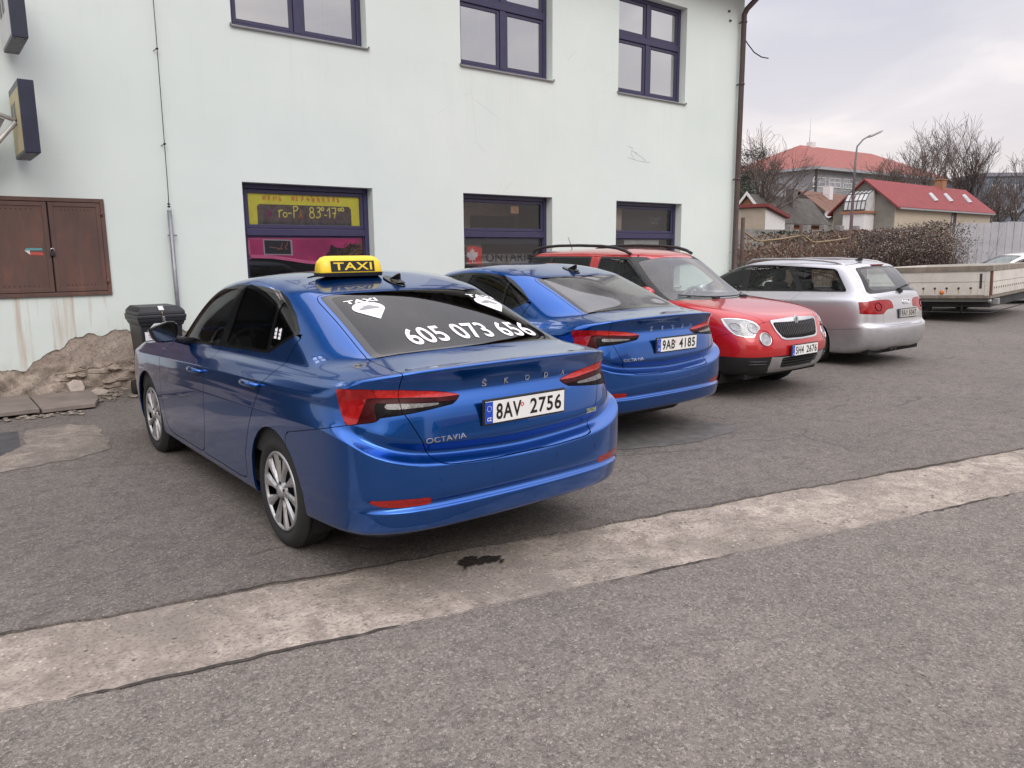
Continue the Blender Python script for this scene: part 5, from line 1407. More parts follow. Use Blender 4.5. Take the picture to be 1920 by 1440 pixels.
def rows_estate():
    r=[]
    a=lambda *p,**k:r.append(crow(*p,**k))
    F=dict(rb=.07,rc=.30)
    a(-.88,3.30,.76,{0:.25,5:.18,18:.18},**F)
    a(-.98,3.45,.84,{0:.275,3:.27,5:.185,9:.17,18:.19},**F)
    a(-1.02,3.52,.876,{0:.36,5:.30,9:.27,18:.28},**F)
    a(-1.035,3.55,.886,{0:.47,5:.45,9:.42,18:.4},**F)
    a(-1.03,3.56,.888,{0:.56,5:.56,9:.52,18:.5},**F)
    a(-1.018,3.56,.888,{0:.585,5:.59,9:.55,18:.53},**F)
    a(-.975,3.56,.888,{0:.60,5:.62,9:.58,18:.56},rb=.07,rc=.26)
    a(-.968,3.55,.886,{0:.64,5:.66,9:.62,18:.6},rb=.07,rc=.255)
    a(-.96,3.54,.884,{0:.75,5:.75,9:.72,18:.66},rb=.07,rc=.255)
    a(-.945,3.53,.878,{0:.84,5:.84,9:.82,13:.75,18:.70},rb=.07,rc=.255)
    a(-.925,3.52,.87,{0:.91,5:.905,9:.875,13:.80,18:.74},rb=.07,rc=.255)
    a(-.91,3.50,.862,{0:.95,5:.935,9:.90,13:.825,18:.77},rb=.07,rc=.255)
    a(-.905,3.46,.835,{0:.98,5:.965,9:.93,13:.85,18:.79},rb=.07,rc=.26)
    a(-.89,3.2,.812,{0:1.01,5:1.0,9:.96,13:.88,18:.85},rb=.07,rc=.25)
    a(-.865,2.7,.80,{0:1.035,5:1.02,9:.975,13:.92,18:.93},rb=.07,rc=.24)
    a(-.83,2.28,.785,{0:1.075,5:1.05,9:.995,13:.95,15:.97,18:.99},rb=.07,rc=.23,fb=.16,fc=.2)
    a(-.73,2.0,.742,{0:1.20,5:1.19,9:1.15,13:1.14,18:1.17},rb=.07,rc=.20,fb=.15,fc=.17)
    a(-.62,1.72,.70,{0:1.32,5:1.315,9:1.31,13:1.28,18:1.31},rb=.07,rc=.17,fb=.14,fc=.15)
    a(-.545,1.45,.66,{0:1.385,5:1.385,9:1.405,13:1.37,18:1.40},rb=.07,rc=.15,fb=.12,fc=.14)
    a(-.50,1.33,.61,{0:1.42,5:1.42,9:1.45,13:1.41,18:1.43},rb=.06,rc=.13,fb=.1,fc=.12)
    a(-.30,1.18,.36,{0:1.455,9:1.475,18:1.455},rb=.04,rc=.08,fc=.1,fb=.05)
    a(-.1,.8,0,1.485,rb=0,rc=0,fc=0,fb=0)
    return r


def sd_poly(x, y, poly):
    """signed distance to a polygon, negative inside"""
    P = np.stack([x, y], 1); Q = np.array(poly, float); n = len(Q)
    best = np.full(len(P), 1e9); inside = np.zeros(len(P), bool)
    for i in range(n):
        a, b = Q[i], Q[(i + 1) % n]; e = b - a; w = P - a
        t = np.clip((w @ e) / max(e @ e, 1e-12), 0, 1)
        best = np.minimum(best, np.hypot(w[:, 0] - e[0] * t, w[:, 1] - e[1] * t))
        if a[1] != b[1]:
            c = (a[1] > P[:, 1]) != (b[1] > P[:, 1])
            inside ^= c & (P[:, 0] < (b[0] - a[0]) * (P[:, 1] - a[1]) / (b[1] - a[1]) + a[0])
    return np.where(inside, -best, best)


def sym(poly, ax=0):
    """close a half outline (first coordinate >= 0) with its mirror image"""
    q = [((-p[0], p[1]) if ax == 0 else (p[0], -p[1])) for p in poly]
    return list(poly) + q[::-1]


def clip(M, phi):
    V, N, F = M
    pf = phi[F]; mx = pf.max(1); mn = pf.min(1)
    cross = (mx > 0) & (mn < 0)
    fin = [F[(mx <= 0)]]; fout = [F[(mn >= 0) & ~(mx <= 0)]]
    nv = []; nn = []; cache = {}; fi = []; fo = []
    K = F.shape[1]; base = len(V)
    for f in F[cross].tolist():
        while len(f) > 3 and f[-1] == f[-2]:
            f.pop()
        a = []; b = []
        for k in range(len(f)):
            i, j = f[k], f[(k + 1) % len(f)]; p, q = phi[i], phi[j]
            (a if p <= 0 else b).append(i)
            if (p <= 0) != (q <= 0):
                key = (i, j) if i < j else (j, i)
                if key not in cache:
                    t = p / (p - q); cache[key] = base + len(nv)
                    nv.append(V[i] + t * (V[j] - V[i])); m = N[i] + t * (N[j] - N[i]); nn.append(m / max(np.linalg.norm(m), 1e-9))
                a.append(cache[key]); b.append(cache[key])
        for s, o in ((a, fi), (b, fo)):
            if len(s) >= 3:
                s = s[:K]; o.append(s + [s[-1]] * (K - len(s)))
    if nv:
        V = np.concatenate([V, nv]); N = np.concatenate([N, nn])
    mk = lambda l, e: np.concatenate(l + ([np.array(e, int)] if e else []))
    return (V, N, mk(fin, fi)), (V, N, mk(fout, fo))


def patch_edges(F):
    K = F.shape[1]
    E = np.concatenate([np.stack([F[:, k], F[:, (k + 1) % K]], 1) for k in range(K)])
    E = E[E[:, 0] != E[:, 1]]
    S = np.sort(E, 1); _, idx, cnt = np.unique(S, axis=0, return_index=True, return_counts=True)
    return E[idx[cnt == 1]]


class Car:
    def __init__(s, name, label, pose, rows, cat='car', group=None, nu=7, nv=6):
        s.root = thing(name, label, cat, (pose[0], pose[1], 0), pose[2], group)
        P, N = surface(rows, nu, nv)
        nvv, nuu = P.shape[:2]; V = P.reshape(-1, 3); N = N.reshape(-1, 3)
        i = np.arange(nvv * nuu).reshape(nvv, nuu)
        q = np.stack([i[:-1, :-1], i[1:, :-1], i[1:, 1:], i[:-1, 1:]], -1).reshape(-1, 4)
        F = np.concatenate([q, np.repeat(q[:, -1:], 6, 1)], 1)
        s.M = (V, N, F); s.full = s.M
        V2 = np.concatenate([V, V * MIR]); q2 = np.concatenate([q, q[:, ::-1] + len(V)])
        s.bvh = BVHTree.FromPolygons(V2.tolist(), q2.tolist())

    def carve(s, fn, gap=0.0):
        phi = fn(s.M[0])
        if not gap:
            a, s.M = clip(s.M, phi); return a
        a = clip(s.M, phi + gap)[0]
        s.M = clip(s.M, phi - gap)[1]
        return a

    def emit(s, M, name, mat, parent=None, side='both', off=0.0, lip=0.014, liprow=True):
        """link a cut-out as an object: 'both' joins the two halves, 'L' / 'R' give one side"""
        V, N, F = M
        used = np.unique(F)
        if not len(used):
            return None
        mp = np.full(len(V), -1); mp[used] = np.arange(len(used))
        V = V[used] + N[used] * off; N = N[used]; F = mp[F]
        faces = []
        for f in F.tolist():
            while len(f) > 3 and f[-1] == f[-2]:
                f.pop()
            if len(set(f)) >= 3:
                faces.append(f)
        VV = [V]; NN = [N]; FF = list(faces)
        if lip:
            E = patch_edges(F)
            keep = ~((np.abs(V[E[:, 0], 1]) < 1e-4) & (np.abs(V[E[:, 1], 1]) < 1e-4))
            E = E[keep]
            if len(E):
                A, B = V[E[:, 0]], V[E[:, 1]]; NA, NB = N[E[:, 0]], N[E[:, 1]]
                e = B - A; sn = np.cross(e, NA); sn /= np.maximum(np.linalg.norm(sn, axis=1, keepdims=True), 1e-9)
                b0 = len(V); n = len(E)
                VV += [A, B, B - NB * lip, A - NA * lip]; NN += [sn] * 4
                k = np.arange(n)
                FF += np.stack([b0 + n + k, b0 + k, b0 + 3 * n + k, b0 + 2 * n + k], 1).tolist()
        V = np.concatenate(VV); N = np.concatenate(NN)
        objs = []
        if side == 'both':
            nf = [[i + len(V) for i in f[::-1]] for f in FF]
            sets = [(np.concatenate([V, V * MIR]), np.concatenate([N, N * MIR]), FF + nf)]
        elif side == 'L':
            sets = [(V, N, FF)]
        else:
            sets = [(V * MIR, N * MIR, [f[::-1] for f in FF])]
        V, N, FF = sets[0]
        me = bpy.data.meshes.new(name)
        me.from_pydata(V.tolist(), [], FF)
        me.polygons.foreach_set('use_smooth', [True] * len(me.polygons))
        me.materials.append(mat)
        me.normals_split_custom_set_from_vertices(N.tolist())
        o = bpy.data.objects.new(name, me); COL.objects.link(o); o.parent = parent or s.root
        return o

    def hit(s, o, d):
        r = s.bvh.ray_cast(Vector(o), Vector(d).normalized())
        return (r[0], r[1]) if r[0] is not None else (Vector(o) + Vector(d), -Vector(d))

    def wrap(s, mb, V, F, fn, off=0.002, smooth=False):
        """lay flat geometry on the body: fn(u, v) gives a ray (origin, direction)"""
        out = []
        for p in V:
            o, d = fn(p[0], p[1]); h, n = s.hit(o, d)
            if n.dot(Vector(d)) > 0:
                n = -n
            out.append(h + n * (off + p[2]))
        mb.add(out, F, smooth)

    def lining(s, cut, mat, name='cabin_lining', zmin=0.5, off=-0.035):
        """the inside of the shell, seen through the panes"""
        M = s.full
        for fn in cut:
            M = clip(M, fn(M[0]))[1]
        M = clip(M, zmin - M[0][:, 2])[0]
        return s.emit(M, name, mat, off=off, lip=0)


def wheel(parent, x, y, R, width, style, rim_r, mats, tilt=0.0):
    """one wheel: drum > tyre, hubcap; y is the outer face"""
    sg = 1 if y > 0 else -1
    W0 = 0.0; w = -width * sg        # the wheel's own y axis runs outwards
    drum = MB().lathe([(0.0, -0.10 * sg), (rim_r * 0.97, -0.10 * sg), (rim_r * 0.97, -width * sg * 0.95), (0.0, -width * sg * 0.95)], 32, 'y')
    d = drum.build('wheel', mats['black'], parent)
    d.location = (x, y, R)
    ty = MB()
    pr = [(rim_r - .004, -.020), (rim_r + .012, -.006), (rim_r + .03, -.001), ((R + rim_r) / 2, .003), (R - .035, -.004), (R - .014, -.016), (R - .003, -.034)]
    k = 6
    for i in range(k):                                # tread blocks between grooves
        a = .036 + (width - .072) * i / k; b = .036 + (width - .072) * (i + 1) / k
        pr += [(R - .001, -a), (R, -a - .004), (R, -b + .006), (R - .009, -b + .004), (R - .009, -b)]
    pr += [(R - .003, -width + .034), (R - .02, -width + .012), (R - .06, -width), (rim_r, -width + .02)]
    ty.lathe([(r, h * sg) for r, h in pr], 56, 'y')
    ty.build('tyre', mats['rubber'], d)
    cap = MB()
    if style == 'ten':
        cap.lathe([(rim_r - .002, -.024 * sg), (rim_r - .001, -.010 * sg), (rim_r - .008, -.004 * sg), (rim_r - .016, -.006 * sg), (rim_r - .018, -.02 * sg)], 56, 'y')
        cap.lathe([(0, .004 * sg), (.028, .003 * sg), (.034, -.002 * sg), (.036, -.012 * sg), (.058, -.014 * sg), (.062, -.03 * sg)], 32, 'y')
        for i in range(10):
            a0 = 2 * math.pi * i / 10
            wide = i % 2 == 0
            pts = []
            for r, hw, tw, h in ((.050, .17, 0.0, -.012), (.09, .14, .05, -.010), (.14, .16 if wide else .135, .10, -.008), (rim_r - .016, .20 if wide else .165, .12, -.006)):
                pts.append([(r * math.cos(a0 + tw + q * hw), (h + dh) * sg, r * math.sin(a0 + tw + q * hw)) for q, dh in ((-1, -.014), (-.55, 0), (.45, -.001), (1, -.016))])
            V = [p for row in pts for p in row]
            F = [(r_ * 4 + c_, r_ * 4 + c_ + 1, (r_ + 1) * 4 + c_ + 1, (r_ + 1) * 4 + c_) for r_ in range(3) for c_ in range(3)]
            cap.add(V, F)
        h = cap.build('hubcap', mats['alloy'], d)
        bolts = MB()
        for i in range(5):
            a = 2 * math.pi * i / 5 + .3
            bolts.lathe([(0, -.008 * sg), (.008, -.008 * sg), (.009, -.016 * sg)], 8, 'y', (.047 * math.cos(a), 0, .047 * math.sin(a)))
        bolts.build('wheel_bolts', mats['black'], h)
    else:
        cap.lathe([(rim_r - .002, -.024 * sg), (rim_r - .001, -.008 * sg), (rim_r - .012, -.005 * sg), (rim_r - .02, -.03 * sg)], 40, 'y')
        cap.lathe([(0, -.006 * sg), (.035, -.008 * sg), (.06, -.016 * sg), (.064, -.035 * sg)], 24, 'y')
        for i in range(5):
            a0 = 2 * math.pi * i / 5 + .2
            V = []
            for r, hw, h in ((.05, .35, -.018), (.12, .2, -.012), (rim_r - .016, .2, -.010)):
                V += [(r * math.cos(a0 + q * hw), (h + dh) * sg, r * math.sin(a0 + q * hw)) for q, dh in ((-1, -.02), (-.6, 0), (.6, 0), (1, -.02))]
            cap.add(V, [(r_ * 4 + c_, r_ * 4 + c_ + 1, (r_ + 1) * 4 + c_ + 1, (r_ + 1) * 4 + c_) for r_ in range(2) for c_ in range(3)])
        cap.build('hubcap', mats['alloy'], d)
    return d


def arch_liner(car, x, z, R, mat, y0=0.55, y1=0.86):
    m = MB()
    for sg in (1, -1):
        n = 16; A = [rad(-25 + 230 * i / n) for i in range(n + 1)]
        V = [(x + R * math.cos(a), sg * y1, max(.17, z + R * math.sin(a))) for a in A] + [(x + R * math.cos(a), sg * y0, max(.17, z + R * math.sin(a))) for a in A]
        m.add(V, [(i, i + 1, n + 2 + i, n + 1 + i) for i in range(n)])
        m.add([(p[0], sg * y0, p[2]) for p in V[:n + 1]], [tuple(range(n + 1))])
    return m.build('wheel_arch_liner', mat, car.root, fix=False)


def seats(car, xf, xr, zs, mat, rear_y=(.36, 0, -.36), top=.62, headmat=None):
    for y in (.37, -.37):
        st = rounded('seat', mat, car.root, (xf, y, zs), (.50, .50, .16))
        b = rounded('backrest', mat, st, (-.28, 0, .34), (.15, .48, top)); b.rotation_euler = (0, rad(-13), 0)
        h = rounded('headrest', mat, st, (-.38, 0, .74), (.09, .26, .17))
    st = rounded('seat', mat, car.root, (xr, 0, zs), (.48, 1.24, .16))
    b = rounded('backrest', mat, st, (-.26, 0, .30), (.15, 1.22, top - .06)); b.rotation_euler = (0, rad(-16), 0)
    for y in rear_y:
        rounded('headrest', mat, st, (-.37, y, .62), (.08, .24, .13))


def cockpit(car, x, z, mat, left=True, r=.18):
    d = MB(); d.prism([(x, -.68, z - .30), (x - .10, -.68, z - .05), (x + .1, -.68, z + .02), (x + .55, -.68, z + .02), (x + .55, -.68, z - .3)], (0, 1.36, 0))
    d.build('dashboard', mat, car.root, bevel=.03)
    ring = MB(); n = 28
    c = Vector((x - .30, .37 if left else -.37, z - .03)); ax = Vector((.92, 0, -.38)).normalized(); u = Vector((0, 1, 0)); v = ax.cross(u)
    P = [c + (u * math.cos(2 * math.pi * i / n) + v * math.sin(2 * math.pi * i / n)) * r for i in range(n + 1)]
    ring.tube(P, .016, 8, False)
    ring.tube([c - u * r, c + u * r], .02, 6); ring.tube([c, c + v * r], .018, 6); ring.tube([c, c + ax * .25], .03, 8)
    ring.build('steering_wheel', mat, car.root)


def plate(car, x, yc, z, text, mats, parent=None, front=False, tilt=0.0, w=.52, h=.11, frame=True, gap_text=None, sticker=True, seals=True):
    """a licence plate with its blue band; letters are thin raised shapes"""
    s = -1 if not front else 1        # outward x direction
    right = Vector((0, -1, 0)) if not front else Vector((0, 1, 0))
    up = Vector((math.sin(tilt) * (1 if not front else -1), 0, math.cos(tilt)))
    nrm = right.cross(up)             # points out of the car
    o = Vector((x, yc, z))
    R = Matrix((right, up, nrm)).transposed()
    b = MB()
    b.box(o - nrm * .006, (w + .022, h + .022, .012), R)
    root = b.build('license_plate', mats['black'], parent or car.root, bevel=.004)
    MB().box(o + nrm * .002, (w, h, .006), R).build('plate_sheet', mats['platewhite'], root)
    MB().box(o + nrm * .0035 - right * (w / 2 - .022), (.044, h - .002, .006), R).build('country_band', mats['euroblue'], root)
    L = MB(); q = o + nrm * .0056
    if text:
        a, c = text
        letters(L, a, q - right * (w * .5 - .046 - .100), right, up, 1, .020, 1, .0006, 1.12, height=h * .74, width=.160)
        L.build('plate_characters', mats['plateblack'], root, fix=False); L = MB()
        letters(L, c, q + right * (w * .5 - .128), right, up, 1, .020, 1, .0006, 1.12, height=h * .74, width=.214)
        L.build('plate_characters', mats['plateblack'], root, fix=False)
    L = MB(); letters(L, 'CZ', o + nrm * .0072 - right * (w / 2 - .022) - up * (h * .30), right, up, 1, .02, 1, 0, height=.018, width=.026)
    cc = o + nrm * .0072 - right * (w / 2 - .022) + up * (h * .18)
    for i in range(12):
        a = 2 * math.pi * i / 12; p = cc + (right * math.cos(a) + up * math.sin(a)) * .0135
        L.add([p + (right * math.cos(k * 2.0944 + 1.57) + up * math.sin(k * 2.0944 + 1.57)) * .0028 for k in range(3)], [(0, 1, 2)])
    L.build('country_letters', mats['white'], root, fix=False)
    if seals:
        p = o + nrm * .0056 - right * (w * .5 - .232) + up * (h * .16); K = MB()
        for rr, zz in ((.0125, 0),):
            K.add([p + (right * math.cos(2 * math.pi * i / 12) + up * math.sin(2 * math.pi * i / 12)) * (rr if i % 2 else rr * .82) for i in range(12)] + [p + (right * math.cos(2 * math.pi * i / 12) + up * math.sin(2 * math.pi * i / 12)) * rr * .45 for i in range(12)],
                  [(i, (i + 1) % 12, 12 + (i + 1) % 12, 12 + i) for i in range(12)])
        K.build('inspection_seal', mats['sealred'], root, fix=False)
    return root


def bean(name, mat, parent, pts, rx, n=10, flat=1.0, fdir=(0, 1, 0)):
    """a rounded bar through pts with radii rx, squashed along fdir"""
    m = MB().tube(pts, rx, n)
    o = m.build(name, mat, parent, smooth=True)
    return o
BLUE = paint('metallic_blue', (0.0006, 0.078, 0.335), 0.88, 0.22, dirt=.14)
RED = paint('solid_red', (0.40, 0.006, 0.010), 0.1, 0.3, dirt=.2)
SILVER = paint('metallic_silver', (0.50, 0.50, 0.52), 0.75, 0.36, dirt=.5)
WHITE = paint('car_white', (0.72, 0.70, 0.66), 0.0, 0.35)
CM = dict(
    black=plain('black_plastic', (.012, .012, .013), .5, var=.3), gloss=plain('gloss_black', (.008, .008, .009), .08, var=.1),
    rubber=plain('tyre_rubber', (.018, .017, .017), .85, var=.35, bump=.3, bscale=120), alloy=plain('hubcap_silver', (.42, .42, .42), .35, .6, var=.15, scale=20),
    platewhite=plain('plate_white', (.78, .78, .76), .35, var=.04), euroblue=plain('euro_blue', (.01, .06, .45), .35), plateblack=plain('plate_black', (.01, .01, .01), .4),
    white=plain('vinyl_white', (.85, .85, .86), .45, var=.03), sealred=plain('seal_red', (.6, .03, .02), .4), chrome=plain('chrome', (.75, .75, .76), .12, 1.0, var=.05),
    seat=plain('seat_cloth', (.03, .03, .032), .9, var=.2, bump=.2), lining=plain('cabin_dark', (.025, .025, .027), .9), under=plain('underbody', (.01, .01, .01), .9),
    satin=plain('satin_silver', (.45, .45, .46), .35, .7), yellow=plain('sign_yellow', (.80, .56, .03), .3, var=.05), grey=plain('lining_grey', (.25, .25, .25), .9))
TINT = glass('tinted_glass', (.15, .15, .16), mult=1.0); CLEAR = glass('car_glass', (.86, .92, .89), mult=1.0); CLEARD = glass('car_windscreen', (.74, .83, .80), dust=.09, mult=1.4); MIDT = glass('light_tint_glass', (.50, .52, .52), dust=.16)
MIRR = plain('mirror_glass', (.16, .19, .20), .03, 1.0, var=.02)


LR = lens('lamp_red', (.21, .002, .003), facets=32, strength=.3, coat=.4); LD = lens('lamp_dark_red', (.032, .001, .002), .3, 25, .06, .05, .08); LB = lens('lamp_bright_red', (.36, .010, .008), .12, 90, .2)
LC = lens('lamp_clear', (.085, .078, .076), .15, 80, .4); LW = lens('headlamp_glass', (.27, .28, .29), .06, 22, 1.0, .8); REFL = lens('reflector_red', (.26, .008, .004), .15, 200, .3)
LSMOKE = lens('lamp_smoke', (.003, .002, .003), .35, 30, .03, .0, .06)


def sedan(pose, label, group, mat, plates, tint, taxi=False, seal=True, tinted_rear=None):
    car = Car('car', label, pose, rows_sedan(), group=group)
    R = car.root
    arch = lambda cx, r: (lambda V: np.maximum(np.hypot(V[:, 0] - cx, V[:, 2] - .325) - r, .5 - np.abs(V[:, 1])))
    for cx in (0, 2.686):
        car.carve(arch(cx, .368))
    cabin = []
    DLO = [(2.07, .975), (1.95, 1.10), (1.80, 1.215), (1.58, 1.315), (1.38, 1.375), (1.2, 1.408), (1.02, 1.425), (.86, 1.432), (.62, 1.429), (.40, 1.411), (.345, 1.397), (.258, 1.366), (.10, 1.286), (-.025, 1.203), (-.031, 1.190), (.0, 1.178), (.336, 1.053), (1.16, 1.021)]
    fd = lambda V: np.maximum(sd_poly(V[:, 0], V[:, 2], DLO), .45 - V[:, 1])
    band = car.carve(fd); cabin.append(fd)
    ws = sym([(2.42, 0), (2.34, .35), (2.17, .60), (2.06, .665), (1.60, .60), (1.46, .545), (1.50, .35), (1.54, 0)], 1)
    fw = lambda V: np.maximum(sd_poly(V[:, 0], V[:, 1], ws), .98 - V[:, 2])
    wind = car.carve(fw, .001); cabin.append(fw)
    rw = sym([(.03, 0), (.035, .25), (.06, .553), (.03, .562), (-.222, .577), (-.45, .596), (-.62, .612), (-.655, .60), (-.675, .4), (-.690, 0)], 1)
    fr = lambda V: np.maximum(sd_poly(V[:, 0], V[:, 1], rw), 1.05 - V[:, 2])
    rear = car.carve(fr, .001); cabin.append(fr)
    arc = lambda V: V[:, 1] + .9 * np.maximum(0, V[:, 0] + .93)
    lampo = [(1.06, .994), (.85, 1.000), (.63, .990), (.45, .969), (.322, .941), (.365, .904), (.605, .880), (.755, .868), (.785, .850), (.985, .829), (1.03, .90)]
    fl = lambda V: np.maximum(sd_poly(arc(V), V[:, 2], lampo), V[:, 0] + .5)
    lamp = car.carve(fl, .0012)
    tgl = [(-.9, 1.25), (.637, 1.25), (.637, 1.0), (.634, .885), (.62, .86), (.552, .721), (.517, .663), (.49, .640), (.44, .628), (.2, .617), (-.9, .615)]
    ft = lambda V: np.minimum(np.maximum(sd_poly(V[:, 1], V[:, 2], tgl), V[:, 0] + .60), np.maximum(sd_poly(V[:, 0], V[:, 1], rw) - .022, 1.03 - V[:, 2]))
    tail = car.carve(ft, .0022)
    refl = [(.835, .494), (.70, .494), (.55, .486), (.55, .452), (.70, .452), (.775, .460), (.81, .476)]
    rf = car.carve(lambda V: np.maximum(sd_poly(arc(V), V[:, 2], refl), V[:, 0] + .6), .0008)
    zl = lambda V: np.interp(-V[:, 0], [.20, .246, .804, .87, .9], [.705, .712, .834, .845, .95])
    bump = car.carve(lambda V: np.maximum(V[:, 2] - zl(V), V[:, 0] + .2), .0018)
    fb = car.carve(lambda V: np.maximum(V[:, 2] - np.interp(V[:, 0], [3.0, 3.1, 3.4, 3.6], [.60, .62, .60, .56]), 3.0 - V[:, 0]), .0018)
    fdoor = [(2.17, .985), (2.24, .89), (2.255, .566), (2.20, .33), (2.12, .285), (1.31, .285), (1.277, .355), (1.201, .521), (1.165, .70), (1.155, .887), (1.166, 1.03), (2.03, 1.0)]
    rdoor = [(1.166, 1.03), (1.155, .887), (1.165, .70), (1.201, .521), (1.277, .355), (1.31, .285), (.52, .285), (.472, .31), (.464, .357), (.45, .45), (.352, .634), (.22, .80), (.091, .973), (.0, 1.09), (-.075, 1.19), (-.01, 1.185), (.336, 1.07)]
    doors = {}
    for nm, pl in (('front', fdoor), ('rear', rdoor)):
        doors[nm] = car.carve(lambda V: np.maximum(sd_poly(V[:, 0], V[:, 2], pl), .5 - V[:, 1]), .003)
    bon = sym([(3.50, 0), (3.42, .40), (3.25, .62), (2.9, .70), (2.4, .735), (2.2, .72), (2.36, .4), (2.44, 0)], 1)
    hood = car.carve(lambda V: np.maximum(sd_poly(V[:, 0], V[:, 1], bon), .78 - V[:, 2]), .002)
    hl = [(.46, .80), (.70, .83), (.98, .845), (1.10, .82), (1.0, .74), (.74, .69), (.48, .70)]
    head = car.carve(lambda V: np.maximum(sd_poly(V[:, 1] + .9 * np.maximum(0, 3.38 - V[:, 0]), V[:, 2], hl), 2.9 - V[:, 0]), .0012)
    gr = sym([(0, .80), (.30, .795), (.40, .76), (.34, .62), (0, .60)])
    grl = car.carve(lambda V: np.maximum(sd_poly(V[:, 1], V[:, 2], gr), 2.9 - V[:, 0]), .001)

    QW = {}
    car.emit(car.M, 'body', mat)
    for sd, sg in (('L', 1), ('R', -1)):
        dz = {}
        for nm in ('front', 'rear'):
            dz[nm] = car.emit(doors[nm], 'door', mat, side=sd)
            hx = 1.292 if nm == 'front' else .271
            hz = .862 if nm == 'front' else .903
            h, n = car.hit((hx, sg * 2, hz), (0, -sg, 0))
            P = [Vector((hx + d, h.y + sg * q, hz + zz)) for d, q, zz in ((.128, -.004, -.006), (.112, .022, -.002), (.06, .036, .002), (0, .040, .004), (-.06, .036, .004), (-.105, .024, .002), (-.122, -.004, 0))]
            hd = MB().tube(P, [.008, .014, .017, .018, .017, .013, .008], 10).build('door_handle', mat, dz[nm], smooth=True)
            shade_disc = MB(); cv = []
            for i in range(20):
                a = 2 * math.pi * i / 20; p, m = car.hit((hx - .01 + .075 * math.cos(a), sg * 2, hz - .008 + .030 * math.sin(a)), (0, -sg, 0)); cv.append(p + m * .0012)
            shade_disc.add(cv, [tuple(range(20))]); shade_disc.build('recess_shade', CM['black'], dz[nm], fix=False)  # flat black ellipse painted as the shade of the hand hollow
        # window band: panes, pillars and trim
        fp = [(2.035, .992), (1.93, 1.095), (1.78, 1.198), (1.57, 1.293), (1.37, 1.352), (1.2, 1.385), (1.02, 1.402), (.985, 1.403), (1.215, 1.034)]
        rp = [(.845, 1.409), (.62, 1.405), (.41, 1.388), (.315, 1.362), (.362, 1.070), (1.085, 1.042)]
        qp = [(.282, 1.352), (.235, 1.332), (.10, 1.262), (.003, 1.196), (.325, 1.075)]
        m = band; panes = []
        for pl in (fp, rp, qp):
            a, m = clip(m, np.minimum(sd_poly(m[0][:, 0], m[0][:, 2], pl), 9)); panes.append(a)
        car.emit(m, 'window_trim', CM['gloss'], side=sd, off=.001)
        car.emit(panes[0], 'window', CLEAR, dz['front'], side=sd, off=-.004, lip=.004)
        q = car.emit(panes[1], 'window', tint, dz['rear'], side=sd, off=-.004, lip=.004)
        QW[sg] = car.emit(panes[2], 'quarter_window', tint, dz['rear'], side=sd, off=-.004, lip=.004)
        # bright sill line of the window and wind deflectors
        # wing mirror
        prof = [(1.076, 1.106), (1.03, 1.130), (.955, 1.158), (.915, 1.156), (.892, 1.135), (.890, 1.085), (.905, 1.035), (.925, 1.016), (.97, 1.012), (1.03, 1.016), (1.055, 1.045)]
        cy, cz = .97, 1.085; n = len(prof)
        ro = [[(x, sg * (cy + (y - cy) * k), cz + (z - cz) * k - dz_) for y, z in prof] for x, k, dz_ in ((1.725, 1.0, 0), (1.735, 1.03, 0), (1.78, 1.02, .002), (1.84, .90, .006), (1.885, .68, .012), (1.905, .35, .018))]
        mz = MB(); mz.add([p for r_ in ro for p in r_], [(r_ * n + k, r_ * n + (k + 1) % n, (r_ + 1) * n + (k + 1) % n, (r_ + 1) * n + k) for r_ in range(5) for k in range(n)] + [tuple(range(5 * n, 6 * n))])
        mo = mz.build('wing_mirror', CM['gloss'], R, smooth=True)
        MB().tube([(1.82, sg * .76, .99), (1.80, sg * .86, 1.015), (1.79, sg * .92, 1.04)], [.035, .026, .024], 8).build('mirror_arm', CM['black'], mo)
        K = MB(); K.add(ro[0] + [(1.7235, sg * (cy + (y - cy) * .86), cz + (z - cz) * .86) for y, z in prof], [(k, (k + 1) % n, n + (k + 1) % n, n + k) for k in range(n)]); K.build('mirror_rim', CM['gloss'], mo)
        K = MB(); K.add([(1.728, sg * (cy + (y - cy) * .90), cz + (z - cz) * .90) for y, z in prof], [tuple(range(n))]); K.build('mirror_glass', MIRR, mo)
        # outer tail lamp and its bands
        a, b = clip(lamp, lamp[0][:, 1] - .637)
        outer = clip(lamp, (.6405 - lamp[0][:, 1]))[0]
        parts = {}
        def lampset(M, parent):
            A = lambda M: arc(M[0])
            up = [(1.2, 1.03), (.60, 1.03), (.30, .945), (.33, .938), (.44, .938), (.60, .952), (.80, .959), (.845, .955), (.905, .84), (1.2, .80)]
            red, rest = clip(M, sd_poly(A(M), M[0][:, 2], up))
            rr, bl = clip(red, sd_poly(A(red), red[0][:, 2], [(.79, 1.03), (.2, 1.03), (.2, .90), (.79, .9599)]))
            st = [(.740, .930), (.64, .927), (.44, .914), (.43, .905), (.64, .902), (.735, .906)]
            s1, rest = clip(rest, sd_poly(A(rest), rest[0][:, 2], st))
            blk = [(.80, .935), (.2, .91), (.2, .80), (.76, .80)]
            s2, rest = clip(rest, sd_poly(A(rest), rest[0][:, 2], blk))
            base = car.emit(rest, 'tail_light', LD, parent, side=sd, off=.002, lip=.02)
            base = base or parent
            if len(bl[2]): car.emit(bl, 'lamp_facets', LR, base, side=sd, off=.002, lip=.01)
            if len(rr[2]): car.emit(rr, 'light_band', LB, base, side=sd, off=.003, lip=.01)
            if len(s2[2]): car.emit(s2, 'lamp_housing', LSMOKE, base, side=sd, off=.000, lip=.01)
            if len(s1[2]): car.emit(s1, 'reversing_light', LC, base, side=sd, off=.002, lip=.01)
        lampset(outer, R)
        doors['in' + sd] = (a, lampset)
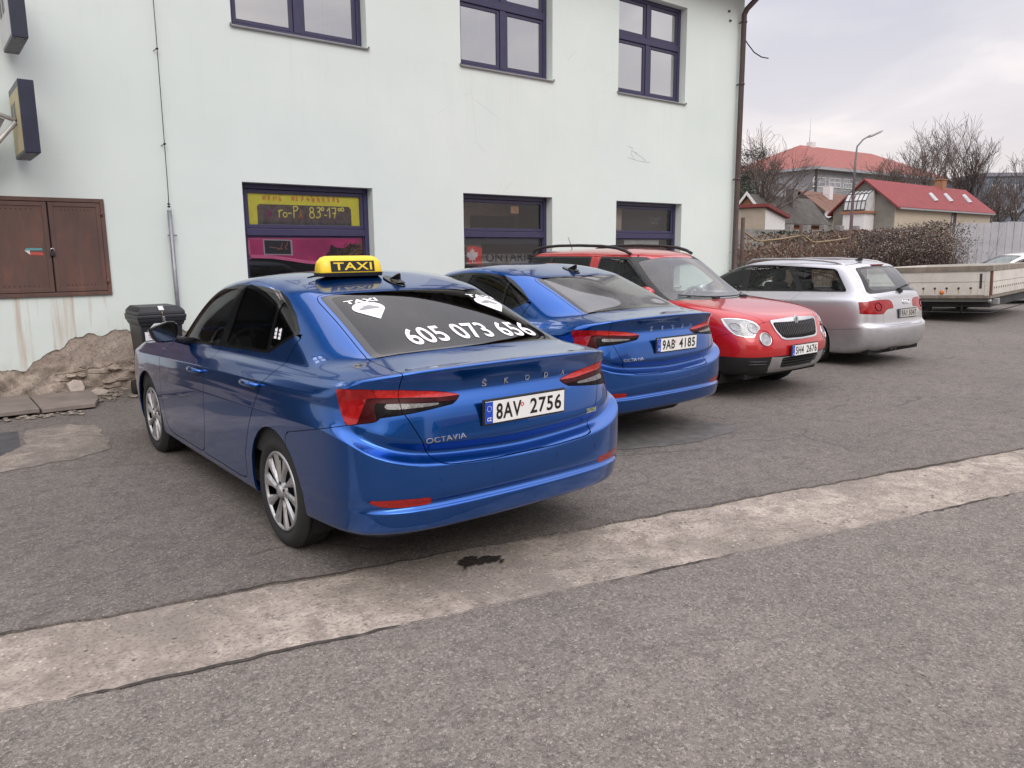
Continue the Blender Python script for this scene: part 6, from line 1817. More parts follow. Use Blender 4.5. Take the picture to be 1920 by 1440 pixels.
        car.emit(rf, 'reflector', REFL, side=sd, off=.001)
        car.emit(head, 'headlight', LW, side=sd, off=0)
    tg = car.emit(tail, 'tailgate', mat)
    for sd in ('L', 'R'):
        a, fn = doors['in' + sd]
        sd0 = sd
        # the inner lamp halves sit on the tailgate
        A = arc(a[0])
        up = [(1.2, 1.03), (.60, 1.03), (.30, .945), (.33, .938), (.44, .938), (.60, .952), (.80, .959)]
        red, rest = clip(a, sd_poly(A, a[0][:, 2], up))
        A = arc(rest[0]); s1, rest = clip(rest, sd_poly(A, rest[0][:, 2], [(.740, .930), (.64, .927), (.44, .914), (.43, .905), (.64, .902), (.735, .906)]))
        A = arc(rest[0]); s2, rest = clip(rest, sd_poly(A, rest[0][:, 2], [(.80, .935), (.2, .91), (.2, .80), (.76, .80)]))
        tl = car.emit(red, 'tail_light', LB, tg, side=sd, off=.003, lip=.02)
        car.emit(rest, 'lamp_lower', LD, tg, side=sd, off=.002, lip=.02)
        car.emit(s2, 'lamp_housing', LSMOKE, tg, side=sd, off=0, lip=.01)
        car.emit(s1, 'reversing_light', LC, tg, side=sd, off=.002, lip=.01)
    inn = sym([(.0, 0), (.005, .25), (.03, .512), (-.2, .535), (-.44, .556), (-.61, .572), (-.635, .54), (-.65, .4), (-.662, 0)], 1)
    pane, frit = clip(rear, sd_poly(rear[0][:, 0], rear[0][:, 1], inn))
    gm = tinted_rear or tint
    car.emit(frit, 'rear_window_border', glass('dark_border_glass', (.03, .03, .03)) if 'dark_border_glass' not in MATS else MATS['dark_border_glass'], tg, off=-.001, lip=.006)
    rwo = car.emit(pane, 'rear_window', gm, tg, off=-.001, lip=0)
    car.emit(wind, 'windscreen', CLEAR, off=-.002, lip=.006)
    car.emit(bump, 'rear_bumper', mat)
    car.emit(fb, 'front_bumper', mat)
    car.emit(hood, 'bonnet', mat)
    car.emit(grl, 'grille', CM['black'], off=-.015)
    lo = clip(car.full, car.full[0][:, 2] - .30)[0]
    # black diffuser lip under the rear bumper
    d = MB(); pts = [(-.50, .74), (-.70, .72), (-.88, .58), (-.955, .30), (-.97, 0)]; pts = pts + [(x, -y) for x, y in pts[::-1][1:]]
    n = len(pts); d.add([(x, y, .335) for x, y in pts] + [(x + .06, y * .93, .262) for x, y in pts], [(i, i + 1, n + i + 1, n + i) for i in range(n - 1)])
    d.build('rear_diffuser', CM['black'], R, fix=False)
    MB().prism([(x, y, .225) for x, y in ((-.84, -.30), (-.70, -.62), (-.45, -.70), (3.2, -.70), (3.2, .70), (-.45, .70), (-.70, .62), (-.84, .30))], (0, 0, .09)).build('underbody', CM['under'], R)
    for cx in (0, 2.686):
        arch_liner(car, cx, .325, .385, CM['under'], .50, .85)
    car.lining(cabin, CM['lining'])
    seats(car, 1.28, .28, .48, CM['seat'])
    cockpit(car, 1.95, .93, CM['lining'])
    for x in (0, 2.686):
        for y in (.888, -.888):
            wheel(R, x, y, .325, .205, 'ten', .226, CM)
    # shark-fin aerial
    fin = MB(); hz = car.hit((.20, 0, 3), (0, 0, -1))[0].z
    prof = [(.085, 0), (.03, .022), (-.03, .052), (-.065, .060), (-.078, .056), (-.070, .02), (-.095, 0)]
    V = []; 
    for sg in (1, -1):
        V += [(.20 + p[0], sg * (.032 if p[1] < .01 else .010 if p[1] < .03 else .004), hz - .006 + p[1]) for p in prof]
    n = len(prof)
    fin.add(V, [tuple(range(n)), tuple(range(2 * n - 1, n - 1, -1))] + [(i, (i + 1) % n, n + (i + 1) % n, n + i) for i in range(n)])
    fin.build('aerial', CM['gloss'], R, bevel=.006)
    base = MB(); b = []
    for i in range(20):
        a = 2 * math.pi * i / 20; h = car.hit((.20 + .115 * math.cos(a), .046 * math.sin(a), 3), (0, 0, -1))[0]; b.append(h + Vector((0, 0, .001)))
    base.prism(b, (0, 0, .008)); base.build('aerial_base', CM['gloss'], R, bevel=.003)
    # lettering
    rearray = lambda y0, z0, k=1: (lambda u, v: ((-3, y0 - u, z0 + v), (1, 0, 0)))
    L = MB()
    for ch, y in zip('ŠKODA', (.178, .040, -.100, -.232, -.355)):
        V, F = text_geo('O' if ch == 'O' else ch, 1, .008, 1, .0012); V = V.copy(); hgt = V[:, 1].max() - V[:, 1].min()
        sc = (.040 if ch == 'Š' else .031) / hgt; V[:, 1] *= sc; V[:, 0] *= .031 / (V[:, 0].max() - V[:, 0].min()) * .95
        car.wrap(L, V, F, rearray(y, .978 + (.0045 if ch == 'Š' else 0)), .003)
    L.build('maker_lettering', CM['chrome'], tg, fix=False)
    V, F = text_geo('OCTAVIA', 1, .004, 1, .0012, 1.05); V = V.copy(); V[:, 1] *= .024 / (V[:, 1].max() - V[:, 1].min()); V[:, 0] *= .215 / (V[:, 0].max() - V[:, 0].min())
    L = MB(); car.wrap(L, V, F, rearray(.440, .748), .003); L.build('model_lettering', CM['chrome'], tg, fix=False)
    pl = plate(car, -1.037, -.033 if taxi else -.075, .843, plates, CM, tg, tilt=-.03)
    # parking sensors
    for y in (.50, .20, -.22, -.52):
        p, n_ = car.hit((-3, y, .56), (1, 0, 0)); K = MB()
        q = Vector((0, 1, 0)); w_ = n_.cross(q).normalized(); q = w_.cross(n_)
        K.add([p + n_ * .0015 + (q * math.cos(a) + w_ * math.sin(a)) * .011 for a in [2 * math.pi * k / 14 for k in range(14)]], [tuple(range(14))])
        K.build('parking_sensor', mat, R, fix=False)
    if taxi:
        glassray = lambda y0, x0, k=0.0: (lambda u, v: ((x0 + v * .93 + u * k, y0 - u, 3), (0, 0, -1)))
        V, F = text_geo('605 073 656', 1, .016, 1, 0, 1.06); V = V.copy()
        V[:, 1] *= .185 / (V[:, 1].max() - V[:, 1].min()); V[:, 0] *= .84 / (V[:, 0].max() - V[:, 0].min())
        L = MB(); car.wrap(L, V, F, glassray(-.075, -.515), .0015); L.build('phone_number', CM['white'], rwo, fix=False)
        for y0 in (.372, -.462):
            L = MB(); V, F = text_geo('TAXI', 1, .03, 1, 0); V = V.copy(); V[:, 1] *= .045 / (V[:, 1].max() - V[:, 1].min()); V[:, 0] *= .20 / (V[:, 0].max() - V[:, 0].min())
            car.wrap(L, V, F, glassray(y0, -.065), .0015)
            pin = [(.095 * math.sin(a), .055 + .075 * math.cos(a)) for a in np.linspace(-2.2, 2.2, 30)] + [(0, -.09)]
            pv = [(0, .03)] + pin
            V = np.array([(p[0], p[1], 0) for p in pv]); n = len(pv)
            car.wrap(L, V, [(0, i, i % (n - 1) + 1) for i in range(1, n)], glassray(y0, -.205), .0014)
            st = L.build('sticker', CM['white'], rwo, fix=False)
            K = MB(); cp = [(-.062, .035), (-.06, .055), (-.035, .062), (-.015, .085), (.025, .085), (.048, .062), (.062, .056), (.063, .035)]
            V = np.array([(p[0], p[1], 0) for p in cp]); car.wrap(K, V, [tuple(range(len(cp)))], glassray(y0, -.205), .0026)
            K.build('car_symbol', plain('sticker_grey', (.25, .25, .26), .5), st, fix=False)
        K = MB(); V, F = text_geo('e', 1, 0, 1); 
        pz = [(-.045, -.012, 0), (.045, -.012, 0), (.045, .012, 0), (-.045, .012, 0)]
        car.wrap(K, np.array(pz), [(0, 1, 2, 3)], rearray(-.536, .752), .003); bd = K.build('drive_badge', CM['chrome'], tg, fix=False)
        K = MB(); V, F = text_geo('e-TEC', 1, .01, 1); V = V.copy(); V[:, 1] *= .016 / (V[:, 1].max() - V[:, 1].min()); V[:, 0] *= .078 / (V[:, 0].max() - V[:, 0].min())
        car.wrap(K, V, F, rearray(-.536, .752), .0045); K.build('badge_lettering', plain('badge_green', (.05, .16, .03), .4), bd, fix=False)
        K = MB()                                        # small white mark on the quarter window
        for i in range(3):
            for j in range(2):
                for (du, dv, w_, h_) in ((0, 0, .036, .015), (.008, .008, .014, .012)):
                    u0, v0 = (j - .5) * .06 + du, (i - 1) * .021 + dv
                    V = np.array([(u0 - w_ / 2, v0 - h_ / 2, 0), (u0 + w_ / 2, v0 - h_ / 2, 0), (u0 + w_ / 2, v0 + h_ / 2, 0), (u0 - w_ / 2, v0 + h_ / 2, 0)])
                    car.wrap(K, V, [(0, 1, 2, 3)], lambda u, v: ((.235 - u, 3, 1.172 + v), (0, -1, 0)), .002)
        K.build('sticker', CM['white'], QW[1], fix=False)
    return car


def taxi_sign(car):
    """yellow roof sign: it stands on the roof, so it is a thing of its own"""
    h = car.hit((.345, .232, 3), (0, 0, -1))[0]
    wp = car.root.matrix_basis @ Matrix.Identity(4)
    M = Matrix.Translation(car.root.location) @ Matrix.Rotation(car.root.rotation_euler.z, 4, 'Z')
    p = M @ Vector((h.x, h.y, h.z + .004))
    t = thing('taxi_sign', 'yellow and black roof sign reading TAXI on the nearest blue car', 'taxi sign', p, car.root.rotation_euler.z)
    m = MB(); n = 20; rows = []
    for y, k in ((-.205, .30), (-.196, .62), (-.178, .86), (-.15, .98), (-.10, 1), (.10, 1), (.15, .98), (.178, .86), (.196, .62), (.205, .30)):
        prof = [(-.066, .022), (-.066, .034), (-.054, .100), (-.040, .124), (-.018, .134), (.018, .134), (.040, .124), (.054, .100), (.066, .034), (.066, .022)]
        rows.append([(a * (.55 + .45 * k), y, .022 + (b - .022) * (.30 + .70 * k)) for a, b in prof])
    V = [q for r_ in rows for q in r_]; w = 10
    m.add(V, [(i * w + k, i * w + (k + 1) % w, (i + 1) * w + (k + 1) % w, (i + 1) * w + k) for i in range(9) for k in range(w)] + [tuple(range(w)), tuple(range(9 * w, 10 * w))])
    m.build('sign_body', CM['yellow'], t, bevel=.004, smooth=True)
    b = MB(); b.add([(x * s_, y, z) for z, s_ in ((.0, .9), (.024, 1)) for x, y in ((-.072, -.19), (-.05, -.208), (.05, -.208), (.072, -.19), (.072, .19), (.05, .208), (-.05, .208), (-.072, .19))], [(i, (i + 1) % 8, 8 + (i + 1) % 8, 8 + i) for i in range(8)] + [tuple(range(8)), tuple(range(8, 16))])
    b.build('sign_base', CM['black'], t)
    sl = math.atan2(.012, .066)
    for s in (-1, 1):
        u = Vector((0, -1, 0)) if s < 0 else Vector((0, 1, 0)); up = Vector((-s * math.sin(sl), 0, math.cos(sl))); nr = u.cross(up)
        o = Vector((s * .0603, 0, .066)) + nr * .0018
        R_ = Matrix((u, up, nr)).transposed()
        pn = MB().box(o - nr * .001, (.29, .070, .003), R_).build('sign_panel', CM['gloss'], t)
        L = MB(); letters(L, 'TAXI', o + nr * .0012, u, up, 1, .014, 1, 0, 1.08, height=.050, width=.255); L.build('sign_lettering', CM['yellow'], pn, fix=False)
    t.scale = (.95, 1.0, .92)
    c = [(0, .20, .012), (.0, .235, .006), (.02, .262, -.004), (.035, .25, -.006), (.04, .225, -.002), (.045, .19, .002)]
    MB().tube(c, .004, 6).build('cable', CM['black'], t)
    return t
def suv(pose):
    car = Car('car', 'red compact off-roader with black roof rails facing the street', pose, rows_suv(), group='cars parked along the pale wall')
    R = car.root; wb = 2.578
    for cx in (0, wb):
        car.carve(lambda V: np.maximum(np.hypot(V[:, 0] - cx, V[:, 2] - .335) - .385, .5 - V[:, 1]))
    cabin = []
    d1 = [(2.28, 1.055), (1.62, 1.535), (1.50, 1.555), (.965, 1.56), (.955, 1.10), (.97, 1.04)]
    d2 = [(.815, 1.56), (-.36, 1.565), (-.47, 1.54), (-.60, 1.13), (-.55, 1.09), (.0, 1.07), (.80, 1.05)]
    bands = []
    ws = sym([(2.55, 0), (2.45, .45), (2.26, .76), (1.80, .69), (1.56, .617), (1.585, .4), (1.60, 0)], 1)
    fw = lambda V: np.maximum(sd_poly(V[:, 0], V[:, 1], ws), np.maximum(1.055 - V[:, 2], V[:, 2] - 1.556))
    wind = car.carve(fw, .001); cabin.append(fw)
    for d in (d1, d2):
        f = lambda V, d=d: np.maximum(sd_poly(V[:, 0], V[:, 2], d), .42 - V[:, 1]); bands.append(car.carve(f)); cabin.append(f)
    arc = lambda V: V[:, 1] + .9 * np.maximum(0, 3.25 - V[:, 0])
    hl = [(1.115, .898), (1.02, .906), (.90, .905), (.774, .892), (.69, .876), (.63, .852), (.603, .80), (.66, .760), (.672, .748), (.698, .704), (.80, .708), (.94, .727), (1.02, .775), (1.08, .83)]
    head = car.carve(lambda V: np.maximum(sd_poly(arc(V), V[:, 2], hl), 2.7 - V[:, 0]), .0015)
    fog = car.carve(lambda V: np.maximum(np.hypot(V[:, 1] - .588, V[:, 2] - .682) - .094, 3.0 - V[:, 0]))
    gr = sym([(0, .885), (.10, .885), (.30, .878), (.452, .872), (.448, .845), (.42, .76), (.36, .675), (.30, .655), (0, .650)])
    gril = car.carve(lambda V: np.maximum(sd_poly(V[:, 1], V[:, 2], gr), 2.9 - V[:, 0]), .001)
    sk = sym([(0, .478), (.36, .478), (.53, .490), (.53, .36), (.48, .30), (0, .29)])
    skid = car.carve(lambda V: np.maximum(sd_poly(V[:, 1], V[:, 2], sk), 2.9 - V[:, 0]), .0012)
    low = car.carve(lambda V: np.where(V[:, 0] > 2.2, np.maximum(V[:, 2] - .492, wb + .2 - V[:, 0]), np.maximum(V[:, 2] - .40, V[:, 0] + .2) * 0 + np.where(V[:, 0] < -.2, V[:, 2] - .50, V[:, 2] - .345)), .0012)
    fbl = lambda V: np.maximum(V[:, 2] - np.interp(V[:, 0], [2.93, 3.0, 3.15, 3.3, 3.5], [.70, .72, .76, .86, .86]), 2.90 - V[:, 0])
    bump = car.carve(lambda V: np.maximum(fbl(V), 2.93 - V[:, 0]), .0018)
    bon = sym([(3.36, 0), (3.335, .44), (3.28, .545), (3.1, .665), (2.9, .70), (2.4, .715), (2.26, .70), (2.43, .42), (2.5, 0)], 1)
    hood = car.carve(lambda V: np.maximum(sd_poly(V[:, 0], V[:, 1], bon), .84 - V[:, 2]), .002)
    for sd, sg in (('L', 1), ('R', -1)):
        pass
    fdo = [(2.12, 1.10), (2.16, .95), (2.16, .55), (2.05, .36), (.93, .36), (.885, .6), (.885, 1.565), (1.45, 1.58), (2.12, 1.10)]
    rdo = [(.885, 1.565), (.885, .6), (.93, .36), (.50, .36), (.45, .55), (.30, .70), (.02, .78), (-.03, 1.0), (-.03, 1.57)]
    dd = [car.carve(lambda V, p=p: np.maximum(sd_poly(V[:, 0], V[:, 2], p), .4 - V[:, 1]), .002) for p in (fdo, rdo)]
    car.emit(car.M, 'body', RED)
    for sd, sg in (('L', 1), ('R', -1)):
        ds = [car.emit(m, 'door', RED, side=sd) for m in dd]
        fp = [(1.98, 1.085), (1.45, 1.525), (.99, 1.535), (.985, 1.075)]
        g, rest = clip(bands[0], sd_poly(bands[0][0][:, 0], bands[0][0][:, 2], fp))
        car.emit(rest, 'window_trim', CM['black'], side=sd, off=.001); car.emit(g, 'window', CLEAR, ds[0], side=sd, off=-.004, lip=.004)
        rp = [(.79, 1.535), (.08, 1.54), (.05, 1.10), (.78, 1.075)]; qp = [(.02, 1.54), (-.34, 1.54), (-.44, 1.52), (-.55, 1.13), (-.02, 1.10)]
        g, rest = clip(bands[1], sd_poly(bands[1][0][:, 0], bands[1][0][:, 2], rp)); g2, rest = clip(rest, sd_poly(rest[0][:, 0], rest[0][:, 2], qp))
        car.emit(rest, 'window_trim', CM['black'], side=sd, off=.001); car.emit(g, 'window', TINT, ds[1], side=sd, off=-.004, lip=.004); car.emit(g2, 'quarter_window', TINT, side=sd, off=-.004, lip=.004)
        inn = [(1.095, .892), (1.0, .898), (.774, .884), (.645, .845), (.618, .80), (.69, .745), (.712, .714), (.80, .717), (.935, .737), (1.0, .785)]
        gl, rim = clip(head, sd_poly(arc(head[0]), head[0][:, 2], inn))
        hb = car.emit(rim, 'headlight', CM['chrome'], side=sd, off=.001, lip=.02)
        car.emit(gl, 'headlight_lens', LW, hb, side=sd, off=.003, lip=.01)
        for (cy, cz, r_) in ((.80, .80, .052), (.95, .815, .038)):            # reflector bowls inside the lamp
            K = MB(); ring = []
            for i in range(18):
                a = 2 * math.pi * i / 18; yy = cy + r_ * math.cos(a); 
                y_, x_ = (yy, 3.3) if yy < .7 else (yy, 3.3)
                p, n_ = car.hit((4, sg * min(.84, yy * .86), cz + r_ * math.sin(a)), (-1, 0, 0)); ring.append(p + n_ * .006)
            K.tube(ring + [ring[0]], .005, 5, False); K.build('lamp_ring', CM['satin'], hb)
        r2 = np.hypot(fog[0][:, 1] - .588, fog[0][:, 2] - .682)
        ins, ring = clip(fog, r2 - .072)
        fo = car.emit(ring, 'fog_light', RED, side=sd, off=-.008, lip=.02)
        car.emit(ins, 'fog_light_lens', LW, fo, side=sd, off=-.004, lip=.03)
        p, n_ = car.hit((4, sg * .588, .682), (-1, 0, 0)); q = Vector((0, 1, 0)); w_ = n_.cross(q).normalized(); q = w_.cross(n_)
        MB().tube([p + n_ * .001 + (q * math.cos(a) + w_ * math.sin(a)) * .071 for a in [2 * math.pi * k / 28 for k in range(29)]], .005, 6, False).build('fog_light_rim', CM['chrome'], fo)
        # roof rail
        y = sg * .605
        P = [(1.42, y, 1.590), (1.33, y, 1.632), (1.18, y, 1.668), (.9, y, 1.694), (.5, y, 1.706), (.1, y, 1.706), (-.2, y, 1.690), (-.36, y, 1.660), (-.43, y, 1.615)]
        rl = MB(); rl.tube(P, [.020, .022, .021, .019, .019, .019, .021, .022, .02], 8); rl.build('roof_rail', CM['black'], R)
        mz = MB(); V = []
        for x, ry, rz in ((1.74, .03, .05), (1.78, .055, .085), (1.92, .06, .09), (1.99, .04, .06)):       # folded in
            V += [(x, sg * (.845 + ry * math.cos(a)), 1.12 + rz * math.sin(a)) for a in [2 * math.pi * k / 16 for k in range(16)]]
        mz.add(V, [(i * 16 + k, i * 16 + (k + 1) % 16, (i + 1) * 16 + (k + 1) % 16, (i + 1) * 16 + k) for i in range(3) for k in range(16)] + [tuple(range(16)), tuple(range(48, 64))])
        if sg < 0:
            mo = mz.build('wing_mirror', RED, R, smooth=True); MB().tube([(1.95, sg * .76, 1.06), (1.96, sg * .84, 1.07)], .025, 8).build('mirror_arm', CM['black'], mo)
        # slots in the black bumper corners
        sl = MB()
        for z in (.445, .415):
            pts = [car.hit((4, sg * yy, z), (-1, 0, 0)) for yy in (.58, .64, .70, .76)]
            sl.tube([p + n_ * .004 for p, n_ in pts], .006, 5)
        sl.build('bumper_slats', plain('slat_grey', (.05, .05, .055), .45), R)
    gin = sym([(0, .842), (.12, .842), (.30, .846), (.430, .848), (.40, .765), (.345, .692), (.29, .674), (0, .668)])
    g, fr = clip(gril, sd_poly(gril[0][:, 1], gril[0][:, 2], gin))
    gf = car.emit(fr, 'grille', CM['chrome'], off=.007, lip=.03)
    car.emit(g, 'grille_back', CM['black'], gf, off=-.02, lip=.0)
    sl = MB()
    for i in range(-11, 12):
        y = i * .0345
        top = .842; bot = np.interp(abs(y), [0, .29, .345, .40, .43], [.668, .674, .692, .765, .84])
        if top - bot < .02: continue
        pts = [car.hit((4, y, z), (-1, 0, 0)) for z in np.linspace(bot, top, 5)]
        sl.tube([p + n_ * .002 for p, n_ in pts], .0075, 6)
    sl.build('grille_slats', plain('slat_black', (.02, .02, .022), .25), gf)
    # badge
    p, n_ = car.hit((4, 0, .866), (-1, 0, 0)); K = MB()
    c = Vector((p.x + .004, 0, .862)); ax = Vector((1, 0, .18)).normalized(); u = Vector((0, 1, 0)); v = ax.cross(u)
    ringp = lambda r_, o: [c + ax * o + (u * math.cos(a) + v * math.sin(a)) * r_ for a in [2 * math.pi * k / 28 for k in range(28)]]
    K.prism(ringp(.048, 0), ax * .014); bd = K.build('badge', CM['chrome'], R, bevel=.004)
    K = MB(); K.prism(ringp(.037, .0142), ax * .002); K.build('badge_field', plain('badge_white', (.45, .45, .46), .35, .5), bd)
    K = MB()
    for pts in ([(-.028, -.004), (.004, .022), (.022, .020), (.010, .008), (.020, -.004), (-.002, -.004)], [(-.010, -.008), (.012, -.008), (.012, -.020), (-.010, -.020)], [(-.028, -.010), (-.014, -.010), (-.020, -.020)]):
        K.add([c + ax * .0168 + u * a + v * b for a, b in pts], [tuple(range(len(pts)))])
    K.build('badge_arrow', plain('badge_dark_green', (.02, .05, .03), .3), bd, fix=False)
    li = sym([(0, .470), (.355, .470), (.365, .45), (.355, .37), (.30, .345), (0, .340)])
    g, fr = clip(skid, sd_poly(skid[0][:, 1], skid[0][:, 2], li))
    so = car.emit(fr, 'skid_plate', CM['satin'], off=.004, lip=.03)
    car.emit(g, 'lower_grille', CM['under'], off=-.02, lip=0)
    sl = MB()
    for z in (.445, .415, .385, .362):
        pts = [car.hit((4, y, z), (-1, 0, 0)) for y in np.linspace(-.34, .34, 9)]
        sl.tube([p - Vector((.006, 0, 0)) for p, n_ in pts], .006, 5)
    sl.build('grille_bars', CM['black'], so)
    car.emit(low, 'cladding', CM['black'], off=.001)
    car.emit(bump, 'front_bumper', RED); car.emit(hood, 'bonnet', RED)
    car.emit(wind, 'windscreen', CLEARD, off=-.002, lip=.006)
    # bonnet creases are pressed ridges
    plate(car, 3.474, .0, .540, ('5H4', '2676'), CM, front=True, seals=False)
    wp = MB()
    for ys in ((-.62, -.02), (-.02, .55)):
        P = []
        for y in np.linspace(ys[0], ys[1], 8):
            p, n_ = car.hit((2.47 - .25 * (abs(y) / .6) ** 2 - .02 + .0 * y, y, 3), (0, 0, -1)); P.append(p + n_ * .012)
        wp.tube(P, .008, 5)
    for y in (-.25, .30):
        p, n_ = car.hit((2.45, y, 3), (0, 0, -1)); wp.box(p + Vector((0, 0, .01)), (.05, .09, .03))
    wp.build('wiper', CM['black'], R)
    b0 = car.hit((-.25, 0, 3), (0, 0, -1))[0]
    MB().tube([b0, b0 + Vector((-.10, 0, .20))], [.006, .003], 6).build('aerial', CM['black'], R)
    MB().bx(-.6, 3.2, -.72, .72, .24, .36).build('underbody', CM['under'], R)
    for cx in (0, wb):
        arch_liner(car, cx, .335, .40, CM['under'], .50, .84)
    car.lining(cabin, CM['grey'], zmin=.6)
    seats(car, 1.15, .22, .62, plain('seat_grey', (.12, .12, .125), .9), top=.66)
    cockpit(car, 1.88, 1.02, CM['grey'])
    m = MB().box((1.52, 0, 1.46), (.03, .24, .07)); m.build('rear_view_mirror', CM['black'], R, bevel=.01)
    for x in (0, wb):
        for y in (.872, -.872):
            wheel(R, x, y, .335, .215, 'five', .222, CM)
    return car


def estate(pose):
    car = Car('car', 'silver estate car with roof rails parked at the far right end of the row', pose, rows_estate(), group='cars parked along the pale wall')
    R = car.root; wb = 2.645
    for cx in (0, wb):
        car.carve(lambda V: np.maximum(np.hypot(V[:, 0] - cx, V[:, 2] - .32) - .365, .5 - V[:, 1]))
    cabin = []
    DLO = [(2.12, .985), (1.86, 1.17), (1.6, 1.31), (1.38, 1.375), (1.12, 1.398), (.75, 1.402), (.38, 1.388), (.0, 1.372), (-.22, 1.362), (-.275, 1.352), (-.31, 1.33), (-.50, 1.075), (-.505, 1.052), (-.48, 1.045), (.17, 1.028), (1.08, 1.005)]
    fd = lambda V: np.maximum(sd_poly(V[:, 0], V[:, 2], DLO), .45 - V[:, 1]); band = car.carve(fd); cabin.append(fd)
    ws = sym([(2.40, 0), (2.32, .35), (2.16, .61), (2.05, .67), (1.54, .61), (1.40, .55), (1.44, .35), (1.47, 0)], 1)
    fw = lambda V: np.maximum(sd_poly(V[:, 0], V[:, 1], ws), .98 - V[:, 2]); wind = car.carve(fw, .001); cabin.append(fw)
    rwp = sym([(0, 1.392), (.35, 1.385), (.545, 1.368), (.575, 1.345), (.685, 1.045), (.67, 1.022), (.5, 1.030), (.2, 1.045), (0, 1.05)])
    fr = lambda V: np.maximum(sd_poly(V[:, 1], V[:, 2], rwp), V[:, 0] + .30); rear = car.carve(fr, .001); cabin.append(fr)
    arc = lambda V: V[:, 1] + .9 * np.maximum(0, V[:, 0] + .90)
    lo = [(1.0, .914), (.60, .942), (.42, .940), (.34, .932), (.30, .905), (.275, .825), (.29, .815), (.40, .815), (.46, .80), (.53, .750), (.55, .746), (.98, .756)]
    lamp = car.carve(lambda V: np.maximum(sd_poly(arc(V), V[:, 2], lo), V[:, 0] + .5), .0012)
    tgp = sym([(0, 1.46), (.60, 1.41), (.615, 1.36), (.72, 1.02), (.66, .98), (.545, .96), (.535, .74), (.545, .66), (.53, .60), (.46, .578), (0, .578)])
    tail = car.carve(lambda V: np.maximum(sd_poly(V[:, 1], V[:, 2], tgp), V[:, 0] + .33), .002)
    zl = lambda V: np.interp(-V[:, 0], [.25, .38, .80, .86, 2], [.52, .522, .556, .80, .80])
    bump = car.carve(lambda V: np.maximum(V[:, 2] - zl(V), V[:, 0] + .25), .0018)
    fdo = [(2.15, .99), (2.2, .85), (2.2, .5), (2.1, .28), (1.16, .28), (1.11, .5), (1.09, 1.02)]
    rdo = [(1.09, 1.02), (1.11, .5), (1.16, .28), (.48, .28), (.45, .5), (.36, .66), (.31, .80), (.275, .92), (.20, 1.0), (.17, 1.04)]
    dd = [car.carve(lambda V, p=p: np.maximum(sd_poly(V[:, 0], V[:, 2], p), .5 - V[:, 1]), .002) for p in (fdo, rdo)]
    car.emit(car.M, 'body', SILVER)
    for sd, sg in (('L', 1), ('R', -1)):
        ds = [car.emit(m, 'door', SILVER, side=sd) for m in dd]
        m = band; pn = []
        for pl in ([(2.03, 1.01), (1.82, 1.16), (1.58, 1.285), (1.36, 1.352), (1.24, 1.368), (1.22, 1.025)], [(1.10, 1.376), (.75, 1.38), (.47, 1.37), (.25, 1.05), (1.09, 1.028)], [(.36, 1.362), (.0, 1.35), (-.22, 1.34), (-.27, 1.325), (-.45, 1.072), (.155, 1.052)]):
            a, m = clip(m, sd_poly(m[0][:, 0], m[0][:, 2], pl)); pn.append(a)
        car.emit(m, 'window_trim', CM['gloss'], side=sd, off=.001)
        for a, pr in zip(pn, (ds[0], ds[1], R)):
            car.emit(a, 'window', CLEAR, pr, side=sd, off=-.004, lip=.004)
        tl = car.emit(lamp, 'tail_light', LR, side=sd, off=.002, lip=.02)
        # darker round lamps inside
        K = MB(); ring = []
        for cy, r_ in ((.62, .055),):
            for i in range(20):
                a = 2 * math.pi * i / 20; p, n_ = car.hit((-3, sg * (cy + r_ * math.cos(a)), .85 + r_ * math.sin(a)), (1, 0, 0)); ring.append(p + n_ * .004)
        K.tube(ring + [ring[0]], .006, 5, False); K.build('lamp_ring', LD, tl)
        y = sg * .575
        P = [(1.28, y, 1.425), (1.15, y, 1.478), (.9, y, 1.492), (.4, y, 1.492), (0, y, 1.470), (-.22, y, 1.445), (-.36, y, 1.405)]
        MB().tube(P, [.014, .016, .015, .015, .016, .017, .012], 8).build('roof_rail', CM['satin'], R)
        mz = MB(); V = []
        for x, ry, rz in ((1.80, .085, .06), (1.83, .10, .072), (1.89, .09, .064), (1.95, .05, .04)):
            V += [(x, sg * (.93 + ry * math.cos(a)), 1.03 + rz * math.sin(a)) for a in [2 * math.pi * k / 16 for k in range(16)]]
        mz.add(V, [(i * 16 + k, i * 16 + (k + 1) % 16, (i + 1) * 16 + (k + 1) % 16, (i + 1) * 16 + k) for i in range(3) for k in range(16)] + [tuple(range(16)), tuple(range(48, 64))])
        mz.build('wing_mirror', SILVER, R, smooth=True)
    tg = car.emit(tail, 'tailgate', SILVER)
    inn = sym([(0, 1.365), (.35, 1.358), (.50, 1.345), (.515, 1.33), (.60, 1.09), (.585, 1.068), (.5, 1.066), (0, 1.085)])
    g, fr2 = clip(rear, sd_poly(rear[0][:, 1], rear[0][:, 2], inn))
    car.emit(fr2, 'rear_window_border', CM['gloss'], tg, off=-.001); car.emit(g, 'rear_window', CLEARD, tg, off=-.001, lip=0)
    car.emit(wind, 'windscreen', CLEAR, off=-.002); car.emit(bump, 'rear_bumper', SILVER)
    MB().bx(-.535, -.50, -.16, .16, 1.402, 1.415).build('brake_light', LR, tg)
    P = [car.hit((-3, y, z), (1, 0, 0)) for y, z in ((.0, 1.055), (-.12, 1.085), (-.30, 1.105), (-.46, 1.11))]
    wq = MB().tube([p + n_ * .018 for p, n_ in P], [.022, .014, .011, .008], 6); p, n_ = car.hit((-3, 0, 1.035), (1, 0, 0)); wq.box(p + n_ * .015, (.05, .07, .05)); wq.build('rear_wiper', CM['black'], tg)
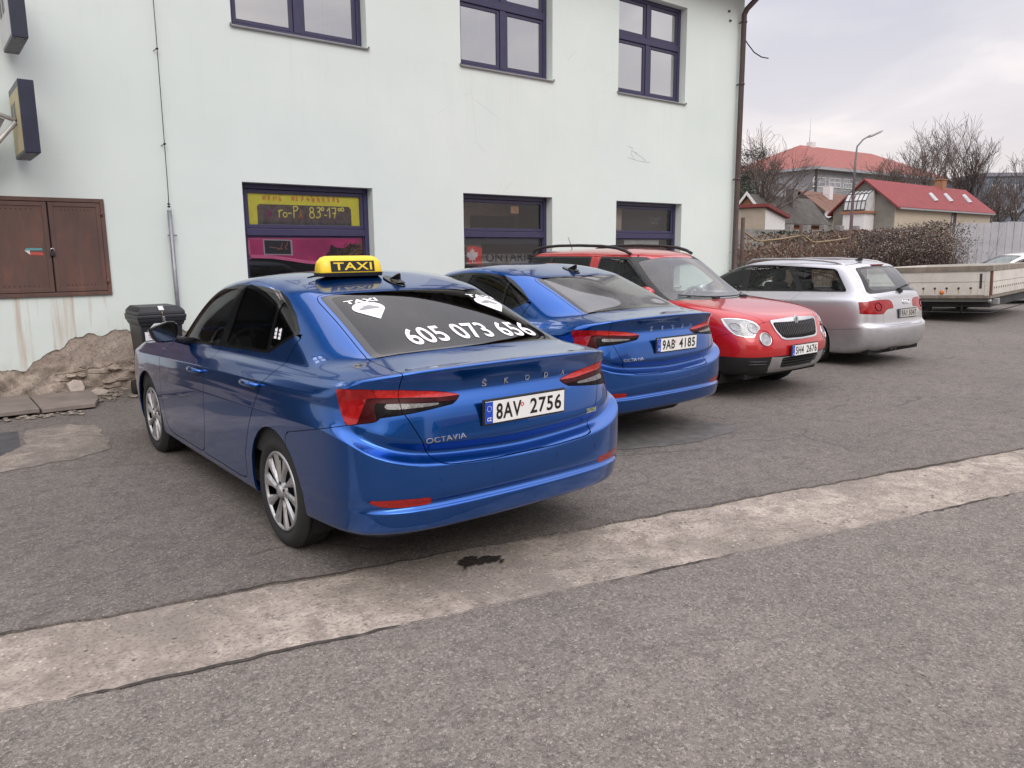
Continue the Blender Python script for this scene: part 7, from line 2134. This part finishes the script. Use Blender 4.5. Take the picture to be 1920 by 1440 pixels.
    plate(car, -.968, -.085, .738, ('9A1', '5047'), dict(CM, platewhite=plain('plate_dirty', (.40, .385, .355), .6, var=.25, scale=30), plateblack=plain('plate_faded', (.06, .055, .05), .6), euroblue=plain('blue_faded', (.10, .11, .16), .6)), tg, tilt=.06)
    K = MB()
    for y in (-.02, -.065, -.11, -.155):
        ring = [];
        for i in range(17):
            a = 2 * math.pi * i / 16; p, n_ = car.hit((-3, y + .030 * math.cos(a), .895 + .030 * math.sin(a)), (1, 0, 0)); ring.append(p + n_ * .003)
        K.tube(ring, .0045, 5, False)
    K.build('ring_emblem', CM['chrome'], tg)
    fin = MB(); b0 = car.hit((-.235, 0, 3), (0, 0, -1))[0]; fin.prism([b0 + Vector(q) for q in ((.08, -.012, -.004), (-.05, -.012, .055), (-.07, -.012, .06), (-.06, -.012, -.004))], (0, .024, 0)); fin.build('aerial', CM['black'], R, bevel=.004)
    for y in (.30, .19):
        MB().tube([(-.80, y, .275), (-.965, y, .262)], .032, 10).build('exhaust_pipe', CM['black'], R)
    MB().bx(-.85, 3.3, -.72, .72, .19, .30).build('underbody', CM['under'], R)
    d = MB(); d.prism([(-.93, -.45, .30), (-.93, .55, .30), (-.80, .55, .235), (-.80, -.45, .235)], (.25, 0, 0)); d.build('rear_valance', CM['black'], R)
    for cx in (0, wb):
        arch_liner(car, cx, .32, .38, CM['under'], .50, .83)
    car.lining(cabin, CM['grey'], zmin=.55); seats(car, 1.20, .22, .50, CM['seat']); cockpit(car, 1.9, .95, CM['lining'])
    for x in (0, wb):
        for y in (.868, -.868):
            wheel(R, x, y, .32, .215, 'five', .215, CM)
    return car


def white_car(pose):
    car = Car('car', 'white car behind the flatbed trailer, only its roof and windscreen showing', pose, rows_sedan(), nu=4, nv=4)
    R = car.root
    for cx in (0, 2.686):
        car.carve(lambda V: np.maximum(np.hypot(V[:, 0] - cx, V[:, 2] - .325) - .368, .5 - V[:, 1]))
    cabin = []
    DLO = [(2.07, .975), (1.80, 1.215), (1.58, 1.315), (1.2, 1.408), (.86, 1.432), (.40, 1.411), (.215, 1.362), (-.06, 1.195), (.336, 1.053), (1.16, 1.021)]
    fd = lambda V: np.maximum(sd_poly(V[:, 0], V[:, 2], DLO), .45 - V[:, 1]); band = car.carve(fd); cabin.append(fd)
    ws = sym([(2.42, 0), (2.34, .35), (2.17, .60), (2.06, .665), (1.60, .60), (1.46, .545), (1.50, .35), (1.54, 0)], 1)
    fw = lambda V: np.maximum(sd_poly(V[:, 0], V[:, 1], ws), .98 - V[:, 2]); wind = car.carve(fw); cabin.append(fw)
    car.emit(car.M, 'body', WHITE)
    for sd, sg in (('L', 1), ('R', -1)):
        car.emit(band, 'window', CLEAR, side=sd, off=-.003)
        mz = MB(); V = []
        for x, ry, rz in ((1.80, .085, .06), (1.83, .10, .072), (1.89, .09, .064), (1.95, .05, .04)):
            V += [(x, sg * (.95 + ry * math.cos(a)), 1.04 + rz * math.sin(a)) for a in [2 * math.pi * k / 12 for k in range(12)]]
        mz.add(V, [(i * 12 + k, i * 12 + (k + 1) % 12, (i + 1) * 12 + (k + 1) % 12, (i + 1) * 12 + k) for i in range(3) for k in range(12)] + [tuple(range(12)), tuple(range(36, 48))])
        mz.build('wing_mirror', WHITE, R, smooth=True)
    car.emit(wind, 'windscreen', CLEAR, off=-.002)
    car.lining(cabin, CM['lining']); seats(car, 1.28, .28, .48, CM['seat']); cockpit(car, 1.95, .93, CM['lining'])
    MB().bx(-.9, 3.3, -.72, .72, .2, .3).build('underbody', CM['under'], R)
    for x in (0, 2.686):
        for y in (.88, -.88):
            wheel(R, x, y, .325, .205, 'five', .226, CM)
    return car


ROW = 'cars parked along the pale wall'
TAXI = sedan((2.37662, 3.99023, 1.57652), 'dark blue taxi saloon with a phone number on its rear window, parked nearest', ROW, BLUE, ('8AV', '2756'), TINT, taxi=True)
taxi_sign(TAXI)
SED2 = sedan((5.02678, 5.24525, 1.58535), 'dark blue saloon without a roof sign between the taxi and the red car', ROW, BLUE, ('9AB', '4185'), TINT, tinted_rear=MIDT)
SUVC = suv((7.686, 8.043, rad(-89.05)))
ESTC = estate((11.012, 5.967, 1.5654))
_w = at(1850, 500, 23.0) + Vector((CR[0], CR[1], 0)) * 2.15
WHT = white_car((_w.x, _w.y, math.atan2(CR[1], CR[0]) + math.pi))
